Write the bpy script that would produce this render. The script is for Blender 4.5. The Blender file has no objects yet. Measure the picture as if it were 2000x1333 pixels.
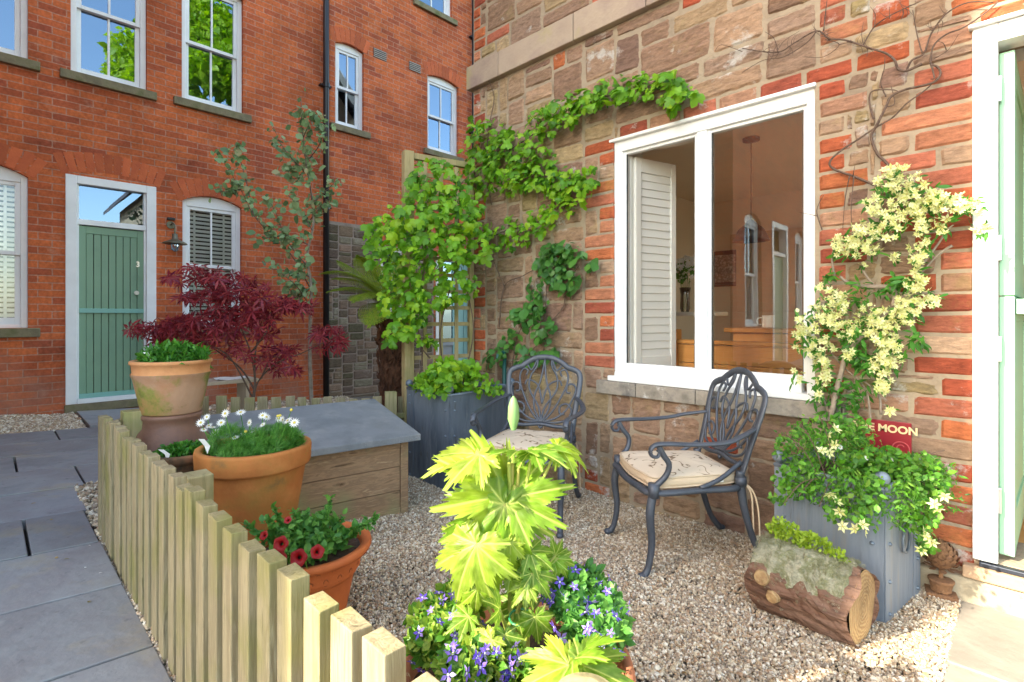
import bpy, math, random
import numpy as np
from mathutils import Vector, Matrix
random.seed(7); rng = np.random.default_rng(7)
S = bpy.context.scene
COL = S.collection
# ------------------------------------------------------------------ camera, sky, sun, exposure
F = 1003.7; N_ = math.hypot(1028, F); A_ = 1028/N_; B_ = F/N_
U = np.array([A_, B_, 0.]); V = np.array([-B_, A_, 0.]); CAM = np.array([3.164, -2.791, 1.15])
cd = bpy.data.cameras.new('camera'); co = bpy.data.objects.new('camera', cd); COL.objects.link(co)
co.location = CAM; co.rotation_euler = (math.pi/2, 0, math.atan2(B_, A_))
cd.sensor_width = 36; cd.lens = 36*F/2000; cd.shift_y = -(666.5-618)/2000
cd.clip_start = .05; cd.clip_end = 500
S.camera = co
SUN_AZ = (0.33, 1.0)                      # direction in which the sunlight travels over the ground
SUN_EL = math.radians(33)
w = bpy.data.worlds.new('World'); S.world = w; w.use_nodes = True
wn = w.node_tree; bg = wn.nodes['Background']
sky = wn.nodes.new('ShaderNodeTexSky'); sky.sky_type = 'NISHITA'; sky.sun_disc = False
sky.sun_elevation = SUN_EL; sky.air_density = 1.0; sky.dust_density = 1.2; sky.ozone_density = 1.0
sky.sun_rotation = math.atan2(-SUN_AZ[0], -SUN_AZ[1])
tn = wn.nodes.new('ShaderNodeMixRGB'); tn.blend_type = 'MULTIPLY'; tn.inputs[0].default_value = 1; tn.inputs[2].default_value = (1.10, 1.0, .83, 1)   # slightly warmer, hazier daylight
wn.links.new(sky.outputs[0], tn.inputs[1]); wn.links.new(tn.outputs[0], bg.inputs[0]); bg.inputs[1].default_value = .15
sl = bpy.data.lights.new('sun', 'SUN'); sl.energy = 2.5; sl.angle = math.radians(.6); sl.color = (1, .91, .74)
so = bpy.data.objects.new('sun', sl); COL.objects.link(so)
h_ = math.hypot(*SUN_AZ)
sd = Vector((SUN_AZ[0]/h_*math.cos(SUN_EL), SUN_AZ[1]/h_*math.cos(SUN_EL), -math.sin(SUN_EL)))
so.rotation_euler = sd.to_track_quat('-Z', 'Y').to_euler(); so.location = (0, 0, 20)
S.view_settings.view_transform = 'Standard'; S.view_settings.look = 'None'; S.view_settings.exposure = 2.75
S.render.engine = 'CYCLES'
try:
    S.cycles.max_bounces = 8; S.cycles.transparent_max_bounces = 12
except Exception: pass
SL = -.058                                # the yard falls gently towards the cottage wall
def gz(x, y): return SL*y
# ------------------------------------------------------------------ survey helpers (sight lines from the tripod)
def ray(px, py):
    k = (px-1000)/F
    r = k*U+V; r = r.copy(); r[2] = (618-py)/F
    return r
def at(px, py, d): return CAM+d*ray(px, py)
def onR(px, py, y=0.):
    r = ray(px, py); return CAM+r*((y-CAM[1])/r[1])
def onB(px, py, x=-4.087):
    r = ray(px, py); return CAM+r*((x-CAM[0])/r[0])
def onG(px, py, h=0.):
    r = ray(px, py); return CAM+r*((SL*CAM[1]+h-CAM[2])/(r[2]-SL*r[1]))
# ------------------------------------------------------------------ mesh builder
class MB:
    def __init__(s): s.V = []; s.L = []; s.C = []; s.M = []; s.K = []; s.n = 0
    def add(s, V, Fc, mi=0, col=None):
        V = np.asarray(V, float).reshape(-1, 3)
        s.V.append(V); s.L.append(np.fromiter((i for f in Fc for i in f), int)+s.n)
        s.C.append(np.array([len(f) for f in Fc])); s.M.append(np.full(len(Fc), mi) if np.isscalar(mi) else np.asarray(mi))
        s.K.append(np.tile(np.array(col if col is not None else (1, 1, 1), float), (len(V), 1)) if col is None or np.ndim(col) == 1 else np.asarray(col))
        s.n += len(V); return s
    def inst(s, T, P, R, sc, mi=None):
        """T=(verts, faces, material indices); P (m,3); R (m,3,3) columns = axes; sc (m,) or (m,3)"""
        TV, TF, TM = T; P = np.asarray(P); m = len(P)
        if m == 0: return s
        sc = np.asarray(sc, float)
        if sc.ndim == 1: sc = np.repeat(sc[:, None], 3, 1)
        W = np.einsum('mij,mnj->mni', R, TV[None]*sc[:, None, :])+P[:, None, :]
        n = len(TV); fl = np.fromiter((i for f in TF for i in f), int)
        s.V.append(W.reshape(-1, 3)); s.L.append((fl[None]+(np.arange(m)*n)[:, None]).ravel()+s.n)
        s.C.append(np.tile([len(f) for f in TF], m)); s.M.append(np.tile(TM, m)); s.K.append(np.ones((m*n, 3)))
        s.n += m*n; return s
    def box(s, c, d, rz=0, mi=0, col=None, rot=None):
        c = np.array(c, float); d = np.array(d, float)/2
        P = np.array([(x, y, z) for z in (-1, 1) for y in (-1, 1) for x in (-1, 1)])*d
        if rot is not None: P = P@np.array(rot).T
        elif rz:
            a, b = math.cos(rz), math.sin(rz); P = P@np.array([[a, b, 0], [-b, a, 0], [0, 0, 1]])
        return s.add(P+c, [(0, 2, 3, 1), (4, 5, 7, 6), (0, 1, 5, 4), (2, 6, 7, 3), (0, 4, 6, 2), (1, 3, 7, 5)], mi, col)
    def bx(s, a, b, mi=0, col=None):
        a = np.array(a, float); b = np.array(b, float); return s.box((a+b)/2, abs(b-a), 0, mi, col)
    def bar(s, a, b, w, t, up=(0, 0, 1), mi=0):
        a = Vector(a); b = Vector(b); z = (b-a); L = z.length; z.normalize(); u = Vector(up)
        if abs(u.dot(z)) > .98: u = Vector((0, 1, 0))
        x = u.cross(z).normalized(); y = z.cross(x)
        return s.box((a+b)/2, (w, t, L), mi=mi, rot=[[x[i], y[i], z[i]] for i in range(3)])
    def quad(s, *p, mi=0): return s.add(p, [tuple(range(len(p)))], mi)
    def tube(s, P, r, seg=8, mi=0, smooth=0, flat=1., nrm=None, jit=0, closed=False):
        P = [np.array(p, float) for p in P]
        r = [r]*len(P) if np.isscalar(r) else list(r)
        if smooth and len(P) > 2:
            Q = []; RR = []
            n = len(P)
            for i in range(n-1 if not closed else n):
                g = (lambda k: P[k % n]) if closed else (lambda k: P[min(max(k, 0), n-1)])
                p0, p1, p2, p3 = g(i-1), g(i), g(i+1), g(i+2)
                for k in range(smooth):
                    t = k/smooth
                    Q.append(.5*((2*p1)+(-p0+p2)*t+(2*p0-5*p1+4*p2-p3)*t*t+(-p0+3*p1-3*p2+p3)*t**3))
                    RR.append(r[i]*(1-t)+r[(i+1) % n]*t)
            if not closed: Q.append(P[-1]); RR.append(r[-1])
            P, r = Q, RR
        P = np.array(P); n = len(P)
        if jit: P = P+rng.normal(0, jit, P.shape)
        T = np.gradient(P, axis=0)
        if closed: T = np.roll(P, -1, 0)-np.roll(P, 1, 0)
        T /= np.linalg.norm(T, axis=1)[:, None]+1e-9
        if nrm is None:
            a = np.array([0, 0, 1.]) if abs(T[0][2]) < .9 else np.array([1., 0, 0])
        else: a = np.array(nrm, float)
        VV = []
        for i in range(n):
            x = np.cross(a, T[i]); l = np.linalg.norm(x)
            if l < 1e-4: x = np.array([1., 0, 0]); l = 1
            x /= l; y = np.cross(T[i], x)
            if nrm is None: a = y
            for k in range(seg):
                t = 2*math.pi*k/seg
                VV.append(P[i]+r[i]*(math.cos(t)*x+math.sin(t)*flat*y))
        Fc = []
        for i in range(n if closed else n-1):
            j = (i+1) % n
            for k in range(seg): Fc.append((i*seg+k, i*seg+(k+1) % seg, j*seg+(k+1) % seg, j*seg+k))
        if not closed:
            Fc.append(tuple(range(seg))[::-1]); Fc.append(tuple((n-1)*seg+k for k in range(seg)))
        return s.add(VV, Fc, mi)
    def lathe(s, prof, c, seg=32, mi=0, cap=False, wob=0):
        c = np.array(c, float); VV = []; n = len(prof)
        for r, z in prof:
            for k in range(seg):
                t = 2*math.pi*k/seg; rr = r*(1+wob*math.sin(3*t+z*9))
                VV.append(c+np.array([rr*math.cos(t), rr*math.sin(t), z]))
        Fc = [(i*seg+k, i*seg+(k+1) % seg, (i+1)*seg+(k+1) % seg, (i+1)*seg+k) for i in range(n-1) for k in range(seg)]
        if cap: Fc += [tuple(range(seg))[::-1], tuple((n-1)*seg+k for k in range(seg))]
        return s.add(VV, Fc, mi)
    def ball(s, c, r, seg=16, mi=0, sq=1.):
        n = 9; return s.lathe([(max(r*math.sin(math.pi*i/(n-1)), r*.01), -r*sq*math.cos(math.pi*i/(n-1))) for i in range(n)], c, seg, mi, True)
    def build(s, name, mats, parent=None, smooth=False, bevel=0, loc=None, usecol=False):
        me = bpy.data.meshes.new(name)
        VV = np.concatenate(s.V); L = np.concatenate(s.L); C = np.concatenate(s.C); M = np.concatenate(s.M)
        off = wloc(parent) if parent is not None else (np.array(loc, float) if loc is not None else np.zeros(3))
        VV = VV-off
        me.vertices.add(len(VV)); me.vertices.foreach_set('co', VV.ravel())
        me.loops.add(len(L)); me.loops.foreach_set('vertex_index', L.astype(np.int32))
        me.polygons.add(len(C)); me.polygons.foreach_set('loop_start', (np.cumsum(C)-C).astype(np.int32))
        if not isinstance(mats, (list, tuple)): mats = [mats]
        for m in mats: me.materials.append(m)
        me.polygons.foreach_set('material_index', M.astype(np.int32))
        me.polygons.foreach_set('use_smooth', np.full(len(C), bool(smooth)))
        if usecol:
            K = np.concatenate(s.K); at_ = me.color_attributes.new('Col', 'FLOAT_COLOR', 'POINT')
            at_.data.foreach_set('color', np.c_[K, np.ones(len(K))].ravel())
        me.update(calc_edges=True); me.validate()
        o = bpy.data.objects.new(name, me); COL.objects.link(o)
        if parent is not None: o.parent = parent
        elif loc is not None: o.location = loc
        if bevel:
            b = o.modifiers.new('bevel', 'BEVEL'); b.width = bevel; b.segments = 2; b.limit_method = 'ANGLE'
        return o
def wloc(o):
    p = np.zeros(3)
    while o is not None: p = p+np.array(o.location); o = o.parent
    return p
def tag(o, label=None, cat=None, group=None, kind=None):
    if label: o['label'] = label
    if cat: o['category'] = cat
    if group: o['group'] = group
    if kind: o['kind'] = kind
    return o
def thing(name, label, cat, loc=(0, 0, 0), group=None):
    o = bpy.data.objects.new(name, None); COL.objects.link(o); o.location = loc; o.empty_display_size = .1
    return tag(o, label, cat, group)
def dup(root, loc, rz, label=None, group=None):
    def cp(o, par):
        c = o.copy(); COL.objects.link(c)
        if par is not None: c.parent = par
        for ch in list(o.children): cp(ch, c)
        return c
    r = cp(root, None); r.location = loc; r.rotation_euler = (0, 0, rz)
    if label: r['label'] = label
    if group: r['group'] = group
    return r
# ------------------------------------------------------------------ materials
def NT(name):
    m = bpy.data.materials.new(name); m.use_nodes = True; nt = m.node_tree
    return m, nt, nt.nodes['Principled BSDF'], lambda t: nt.nodes.new('ShaderNode'+t), nt.links.new
def ramp(n, stops):
    e = n.color_ramp.elements
    while len(e) > 1: e.remove(e[-1])
    e[0].position = stops[0][0]; e[0].color = (*stops[0][1], 1)
    for p, c in stops[1:]:
        k = e.new(p); k.color = (*c, 1)
def pmat(name, cols, scale=4, rough=.7, bump=.0, bscale=60, metal=0, det=6, island=0, stretch=(1, 1, 1), spec=.4, extra=None, coat=0):
    """noise-mottled principled material; cols = list of colours across the noise; extra=(colour, scale, lo, hi) blotches"""
    m, nt, p, N, K = NT(name)
    tc = N('TexCoord'); mp = N('Mapping'); mp.inputs['Scale'].default_value = stretch; K(tc.outputs['Object'], mp.inputs[0])
    no = N('TexNoise'); no.inputs['Scale'].default_value = scale; no.inputs['Detail'].default_value = det; no.inputs['Roughness'].default_value = .6
    K(mp.outputs[0], no.inputs['Vector'])
    r = N('ValToRGB'); n = len(cols)
    ramp(r, [(.3+.4*i/max(n-1, 1), c) for i, c in enumerate(cols)])
    K(no.outputs['Fac'], r.inputs[0]); out = r.outputs[0]
    if extra:
        for (c, s_, lo, hi) in (extra if isinstance(extra, list) else [extra]):
            n2 = N('TexNoise'); n2.inputs['Scale'].default_value = s_; n2.inputs['Detail'].default_value = 8; n2.inputs['Roughness'].default_value = .65
            K(mp.outputs[0], n2.inputs['Vector'])
            mr = N('MapRange'); mr.inputs[1].default_value = lo; mr.inputs[2].default_value = hi; K(n2.outputs['Fac'], mr.inputs[0])
            mx = N('MixRGB'); mx.inputs[2].default_value = (*c, 1); K(mr.outputs[0], mx.inputs[0]); K(out, mx.inputs[1]); out = mx.outputs[0]
    if island:
        g = N('NewGeometry'); mr = N('MapRange'); mr.inputs[3].default_value = 1-island; mr.inputs[4].default_value = 1+island
        K(g.outputs['Random Per Island'], mr.inputs[0])
        hs = N('HueSaturation'); K(mr.outputs[0], hs.inputs['Value']); K(out, hs.inputs['Color']); out = hs.outputs[0]
    K(out, p.inputs['Base Color']); p.inputs['Roughness'].default_value = rough; p.inputs['Metallic'].default_value = metal
    p.inputs['Specular IOR Level'].default_value = spec
    if coat: p.inputs['Coat Weight'].default_value = coat
    if bump:
        nb = N('TexNoise'); nb.inputs['Scale'].default_value = bscale; nb.inputs['Detail'].default_value = 6; K(mp.outputs[0], nb.inputs['Vector'])
        b = N('Bump'); b.inputs['Strength'].default_value = bump; b.inputs['Distance'].default_value = .01
        K(nb.outputs['Fac'], b.inputs['Height']); K(b.outputs[0], p.inputs['Normal'])
    return m
def leafmat(name, stops, trans=.35, rough=.45, tcol=None):
    """leaf colour picked per leaf (mesh island) from the stops; part of the light goes through"""
    m, nt, p, N, K = NT(name)
    g = N('NewGeometry'); r = N('ValToRGB'); n = len(stops)
    ramp(r, [(i/max(n-1, 1), c) for i, c in enumerate(stops)])
    K(g.outputs['Random Per Island'], r.inputs[0])
    K(r.outputs[0], p.inputs['Base Color']); p.inputs['Roughness'].default_value = rough; p.inputs['Specular IOR Level'].default_value = .35
    t = N('BsdfTranslucent'); mx = N('MixShader'); mx.inputs[0].default_value = trans
    hs = N('HueSaturation'); hs.inputs['Value'].default_value = 1.5; hs.inputs['Saturation'].default_value = 1.05; K(r.outputs[0], hs.inputs['Color'])
    K(hs.outputs[0], t.inputs[0]); K(p.outputs[0], mx.inputs[1]); K(t.outputs[0], mx.inputs[2])
    K(mx.outputs[0], nt.nodes['Material Output'].inputs[0])
    return m
def woodmat(name, cols, axis=2, scale=3, rough=.75, bump=.25, green=None, island=.12):
    m, nt, p, N, K = NT(name)
    tc = N('TexCoord'); mp = N('Mapping'); sc = [14., 14., 14.]; sc[axis] = .9; mp.inputs['Scale'].default_value = sc
    g = N('NewGeometry'); ad = N('VectorMath'); ad.operation = 'ADD'; sc2 = N('VectorMath'); sc2.operation = 'SCALE'; sc2.inputs[3].default_value = 37
    cb = N('CombineXYZ'); K(g.outputs['Random Per Island'], cb.inputs[0]); K(g.outputs['Random Per Island'], cb.inputs[1]); K(g.outputs['Random Per Island'], cb.inputs[2])
    K(cb.outputs[0], sc2.inputs[0]); K(tc.outputs['Object'], mp.inputs[0]); K(mp.outputs[0], ad.inputs[0]); K(sc2.outputs[0], ad.inputs[1])
    no = N('TexNoise'); no.inputs['Scale'].default_value = scale; no.inputs['Detail'].default_value = 7; no.inputs['Roughness'].default_value = .65; no.inputs['Distortion'].default_value = .6
    K(ad.outputs[0], no.inputs['Vector'])
    r = N('ValToRGB'); n = len(cols); ramp(r, [(.3+.4*i/(n-1), c) for i, c in enumerate(cols)]); K(no.outputs['Fac'], r.inputs[0]); out = r.outputs[0]
    if green:
        n2 = N('TexNoise'); n2.inputs['Scale'].default_value = 5; n2.inputs['Detail'].default_value = 6; K(tc.outputs['Object'], n2.inputs['Vector'])
        mr = N('MapRange'); mr.inputs[1].default_value = .48; mr.inputs[2].default_value = .68; mr.inputs[4].default_value = .75; K(n2.outputs['Fac'], mr.inputs[0])
        mx = N('MixRGB'); mx.inputs[2].default_value = (*green, 1); K(mr.outputs[0], mx.inputs[0]); K(out, mx.inputs[1]); out = mx.outputs[0]
    mr = N('MapRange'); mr.inputs[3].default_value = 1-island; mr.inputs[4].default_value = 1+island; K(g.outputs['Random Per Island'], mr.inputs[0])
    hs = N('HueSaturation'); K(mr.outputs[0], hs.inputs['Value']); K(out, hs.inputs['Color'])
    K(hs.outputs[0], p.inputs['Base Color']); p.inputs['Roughness'].default_value = rough; p.inputs['Specular IOR Level'].default_value = .25
    b = N('Bump'); b.inputs['Strength'].default_value = bump; b.inputs['Distance'].default_value = .006; K(no.outputs['Fac'], b.inputs['Height']); K(b.outputs[0], p.inputs['Normal'])
    return m
def brickmat(name, c1, c2, mortar, dark, bw=.225, bh=.075, ms=.006, stain=None):
    m, nt, p, N, K = NT(name)
    tc = N('TexCoord'); sp = N('SeparateXYZ'); K(tc.outputs['Object'], sp.inputs[0])
    ad = N('Math'); K(sp.outputs[0], ad.inputs[0]); K(sp.outputs[1], ad.inputs[1])
    cb = N('CombineXYZ'); K(ad.outputs[0], cb.inputs[0]); K(sp.outputs[2], cb.inputs[1])
    dn = N('TexNoise'); dn.inputs['Scale'].default_value = 9; dn.inputs['Detail'].default_value = 4; K(cb.outputs[0], dn.inputs['Vector'])
    sb = N('VectorMath'); sb.operation = 'SUBTRACT'; sb.inputs[1].default_value = (.5, .5, .5); K(dn.outputs['Color'], sb.inputs[0])
    sc = N('VectorMath'); sc.operation = 'SCALE'; sc.inputs[3].default_value = .012; K(sb.outputs[0], sc.inputs[0])
    av = N('VectorMath'); K(cb.outputs[0], av.inputs[0]); K(sc.outputs[0], av.inputs[1])
    br = N('TexBrick'); br.inputs['Scale'].default_value = 1; br.inputs['Brick Width'].default_value = bw; br.inputs['Row Height'].default_value = bh
    br.inputs['Mortar Size'].default_value = ms; br.inputs['Mortar Smooth'].default_value = .3; br.inputs['Bias'].default_value = -.1
    br.inputs['Color1'].default_value = (*c1, 1); br.inputs['Color2'].default_value = (*c2, 1); br.inputs['Mortar'].default_value = (*mortar, 1)
    K(av.outputs[0], br.inputs['Vector'])
    # second brick lookup gives scattered dark headers
    br2 = N('TexBrick'); br2.inputs['Scale'].default_value = 1; br2.inputs['Brick Width'].default_value = bw; br2.inputs['Row Height'].default_value = bh
    br2.inputs['Mortar Size'].default_value = 0; br2.inputs['Bias'].default_value = .0
    br2.inputs['Color1'].default_value = (0, 0, 0, 1); br2.inputs['Color2'].default_value = (1, 1, 1, 1)
    K(av.outputs[0], br2.inputs['Vector'])
    ln = N('TexNoise'); ln.inputs['Scale'].default_value = .9; ln.inputs['Detail'].default_value = 5; K(cb.outputs[0], ln.inputs['Vector'])
    sm = N('Math'); sm.operation = 'MULTIPLY_ADD'; sm.inputs[1].default_value = .6; K(br2.outputs[0], sm.inputs[0]); K(ln.outputs['Fac'], sm.inputs[2])
    mr = N('MapRange'); mr.inputs[1].default_value = .88; mr.inputs[2].default_value = 1.2; mr.inputs[4].default_value = .6; K(sm.outputs[0], mr.inputs[0])
    iv = N('Math'); iv.operation = 'SUBTRACT'; iv.inputs[0].default_value = 1; K(br.outputs['Fac'], iv.inputs[1])
    ml = N('Math'); ml.operation = 'MULTIPLY'; K(mr.outputs[0], ml.inputs[0]); K(iv.outputs[0], ml.inputs[1])
    mx = N('MixRGB'); mx.inputs[2].default_value = (*dark, 1); K(ml.outputs[0], mx.inputs[0]); K(br.outputs[0], mx.inputs[1])
    fn = N('TexNoise'); fn.inputs['Scale'].default_value = 35; fn.inputs['Detail'].default_value = 6; K(tc.outputs['Object'], fn.inputs['Vector'])
    m2 = N('MapRange'); m2.inputs[1].default_value = .3; m2.inputs[2].default_value = .7; m2.inputs[3].default_value = .78; m2.inputs[4].default_value = 1.18; K(fn.outputs['Fac'], m2.inputs[0])
    hs = N('HueSaturation')
    pn = N('TexNoise'); pn.inputs['Scale'].default_value = 1.5; pn.inputs['Detail'].default_value = 9; pn.inputs['Roughness'].default_value = .7; K(cb.outputs[0], pn.inputs['Vector'])
    pm = N('MapRange'); pm.inputs[1].default_value = .32; pm.inputs[2].default_value = .68; pm.inputs[3].default_value = .60; pm.inputs[4].default_value = 1.25; K(pn.outputs['Fac'], pm.inputs[0])
    pq = N('Math'); pq.operation = 'MULTIPLY'; K(pm.outputs[0], pq.inputs[0]); K(m2.outputs[0], pq.inputs[1])
    K(pq.outputs[0], hs.inputs['Value']); K(mx.outputs[0], hs.inputs['Color']); out = hs.outputs[0]
    en = N('TexNoise'); en.inputs['Scale'].default_value = 3.7; en.inputs['Detail'].default_value = 10; en.inputs['Roughness'].default_value = .75; K(cb.outputs[0], en.inputs['Vector'])
    em = N('MapRange'); em.inputs[1].default_value = .57; em.inputs[2].default_value = .70; em.inputs[4].default_value = .55; K(en.outputs['Fac'], em.inputs[0])
    ex = N('MixRGB'); ex.inputs[2].default_value = (.46, .26, .18, 1); K(em.outputs[0], ex.inputs[0]); K(out, ex.inputs[1]); out = ex.outputs[0]
    if stain:   # old whitish-purple damp bloom near the foot of the wall, uneven in outline
        mz = N('MapRange'); mz.inputs[1].default_value = 1.0; mz.inputs[2].default_value = .3; K(sp.outputs[2], mz.inputs[0])
        sn = N('TexNoise'); sn.inputs['Scale'].default_value = 2.2; sn.inputs['Detail'].default_value = 8; K(cb.outputs[0], sn.inputs['Vector'])
        ms_ = N('MapRange'); ms_.inputs[1].default_value = .42; ms_.inputs[2].default_value = .62; ms_.inputs[4].default_value = .6; K(sn.outputs['Fac'], ms_.inputs[0])
        mm = N('Math'); mm.operation = 'MULTIPLY'; K(mz.outputs[0], mm.inputs[0]); K(ms_.outputs[0], mm.inputs[1])
        m3 = N('MixRGB'); m3.inputs[2].default_value = (*stain, 1); K(mm.outputs[0], m3.inputs[0]); K(out, m3.inputs[1]); out = m3.outputs[0]
    K(out, p.inputs['Base Color']); p.inputs['Roughness'].default_value = .85; p.inputs['Specular IOR Level'].default_value = .2
    bp = N('Bump'); bp.inputs['Strength'].default_value = .6; bp.inputs['Distance'].default_value = .006; bp.invert = True
    hh = N('Math'); hh.operation = 'MULTIPLY_ADD'; hh.inputs[1].default_value = -.25; K(fn.outputs['Fac'], hh.inputs[0]); K(br.outputs['Fac'], hh.inputs[2])
    K(hh.outputs[0], bp.inputs['Height']); K(bp.outputs[0], p.inputs['Normal'])
    return m
def colmat(name, rough=.85, white=.0, lichen=.0, bump=.5):
    """block colour from the mesh attribute, broken up by grain, lime remnants and lichen"""
    m, nt, p, N, K = NT(name)
    a = N('Attribute'); a.attribute_name = 'Col'; tc = N('TexCoord')
    mp = N('Mapping'); mp.inputs['Scale'].default_value = (1, 1, 2.6); mp.inputs['Rotation'].default_value = (0, .12, 0); K(tc.outputs['Object'], mp.inputs[0])
    n1 = N('TexNoise'); n1.inputs['Scale'].default_value = 14; n1.inputs['Detail'].default_value = 12; n1.inputs['Roughness'].default_value = .82; K(mp.outputs[0], n1.inputs['Vector'])
    mr = N('MapRange'); mr.inputs[1].default_value = .3; mr.inputs[2].default_value = .7; mr.inputs[3].default_value = .50; mr.inputs[4].default_value = 1.5; K(n1.outputs['Fac'], mr.inputs[0])
    hs = N('HueSaturation'); K(mr.outputs[0], hs.inputs['Value']); K(a.outputs['Color'], hs.inputs['Color']); out = hs.outputs[0]
    for (c, s_, lo, hi, am) in (((.60, .56, .50), 3.4, .575, .64, white), ((.36, .33, .08), 2.1, .56, .70, lichen)):
        if am:
            n2 = N('TexNoise'); n2.inputs['Scale'].default_value = s_; n2.inputs['Detail'].default_value = 10; n2.inputs['Roughness'].default_value = .72; K(tc.outputs['Object'], n2.inputs['Vector'])
            m2 = N('MapRange'); m2.inputs[1].default_value = lo; m2.inputs[2].default_value = hi; m2.inputs[4].default_value = am; K(n2.outputs['Fac'], m2.inputs[0])
            mx = N('MixRGB'); mx.inputs[2].default_value = (*c, 1); K(m2.outputs[0], mx.inputs[0]); K(out, mx.inputs[1]); out = mx.outputs[0]
    K(out, p.inputs['Base Color']); p.inputs['Roughness'].default_value = rough; p.inputs['Specular IOR Level'].default_value = .2
    mu = N('TexNoise'); mu.inputs['Scale'].default_value = 26; mu.inputs['Detail'].default_value = 12; mu.inputs['Roughness'].default_value = .78; K(mp.outputs[0], mu.inputs['Vector'])
    b = N('Bump'); b.inputs['Strength'].default_value = bump; b.inputs['Distance'].default_value = .022; K(mu.outputs['Fac'], b.inputs['Height']); K(b.outputs[0], p.inputs['Normal'])
    return m
def glassmat(name, ior, tint=(1, 1, 1), rt=(1, 1, 1)):
    m, nt, p, N, K = NT(name); nt.nodes.remove(p)
    t = N('BsdfTransparent'); t.inputs[0].default_value = (*tint, 1); g = N('BsdfGlossy'); g.inputs['Roughness'].default_value = .0; g.inputs[0].default_value = (*rt, 1)
    f = N('Fresnel'); f.inputs[0].default_value = ior; mx = N('MixShader')
    tc = N('TexCoord'); no = N('TexNoise'); no.inputs['Scale'].default_value = 2.2; no.inputs['Detail'].default_value = 1; K(tc.outputs['Object'], no.inputs['Vector'])
    b = N('Bump'); b.inputs['Strength'].default_value = .012; b.inputs['Distance'].default_value = .05; K(no.outputs['Fac'], b.inputs['Height']); K(b.outputs[0], g.inputs['Normal'])
    K(f.outputs[0], mx.inputs[0]); K(t.outputs[0], mx.inputs[1]); K(g.outputs[0], mx.inputs[2]); K(mx.outputs[0], nt.nodes['Material Output'].inputs[0])
    return m
def pebmat(name, stops, rough=.6):
    m, nt, p, N, K = NT(name); g = N('NewGeometry'); r = N('ValToRGB'); n = len(stops)
    ramp(r, [(i/n, c) for i, c in enumerate(stops)]); r.color_ramp.interpolation = 'LINEAR'
    K(g.outputs['Random Per Island'], r.inputs[0]); K(r.outputs[0], p.inputs['Base Color']); p.inputs['Roughness'].default_value = rough
    return m
M = {}
M['white'] = pmat('white_paint', [(.80, .80, .79), (.74, .74, .72)], 3, .4, .05, 30)
M['white2'] = pmat('white_sash_paint', [(.78, .79, .80), (.68, .69, .70)], 5, .45, .05, 30)
M['brickB'] = brickmat('orange_brick', (.54, .135, .045), (.40, .09, .035), (.44, .22, .15), (.24, .06, .04), stain=(.36, .19, .14))
M['brickarch'] = pmat('rubbed_brick', [(.50, .12, .04), (.40, .085, .033)], 8, .85, .3, 60, island=.22)
M['stone'] = colmat('rubble_stone', white=.8, lichen=.35, bump=.8)
M['mortar'] = pmat('lime_mortar', [(.27, .205, .14), (.35, .275, .19), (.22, .165, .115)], 4, .95, .6, 70)
M['mortarB'] = pmat('dark_mortar', [(.20, .15, .12), (.3, .24, .2)], 7, .95, .6, 70)
M['sill'] = pmat('mossy_sill_stone', [(.13, .11, .07), (.20, .17, .10), (.10, .11, .04)], 6, .9, .3, 50)
M['sillR'] = pmat('worn_sill_stone', [(.13, .12, .11), (.30, .26, .21), (.17, .15, .12)], 9, .9, .6, 50, extra=((.5, .47, .42), 14, .62, .7))
M['string'] = pmat('dressed_sandstone', [(.30, .22, .17), (.38, .29, .21), (.27, .19, .16)], 2.5, .9, .35, 45, island=.12, extra=((.36, .31, .12), 1.6, .55, .7))
M['sagedoor'] = pmat('sage_green_paint', [(.19, .32, .21), (.165, .285, .19)], 2, .45, .04, 30, extra=((.14, .24, .16), 3, .55, .8))
M['sagerail'] = pmat('sage_rail_paint', [(.20, .42, .36), (.18, .38, .33)], 2, .4)
M['mint'] = pmat('mint_green_paint', [(.30, .52, .34), (.27, .48, .31)], 2, .45, .04, 30)
M['pipe'] = pmat('black_gloss_iron', [(.012, .012, .014), (.02, .02, .022)], 5, .35, .1, 40)
M['glassB'] = glassmat('old_window_glass', 3.0, (.8, .85, .85), (.50, .72, 1.0))
M['glassC'] = glassmat('clear_sash_glass', 1.9, (.95, .97, .97), (.8, .92, 1.0))
M['glassR'] = glassmat('double_glazing', 2.5, (.93, .95, .93))
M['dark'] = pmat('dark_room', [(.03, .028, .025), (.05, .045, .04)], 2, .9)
M['blind'] = pmat('white_blind_slats', [(.82, .82, .78), (.78, .78, .74)], 2, .5)
M['vent'] = pmat('clay_vent', [(.30, .26, .23), (.36, .32, .28)], 8, .8)
M['brass'] = pmat('aged_brass', [(.22, .19, .12), (.12, .13, .10)], 12, .45, .1, 60, metal=.7)
M['chrome'] = pmat('door_hardware_metal', [(.6, .6, .58), (.5, .5, .5)], 12, .3, metal=.9)
M['slab'] = pmat('grey_sandstone_paving', [(.19, .195, .205), (.27, .275, .28), (.23, .22, .225), (.31, .305, .29)], 1.8, .75, .4, 25, island=.16, extra=[((.33, .28, .19), 2.6, .55, .75), ((.13, .13, .14), 22, .6, .75), ((.42, .42, .40), 4.5, .62, .8)])
M['slabR'] = pmat('pale_sandstone_step', [(.24, .21, .17), (.30, .26, .21), (.21, .185, .15)], 3, .8, .35, 25, island=.06)
M['soil'] = pmat('dark_soil', [(.03, .025, .02), (.06, .045, .035)], 9, .95, .8, 40)
M['gbase'] = pmat('gravel_bed', [(.22, .17, .13), (.10, .08, .06), (.32, .27, .22)], 90, .9, 1., 90)
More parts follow.
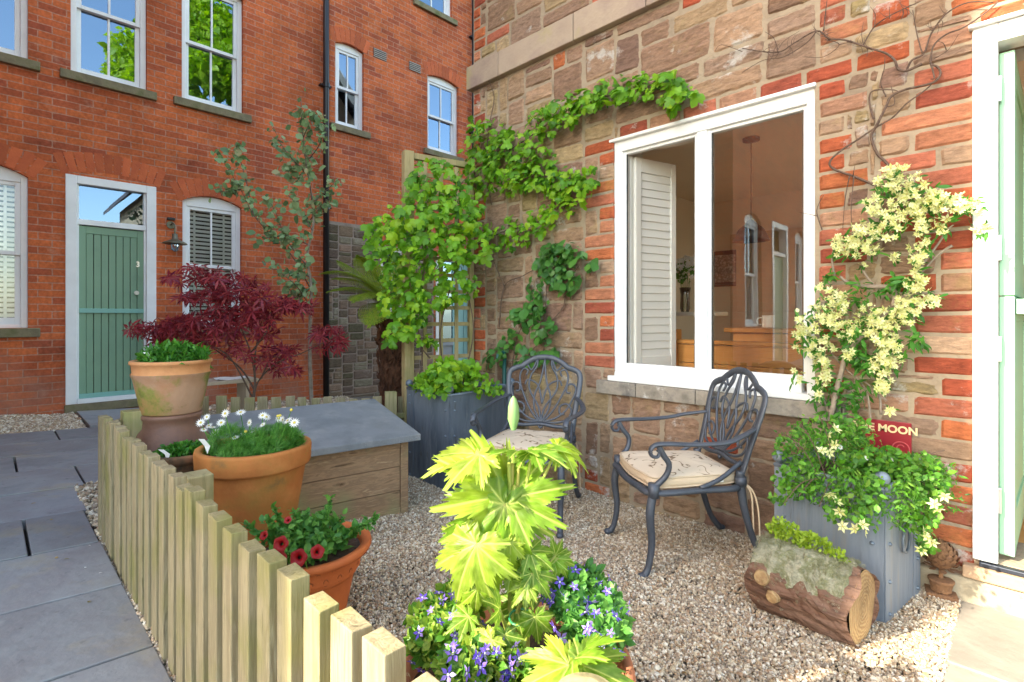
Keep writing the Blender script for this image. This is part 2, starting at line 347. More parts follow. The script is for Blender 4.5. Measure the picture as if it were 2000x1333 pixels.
M['pebble'] = pebmat('pebble', [(.44, .32, .19), (.64, .54, .39), (.26, .16, .08), (.54, .42, .27), (.74, .67, .54), (.36, .21, .11), (.48, .39, .28), (.18, .13, .09), (.58, .47, .32), (.78, .72, .60), (.42, .27, .15), (.31, .24, .17)])
M['picket'] = woodmat('weathered_picket_wood', [(.09, .07, .035), (.36, .30, .18), (.25, .20, .115), (.43, .37, .235)], 2, 3.4, green=(.22, .21, .06), bump=.5, island=.24)
M['post'] = woodmat('green_tinged_post_wood', [(.20, .18, .09), (.34, .29, .15), (.40, .34, .19)], 2, 3, green=(.22, .24, .07))
M['trellis'] = woodmat('treated_trellis_wood', [(.26, .20, .09), (.42, .33, .17), (.34, .26, .12)], 2, 3, green=(.2, .2, .06))
M['boxwood'] = woodmat('cedar_box_wood', [(.11, .065, .035), (.33, .21, .12), (.23, .145, .085), (.42, .29, .17)], 1, 2.6, green=(.25, .23, .11), bump=.4)
M['felt'] = pmat('mineral_roofing_felt', [(.15, .165, .18), (.21, .225, .24), (.18, .19, .20)], 3.5, .85, .6, 260, extra=[((.29, .30, .30), 5, .5, .75), ((.36, .36, .36), 130, .62, .72)])
M['terra'] = pmat('terracotta', [(.50, .20, .05), (.40, .14, .035), (.55, .24, .07)], 3, .8, .15, 60, extra=[((.27, .17, .035), 3.5, .46, .68), ((.16, .10, .05), 7, .58, .75)])
M['terra2'] = pmat('new_terracotta', [(.56, .16, .045), (.50, .13, .035), (.60, .19, .06)], 4, .7, .12, 60)
M['terraold'] = pmat('limewashed_terracotta', [(.47, .31, .21), (.40, .23, .14), (.38, .15, .06)], 3.2, .85, .25, 50, extra=[((.20, .21, .04), 4.2, .49, .60), ((.42, .20, .09), 3.6, .56, .68), ((.12, .13, .03), 9, .58, .70)])
M['terrarim'] = pmat('old_terracotta_rim', [(.47, .19, .07), (.55, .26, .11), (.40, .17, .07)], 5, .85, .2, 50, extra=((.2, .18, .06), 6, .58, .75))
M['chimney'] = pmat('brown_salt_glaze', [(.15, .075, .05), (.20, .10, .065), (.12, .065, .05)], 6, .55, .2, 60)
M['soilpot'] = pmat('potting_compost', [(.035, .022, .015), (.09, .055, .035), (.05, .03, .02)], 30, .95, 1., 60)
M['zinc'] = pmat('zinc_sheet', [(.07, .095, .13), (.15, .185, .23), (.10, .13, .17)], 3, .5, .25, 30, metal=.35, stretch=(3, 3, .5), extra=[((.30, .33, .36), 4, .58, .75), ((.10, .10, .09), 12, .6, .7)])
M['zinc2'] = pmat('grey_sheet_metal', [(.13, .165, .21), (.24, .28, .34), (.18, .215, .27)], 3, .5, .2, 30, metal=.3, stretch=(5, 5, .45), extra=[((.30, .27, .21), 4, .52, .75), ((.10, .11, .11), 10, .6, .75)])
M['castal'] = pmat('blue_grey_cast_metal', [(.050, .058, .075), (.075, .085, .105), (.060, .067, .083)], 9, .42, .25, 90, metal=.25)
M['cushedge'] = pmat('beige_cushion_fabric', [(.55, .42, .28), (.60, .47, .33)], 6, .9, .3, 300)
M['cork'] = pmat('clematis_bark', [(.07, .04, .03), (.14, .09, .065), (.10, .065, .045)], 30, .9, .8, 90)
M['cork2'] = pmat('pale_stem_bark', [(.34, .28, .22), (.20, .15, .11)], 20, .9, .6, 90)
M['bark'] = pmat('log_bark', [(.05, .025, .015), (.15, .075, .045), (.21, .12, .08), (.07, .035, .022)], 9, .95, 1., 30, stretch=(.5, 2.4, 2.4))
M['cutwood'] = pmat('cut_log_face', [(.50, .31, .12), (.62, .42, .19), (.34, .19, .08)], 8, .8, .5, 50)
M['moss'] = pmat('pale_lichen_moss', [(.26, .25, .16), (.38, .36, .25), (.19, .19, .09), (.42, .40, .30)], 18, .95, 1., 120)
M['rust'] = pmat('rusty_cast_iron', [(.13, .06, .03), (.24, .12, .055), (.18, .09, .05)], 30, .9, .8, 90)
M['signred'] = pmat('maroon_enamel', [(.22, .012, .02), (.28, .016, .025)], 4, .35)
M['gold'] = pmat('cream_lettering', [(.70, .55, .28), (.75, .6, .33)], 4, .5)
M['signpink'] = pmat('faded_pink_print', [(.50, .09, .09), (.45, .07, .08)], 4, .5)
M['cream'] = pmat('cream_room_plaster', [(.78, .73, .63), (.74, .69, .59)], 2, .9)
M['ceil'] = pmat('white_ceiling', [(.80, .77, .70), (.76, .73, .66)], 2, .9)
M['shutter'] = pmat('white_shutter_paint', [(.80, .80, .76), (.76, .76, .72)], 2, .5)
M['settle'] = woodmat('honey_pine', [(.48, .20, .05), (.60, .28, .08), (.52, .23, .06)], 0, 2, rough=.4, bump=.05)
M['floorwood'] = woodmat('oak_floor', [(.45, .22, .07), (.55, .30, .11)], 1, 2, rough=.4)
M['tablewood'] = woodmat('pale_bench_wood', [(.52, .42, .30), (.62, .52, .39)], 2, 2)
M['black'] = pmat('black_finish', [(.02, .02, .02), (.03, .03, .03)], 5, .5)
M['slate'] = brickmat('roof_slates', (.10, .10, .12), (.14, .13, .15), (.04, .04, .04), (.07, .07, .08), .3, .2, .006)
M['green_plastic'] = pmat('green_garden_tie', [(.02, .16, .06), (.03, .2, .08)], 5, .4)
M['tagwhite'] = pmat('white_plant_tag', [(.78, .78, .76), (.7, .7, .7)], 5, .4)
M['steelblack'] = pmat('dark_threshold', [(.03, .035, .05), (.05, .055, .07)], 5, .4, metal=.5)
M['blue'] = pmat('picture_print', [(.5, .5, .45), (.12, .12, .12), (.6, .6, .55)], 20, .6)
def logend():
    m, nt, p, N, K = NT('log_end_grain'); tc = N('TexCoord'); mp = N('Mapping'); mp.inputs['Location'].default_value = (0, 0, -.116); mp.inputs['Rotation'].default_value = (0, 0, .1); K(tc.outputs['Object'], mp.inputs[0])
    wv = N('TexWave'); wv.wave_type = 'RINGS'; wv.rings_direction = 'X'; wv.inputs['Scale'].default_value = 24; wv.inputs['Distortion'].default_value = 5; wv.inputs['Detail'].default_value = 3; wv.inputs['Detail Scale'].default_value = 2; K(mp.outputs[0], wv.inputs[0])
    r = N('ValToRGB'); ramp(r, [(0, (.36, .21, .09)), (.5, (.44, .27, .12)), (1, (.50, .33, .15))]); K(wv.outputs['Fac'], r.inputs[0])
    n2 = N('TexNoise'); n2.inputs['Scale'].default_value = 9; n2.inputs['Detail'].default_value = 8; K(tc.outputs['Object'], n2.inputs[0]); mr = N('MapRange'); mr.inputs[1].default_value = .3; mr.inputs[2].default_value = .7; mr.inputs[3].default_value = .5; mr.inputs[4].default_value = 1.25; K(n2.outputs['Fac'], mr.inputs[0]); hs = N('HueSaturation'); K(mr.outputs[0], hs.inputs['Value']); K(r.outputs[0], hs.inputs['Color'])
    K(hs.outputs[0], p.inputs['Base Color']); p.inputs['Roughness'].default_value = .85; b = N('Bump'); b.inputs['Strength'].default_value = .6; b.inputs['Distance'].default_value = .004; K(wv.outputs['Fac'], b.inputs['Height']); K(b.outputs[0], p.inputs['Normal']); return m
M['logend'] = logend()
# leaves
G_hop = leafmat('hop_leaf', [(.05, .15, .010), (.12, .30, .015), (.20, .42, .02), (.085, .22, .015), (.30, .48, .025), (.15, .34, .02)], .35)
G_rose = leafmat('rose_leaf', [(.04, .12, .025), (.07, .20, .04), (.11, .27, .045)], .3, .35)
G_eu = leafmat('eucalyptus_leaf', [(.11, .20, .08), (.19, .31, .13), (.28, .38, .18), (.08, .15, .06), (.34, .32, .16)], .2)
G_maple = leafmat('purple_maple_leaf', [(.12, .012, .018), (.26, .028, .038), (.38, .055, .06), (.17, .022, .05)], .3)
G_fern = leafmat('tree_fern_leaf', [(.15, .24, .02), (.25, .36, .03), (.30, .32, .03)], .35)
G_small = leafmat('fine_green_leaf', [(.035, .13, .015), (.06, .22, .025), (.10, .28, .03)], .3)
G_planter = leafmat('trailing_green_leaf', [(.05, .16, .02), (.09, .27, .02), (.14, .34, .03), (.04, .12, .02), (.20, .36, .04)], .35)
G_lime = leafmat('lime_leaf', [(.30, .42, .035), (.36, .48, .05), (.27, .38, .03)], .45, .4)
G_mix = leafmat('lobelia_leaf', [(.06, .18, .02), (.12, .28, .03), (.32, .40, .06), (.09, .22, .03)], .35)
G_petu = leafmat('petunia_leaf', [(.06, .19, .04), (.10, .28, .05), (.15, .33, .06)], .3)
G_daisy = leafmat('feathery_leaf', [(.05, .18, .03), (.09, .26, .035), (.13, .32, .05)], .3)
G_tree = leafmat('sunlit_tree_leaf', [(.28, .42, .02), (.40, .55, .03), (.16, .30, .015)], .5)  # leaf colours raised so the mirrored tree looks sunlit
G_sedum = leafmat('sedum_leaf', [(.18, .30, .02), (.30, .42, .03), (.24, .34, .02)], .3)
P_cream = leafmat('cream_petal', [(.66, .66, .28), (.76, .75, .42), (.58, .62, .20), (.80, .79, .50)], .3)
P_white = leafmat('white_petal', [(.80, .80, .78), (.74, .74, .74)], .3)
P_red = leafmat('dark_red_petal', [(.34, .004, .006), (.24, .003, .006)], .15)
P_blue = leafmat('violet_blue_petal', [(.12, .07, .60), (.20, .12, .65), (.40, .28, .72)], .3)
P_yel = pmat('yellow_flower_centre', [(.55, .45, .06), (.6, .5, .1)], 20, .8)
P_black = pmat('flower_throat', [(.01, .003, .005), (.02, .01, .01)], 20, .8)
# ------------------------------------------------------------------ leaf templates (base at origin, +Y to the tip, +Z up)
def T_ovate(w=.32, fold=.08, droop=.12):
    v = [(0, 0, 0), (0, .35, .03), (0, .7, .0), (0, 1, -droop), (w*.8, .25, fold), (w, .55, fold*.8), (w*.5, .82, 0), (-w*.8, .25, fold), (-w, .55, fold*.8), (-w*.5, .82, 0)]
    f = [(0, 4, 1), (4, 5, 2, 1), (5, 6, 2), (6, 3, 2), (0, 1, 7), (7, 1, 2, 8), (8, 2, 9), (9, 2, 3)]
    return np.array(v), f, [0]*len(f)
def T_poly(pts, c=(0, .35, .03), z=-.12):
    v = [c]+[(x, y, z*(x*x+(y-.35)**2)) for x, y in pts]; n = len(pts)
    f = [(0, 1+i, 1+(i+1) % n) for i in range(n)]
    return np.array(v), f, [0]*len(f)
def mirror(h): return h+[(-x, y) for x, y in h[::-1] if abs(x) > 1e-6]
T_lob = T_poly(mirror([(0, 0), (.18, -.06), (.34, .02), (.50, .14), (.44, .32), (.52, .50), (.40, .56), (.24, .54), (.26, .74), (.16, .86)])+[] if False else
               [(0, .02), (.18, -.07), (.36, .0), (.54, .16), (.46, .30), (.55, .48), (.36, .52), (.22, .50), (.26, .72), (.14, .88), (0, 1.0),
                (-.14, .88), (-.26, .72), (-.22, .50), (-.36, .52), (-.55, .48), (-.46, .30), (-.54, .16), (-.36, .0), (-.18, -.07)], (0, .3, .06), -.35)
T_ov = T_ovate(); T_thin = T_ovate(.14, .03, .2)
T_round = T_ovate(.42, .06, .05)
def T_palm(n=7, w=.085, span=130):
    v = []; f = []
    for i in range(n):
        a = math.radians(-span+2*span*i/(n-1)); L = 1-.35*abs(i-(n-1)/2)/((n-1)/2)
        dx, dy = math.sin(a), math.cos(a); b = len(v)
        v += [(0, 0, 0), (dx*L*.55+dy*w, dy*L*.55-dx*w, .02), (dx*L, dy*L, -.15*L), (dx*L*.55-dy*w, dy*L*.55+dx*w, .02)]; f.append((b, b+1, b+2, b+3))
    return np.array(v), f, [0]*len(f)
T_mapl = T_palm()
T_feather = T_palm(5, .035, 60)
def T_star(n=6, w=.24, L=1., cup=.25, cr=.13, inner=.05):
    v = []; f = []; m = []
    for i in range(n):
        a = 2*math.pi*i/n; dx, dy = math.cos(a), math.sin(a); b = len(v)
        v += [(dx*inner, dy*inner, 0), (dx*L*.5+dy*w, dy*L*.5-dx*w, cup*.35), (dx*L, dy*L, cup), (dx*L*.5-dy*w, dy*L*.5+dx*w, cup*.35)]; f.append((b, b+1, b+2, b+3)); m.append(0)
    b = len(v); k = 6; v += [(0, 0, .14)]+[(cr*math.cos(2*math.pi*i/k), cr*math.sin(2*math.pi*i/k), .08) for i in range(k)]
    for i in range(k): f.append((b, b+1+i, b+1+(i+1) % k)); m.append(1)
    return np.array(v), f, m
T_clem = T_star(); T_dais = T_star(13, .12, 1., .02, .26, .1)
T_lobe = T_star(5, .24, 1., .1, .16, .05)
def frames(axis, nrm):
    y = axis/np.linalg.norm(axis, axis=1)[:, None]; z = nrm-(nrm*y).sum(1)[:, None]*y; z /= np.linalg.norm(z, axis=1)[:, None]+1e-9
    return np.stack([np.cross(y, z), y, z], axis=2)
def rnd(n, s=1.): return rng.normal(0, s, (n, 3))
def scatter(mb, T, P, size, axis=(0, 0, -1), nrm=(0, -1, .5), ja=.7, jn=.5, sv=.3):
    P = np.asarray(P); n = len(P)
    R = frames(np.array(axis, float)+rnd(n, ja), np.array(nrm, float)+rnd(n, jn))
    return mb.inst(T, P, R, size*np.clip(rng.normal(1, sv, n), .4, 1.7))
def ellblob(c, r, n, shell=.0):
    d = rnd(n); d /= np.linalg.norm(d, axis=1)[:, None]; q = rng.random(n)**(1/3)*(1-shell)+shell
    return np.array(c)+d*q[:, None]*np.array(r)
def wallblob(px, py, rx, ry, n, y=-.07, dy=.05):
    a = rng.random(n)*2*math.pi; q = np.sqrt(rng.random(n))
    return np.array([onR(px+rx*qq*math.cos(t), py+ry*qq*math.sin(t), y+rng.normal(0, dy)) for t, qq in zip(a, q)])
def depthblob(px, py, rx, ry, n, d, dd=.08):
    a = rng.random(n)*2*math.pi; q = np.sqrt(rng.random(n))
    return np.array([at(px+rx*qq*math.cos(t), py+ry*qq*math.sin(t), d+rng.normal(0, dd)) for t, qq in zip(a, q)])
TOCAM = -V+np.array([0, 0, .0])
from mathutils import noise as mnoise
# ================================================================== GROUND
def gpt(x, y, h=0): return (x, y, gz(x, y)+h)
mb = MB(); mb.quad(gpt(-60, -60, -.05), gpt(60, -60, -.05), gpt(60, 60, -.05), gpt(-60, 60, -.05))
tag(mb.build('ground', M['soil']), kind='structure')
# paving: rows of sandstone slabs running alongside the brick building
xs = [4.41, 3.88, 3.36, 2.84, 2.32, 1.80, 1.276, .756, .232, -.306, -.83, -1.39, -1.91, -2.42, -2.93]
mb = MB()
fixed = {7: [-3.6, -2.424], 6: [-3.6, -2.424], 8: [-3.5, onG(52, 1050)[1], -2.43], 9: [-3.4, -2.415], 10: [-3.3, onG(172, 955)[1], -1.62], 11: [-3.5, onG(31, 910)[1], -1.62], 12: [-3.2, -1.62], 13: [onG(122, 868)[1]-.9, onG(122, 868)[1], -1.62]}
def slab(mb, x0, x1, y0, y1, t=.05, g=.006, h=0, n=1):
    h += random.uniform(-.002, .002)
    x0, x1 = min(x0, x1)+g, max(x0, x1)-g; y0 += g; y1 -= g
    P = [gpt(x, y, h-(t if k == 0 else 0)) for k in (0, 1) for (x, y) in ((x0, y0), (x1, y0), (x1, y1), (x0, y1))]
    mb.add(P, [(3, 2, 1, 0), (4, 5, 6, 7), (0, 1, 5, 4), (1, 2, 6, 5), (2, 3, 7, 6), (3, 0, 4, 7)])
for i in range(len(xs)-1):
    ys = fixed.get(i)
    if ys is None:
        e = -2.424 if xs[i+1] > .2 else -1.62
        ys = [e-2.2+random.uniform(-.3, .3), e-1.1+random.uniform(-.3, .1), e]
    a = ys[0]
    while a > -9: a -= random.choice([.6, .8, 1.0]); ys = [a]+ys
    for k in range(len(ys)-1): slab(mb, xs[i+1], xs[i], ys[k], ys[k+1])
slab(mb, -4.0, -2.98, -2.12, -1.30, h=.012); slab(mb, -2.93, -2.42, -1.62, -.9)
tag(mb.build('paving', M['slab'], bevel=.004), kind='structure')
mb = MB()
e0 = 3.0
slab(mb, 3.0, 3.62, -.62, -.005, t=.06); slab(mb, 3.0, 3.62, -1.35, -.62, t=.06); slab(mb, 3.62, 4.4, -1.0, -.005, t=.06); slab(mb, 3.62, 4.4, -2.43, -1.0, t=.06); slab(mb, 3.0, 3.62, -2.43, -1.35, t=.06)
tag(mb.build('doorstep_paving', M['slabR'], bevel=.005), kind='structure')
# gravel
gard = [(.06, -2.43), (3.012, -2.43), (3.012, -.0), (.0, 0.), (-.05, -.5), (-.74, -1.68)]
bedA = [(-4.08, -9), (-2.94, -9), (-2.94, -2.13), (-4.08, -2.13)]
bedB = [(-4.08, -1.29), (-2.94, -1.29), (-2.4, -.88), (-2.4, -1.6), (-.78, -1.6), (-.74, -1.68), (-.05, -.5), (-.0, 3.9), (-4.08, 3.9)]
bedC = [(-.83, -2.425), (.36, -2.43), (.07, -2.39), (-.74, -1.66), (-.83, -1.60)]
def inside(poly, x, y):
    c = np.zeros(len(x), bool); n = len(poly)
    for i in range(n):
        (x1, y1), (x2, y2) = poly[i], poly[(i+1) % n]
        k = ((y1 > y) != (y2 > y)); c ^= k & (x < (x2-x1)*(y-y1)/((y2-y1) if y2 != y1 else 1e-9)+x1)
    return c
mb = MB()
for poly in (gard, bedA, bedB, bedC): mb.quad(*[gpt(x, y, -.022) for x, y in poly])
tag(mb.build('gravel_bed', M['gbase']), kind='structure')
ph = (1+5**.5)/2
ico = np.array([(-1, ph, 0), (1, ph, 0), (-1, -ph, 0), (1, -ph, 0), (0, -1, ph), (0, 1, ph), (0, -1, -ph), (0, 1, -ph), (ph, 0, -1), (ph, 0, 1), (-ph, 0, -1), (-ph, 0, 1)])/1.9
icf = [(0, 11, 5), (0, 5, 1), (0, 1, 7), (0, 7, 10), (0, 10, 11), (1, 5, 9), (5, 11, 4), (11, 10, 2), (10, 7, 6), (7, 1, 8), (3, 9, 4), (3, 4, 2), (3, 2, 6), (3, 6, 8), (3, 8, 9), (4, 9, 5), (2, 4, 11), (6, 2, 10), (8, 6, 7), (9, 8, 1)]
def pebbles(poly, n, size, name):
    xa = min(p[0] for p in poly); xb = max(p[0] for p in poly); ya = min(p[1] for p in poly); yb = max(p[1] for p in poly)
    x = rng.uniform(xa, xb, n); y = rng.uniform(ya, yb, n); k = inside(poly, x, y); x = x[k]; y = y[k]; n = len(x)
    q = rng.random(n)
    bumpy = .007*np.sin(x*7+1.3*np.sin(y*5))+.006*np.sin(y*9+x*3)
    P = np.c_[x, y, SL*y-.014+q*.010+bumpy]
    R = frames(rnd(n), rnd(n))
    sc = size*np.clip(rng.normal(1, .3, n), .5, 1.9)[:, None]*np.c_[rng.uniform(.8, 1.3, n), rng.uniform(.6, 1.1, n), rng.uniform(.4, .8, n)]
    mb = MB(); mb.inst((ico*.62, icf, [0]*20), P, R, sc)
    o = mb.build(name, M['pebble'], smooth=False); return o
tag(pebbles(gard, 235000, .0093, 'gravel'), 'loose multicoloured pea gravel covering the fenced seating area', 'gravel', kind='stuff')
tag(pebbles([(-4.05, -3.2), (-2.95, -3.2), (-2.95, -2.14), (-4.05, -2.14)], 9000, .02, 'gravel'), 'brown gravel strip beside the sage green door', 'gravel', kind='stuff')
tag(pebbles(bedC, 5000, .017, 'gravel'), 'small wedge of gravel between paving and fence corner', 'gravel', kind='stuff')
tag(pebbles([(-4.05, -1.27), (-3., -1.27), (-.8, -1.5), (-.2, -.5), (-.1, 1.0), (-4.05, 1.0)], 22000, .022, 'gravel'), 'gravel around the trees behind the low fence', 'gravel', kind='stuff')

# ================================================================== BRICK BUILDING (left)
XB = -4.087; HB = 9.2
bb = thing('brick_building', 'three storey orange brick house with white sash windows and black downpipe', 'building', (XB, -.5, 0))
def wallgrid(mb, mapf, s0, s1, z0, z1, holes, depth=.13, mi=0):
    """wall face in (s,z) with rectangular openings and reveals; mapf(s,z,out) -> xyz"""
    ss = sorted({s0, s1}|{h[0] for h in holes}|{h[1] for h in holes}); zs = sorted({z0, z1}|{h[2] for h in holes}|{h[3] for h in holes})
    for i in range(len(ss)-1):
        for j in range(len(zs)-1):
            cs, cz = (ss[i]+ss[i+1])/2, (zs[j]+zs[j+1])/2
            if any(h[0] < cs < h[1] and h[2] < cz < h[3] for h in holes): continue
            mb.quad(mapf(ss[i], zs[j], 0), mapf(ss[i+1], zs[j], 0), mapf(ss[i+1], zs[j+1], 0), mapf(ss[i], zs[j+1], 0), mi=mi)
    for a, b, c, d in [h[:4] for h in holes]:
        for p, q in (((a, c), (b, c)), ((b, c), (b, d)), ((b, d), (a, d)), ((a, d), (a, c))):
            mb.quad(mapf(*p, 0), mapf(*q, 0), mapf(*q, -depth), mapf(*p, -depth), mi=mi)
mapB = lambda s, z, o: (XB+o, s, z)
def archfill(mb, mapf, a, b, zs, zt, out=0, mi=0, n=10):
    """brick filling between the segmental arch curve (spring zs, crown zt) and the rectangle top"""
    c = [(a+(b-a)*i/n, zs+(zt-zs)*(1-(2*i/n-1)**2)) for i in range(n+1)]
    for i in range(n):
        (s0, h0), (s1, h1) = c[i], c[i+1]
        mb.quad(mapf(s0, h0, out), mapf(s1, h1, out), mapf(s1, zt+.001, out), mapf(s0, zt+.001, out), mi=mi)
        mb.quad(mapf(s0, h0, out), mapf(s1, h1, out), mapf(s1, h1, -.13), mapf(s0, h0, -.13), mi=mi)
def voussoirs(mb, mapf, a, b, zs, zt, h=.215, proud=.003, w=.075):
    n = int((b-a+.1)/w); cx = (a+b)/2; half = (b-a)/2; rise = max(zt-zs, .03)
    R = (half*half+rise*rise)/(2*rise); cz = zt-R; ang = math.asin(min(half/R, 1))*1.04
    for i in range(n):
        t0 = -ang+2*ang*(i+.07)/n; t1 = -ang+2*ang*(i+.93)/n
        P = []
        for o in (-.03, proud):
            for t, r in ((t0+.0, R+.004), (t1, R+.004), (t1, R+h), (t0, R+h)): P.append(mapf(cx+r*math.sin(t), cz+r*math.cos(t), o))
        mb.add(P, [(4, 5, 6, 7), (0, 1, 5, 4), (1, 2, 6, 5), (2, 3, 7, 6), (3, 0, 4, 7)])
# openings: s0,s1,z0,z1,arch rise
WB = [(-3.15, -2.486, 3.78, 5.33, 0, 'up'), (-2.153, -1.474, 3.78, 5.33, 0, 'up'), (-1.122, -.425, 3.80, 5.33, 0, 'up'),
      (.858, 1.332, 4.02, 5.30, .05, 'bath'), (2.545, 3.24, 4.04, 5.38, .06, 'bath'), (2.332, 3.088, 6.50, 7.9, .06, 'up'),
      (-2.153, -1.474, 6.60, 7.95, .06, 'up'), (-1.122, -.425, 6.60, 7.95, .06, 'up'), (-3.15, -2.486, 1.03, 2.68, .10, 'blind'), (-1.115, -.444, 1.01, 2.66, .09, 'blind')]
DOORB = (-2.186, -1.394, .20, 2.673)
DOORC = (2.72, 3.70, .02, 2.20)          # teal glazed door seen through the trellis
WINC = (1.62, 2.15, .95, 2.30, 0, 'plain')
holes = [h[:4] for h in WB]+[DOORB, DOORC, WINC[:4]]
mb = MB(); wallgrid(mb, mapB, -4.0, 6.5, -.6, HB, holes)
for h in WB+[WINC]:
    if h[4]: archfill(mb, mapB, h[0], h[1], h[3]-h[4], h[3])
mb.quad((XB, 6.5, -.6), (XB-6, 6.5, -.6), (XB-6, 6.5, HB), (XB, 6.5, HB)); mb.quad((XB-6, -4, -.6), (XB-6, 6.5, -.6), (XB-6, 6.5, HB), (XB-6, -4, HB)); mb.quad((XB, -4, HB), (XB, 6.5, HB), (XB-6, 6.5, HB), (XB-6, -4, HB))
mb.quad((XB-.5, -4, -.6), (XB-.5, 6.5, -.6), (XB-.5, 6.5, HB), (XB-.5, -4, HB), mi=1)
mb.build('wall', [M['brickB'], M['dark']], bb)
for h in WB+[WINC, (*DOORB[:3], DOORB[3]+.07, .07)]:
    mb = MB(); voussoirs(mb, mapB, h[0]-.03, h[1]+.03, h[3]-max(h[4], .02), h[3]+.0); mb.build('brick_arch', M['brickarch'], bb)
def sash(parent, a, b, z0, z1, arch, style, mapf=mapB, rec=.055):
    """white double-hung sash window, two panes over two"""
    m = MB(); fw = .055; zc = z1+.02
    def bxs(mb, s0, s1, c0, c1, o0, o1, mi=0):
        P = [np.array(mapf(s, z, o)) for s in (s0, s1) for z in (c0, c1) for o in (o0, o1)]
        lo = np.min(P, 0); hi = np.max(P, 0); mb.bx(lo, hi, mi)
    o0, o1 = -rec-.08, -rec
    bxs(m, a, a+fw, z0, zc, o0, o1); bxs(m, b-fw, b, z0, zc, o0, o1); bxs(m, a+fw, b-fw, z1-fw-arch, zc, o0, o1-.002); bxs(m, a+fw, b-fw, z0, z0+.04, o0, o1+.012)
    w_ = m.build('window', M['white2'], parent, bevel=.004)
    zi0, zi1 = z0+.04, z1-fw-arch; mid = (zi0+zi1)/2; ia, ib = a+fw, b-fw
    for nm, c0, c1, oo in (('upper_sash', mid-.02, zi1, -.015), ('lower_sash', zi0, mid+.02, -.05)):
        s = MB(); r = .042
        bxs(s, ia, ia+r, c0, c1, o1+oo-.03, o1+oo); bxs(s, ib-r, ib, c0, c1, o1+oo-.03, o1+oo)
        bxs(s, ia+r, ib-r, c0, c0+(.065 if oo < -.03 else .04), o1+oo-.031, o1+oo-.001); bxs(s, ia+r, ib-r, c1-.04, c1, o1+oo-.031, o1+oo-.001)
        bxs(s, (ia+ib)/2-.011, (ia+ib)/2+.011, c0+.04, c1-.04, o1+oo-.028, o1+oo-.003)
        so_ = s.build('sash', M['white2'], w_, bevel=.003)
    g = MB()
    for c0, c1, oo in ((mid, zi1, -.034), (zi0, mid, -.068)):
        g.quad(mapf(ia, c0, o1+oo), mapf(ib, c0, o1+oo), mapf(ib, c1, o1+oo), mapf(ia, c1, o1+oo))
    g.build('pane', M['glassC'] if style == 'blind' else M['glassB'], w_)
    if style == 'blind':
        bl = MB(); z = zi0+.02
        while z < zi1:
            c = [np.array(mapf(s, zz, o)) for s, zz, o in ((ia, z, -.165), (ib, z, -.165), (ib, z+.036, -.185), (ia, z+.036, -.185))]
            bl.add(c, [(0, 1, 2, 3)]); z += .052
        for f in (.2, .8):
            s_ = ia+(ib-ia)*f; bxs(bl, s_-.012, s_+.012, zi0, zi1, -.163, -.161)
        bl.build('blind', M['blind'], w_)
    if style == 'bath' and True:
        bl = MB(); bxs(bl, ia, ib, mid, zi1, -.2, -.195); bl.build('blind', M['blind'], w_)
    if style == 'up' and False:
        bl = MB()
        for sgn, e in ((1, ia), (-1, ib)):
            pts = []
            for i in range(9): pts.append((e+sgn*i*.018, -.2-.015*(i % 2)))
            for i in range(8): bl.quad(mapf(pts[i][0], zi0, pts[i][1]), mapf(pts[i+1][0], zi0, pts[i+1][1]), mapf(pts[i+1][0], zi1, pts[i+1][1]), mapf(pts[i][0], zi1, pts[i][1]))
        bl.build('curtain', M['white2'], w_)
    if style != 'plain':
        sl_ = MB(); bxs(sl_, a-.09, b+.09, z0-.095, z0-.002, -.12, .055); sl_.build('sill', M['sill'], w_, bevel=.006)
    return w_
for h in WB+[WINC]: sash(bb, h[0], h[1], h[2], h[3], h[4], h[5])
# sage green front door with transom
def bxB(mb, s0, s1, c0, c1, o0, o1, mi=0): mb.bx((XB+o0, s0, c0), (XB+o1, s1, c1), mi)
a, b, z0, z1 = DOORB
m = MB(); fw = .085
bxB(m, a-.01, a+fw, z0, z1, -.1, .012); bxB(m, b-fw, b+.01, z0, z1, -.1, .012); bxB(m, a+fw, b-fw, z1-fw, z1, -.1, .011)
bxB(m, a+fw, b-fw, 2.15, 2.21, -.1, -.02); bxB(m, a+fw, b-fw, z0, z0+.05, -.1, .02)
for s0, s1 in ((a+fw, a+fw+.02), (b-fw-.02, b-fw)): bxB(m, s0, s1, z0+.05, z1-fw, -.1, -.03)
df = m.build('door_frame', M['white2'], bb, bevel=.004)
g = MB(); g.quad((XB-.06, a+fw, 2.2), (XB-.06, b-fw, 2.2), (XB-.06, b-fw, z1-fw), (XB-.06, a+fw, z1-fw)); g.build('transom_pane', M['glassB'], df)
ia, ib = a+fw+.02, b-fw-.02
m = MB(); nb = 7; bxB(m, ia, ia+.06, .25, 2.14, -.085, -.042); bxB(m, ib-.06, ib, .25, 2.14, -.085, -.042); bxB(m, ia+.06, ib-.06, 2.06, 2.14, -.085, -.043)
for i in range(nb):
    s0 = ia+.06+(ib-ia-.12)*i/nb; s1 = ia+.06+(ib-ia-.12)*(i+1)/nb; bxB(m, s0+.003, s1-.003, .26, 2.06, -.08, -.05)
dr = m.build('door', M['sagedoor'], bb, bevel=.003)
m = MB(); bxB(m, ia, ib, 1.185, 1.235, -.05, -.022); m.build('door_rail', M['sagerail'], dr, bevel=.004)
m = MB(); bxB(m, ia, ib, .25, .30, -.05, -.025); m.build('weather_bar', M['sagerail'], dr, bevel=.004)
m = MB(); m.tube([(XB-.04, ib-.07, 1.42), (XB-.015, ib-.07, 1.42)], .024, 12); m.tube([(XB-.015, ib-.07, 1.42), (XB-.008, ib-.07, 1.42)], .014, 10); m.build('door_lock', M['chrome'], dr)
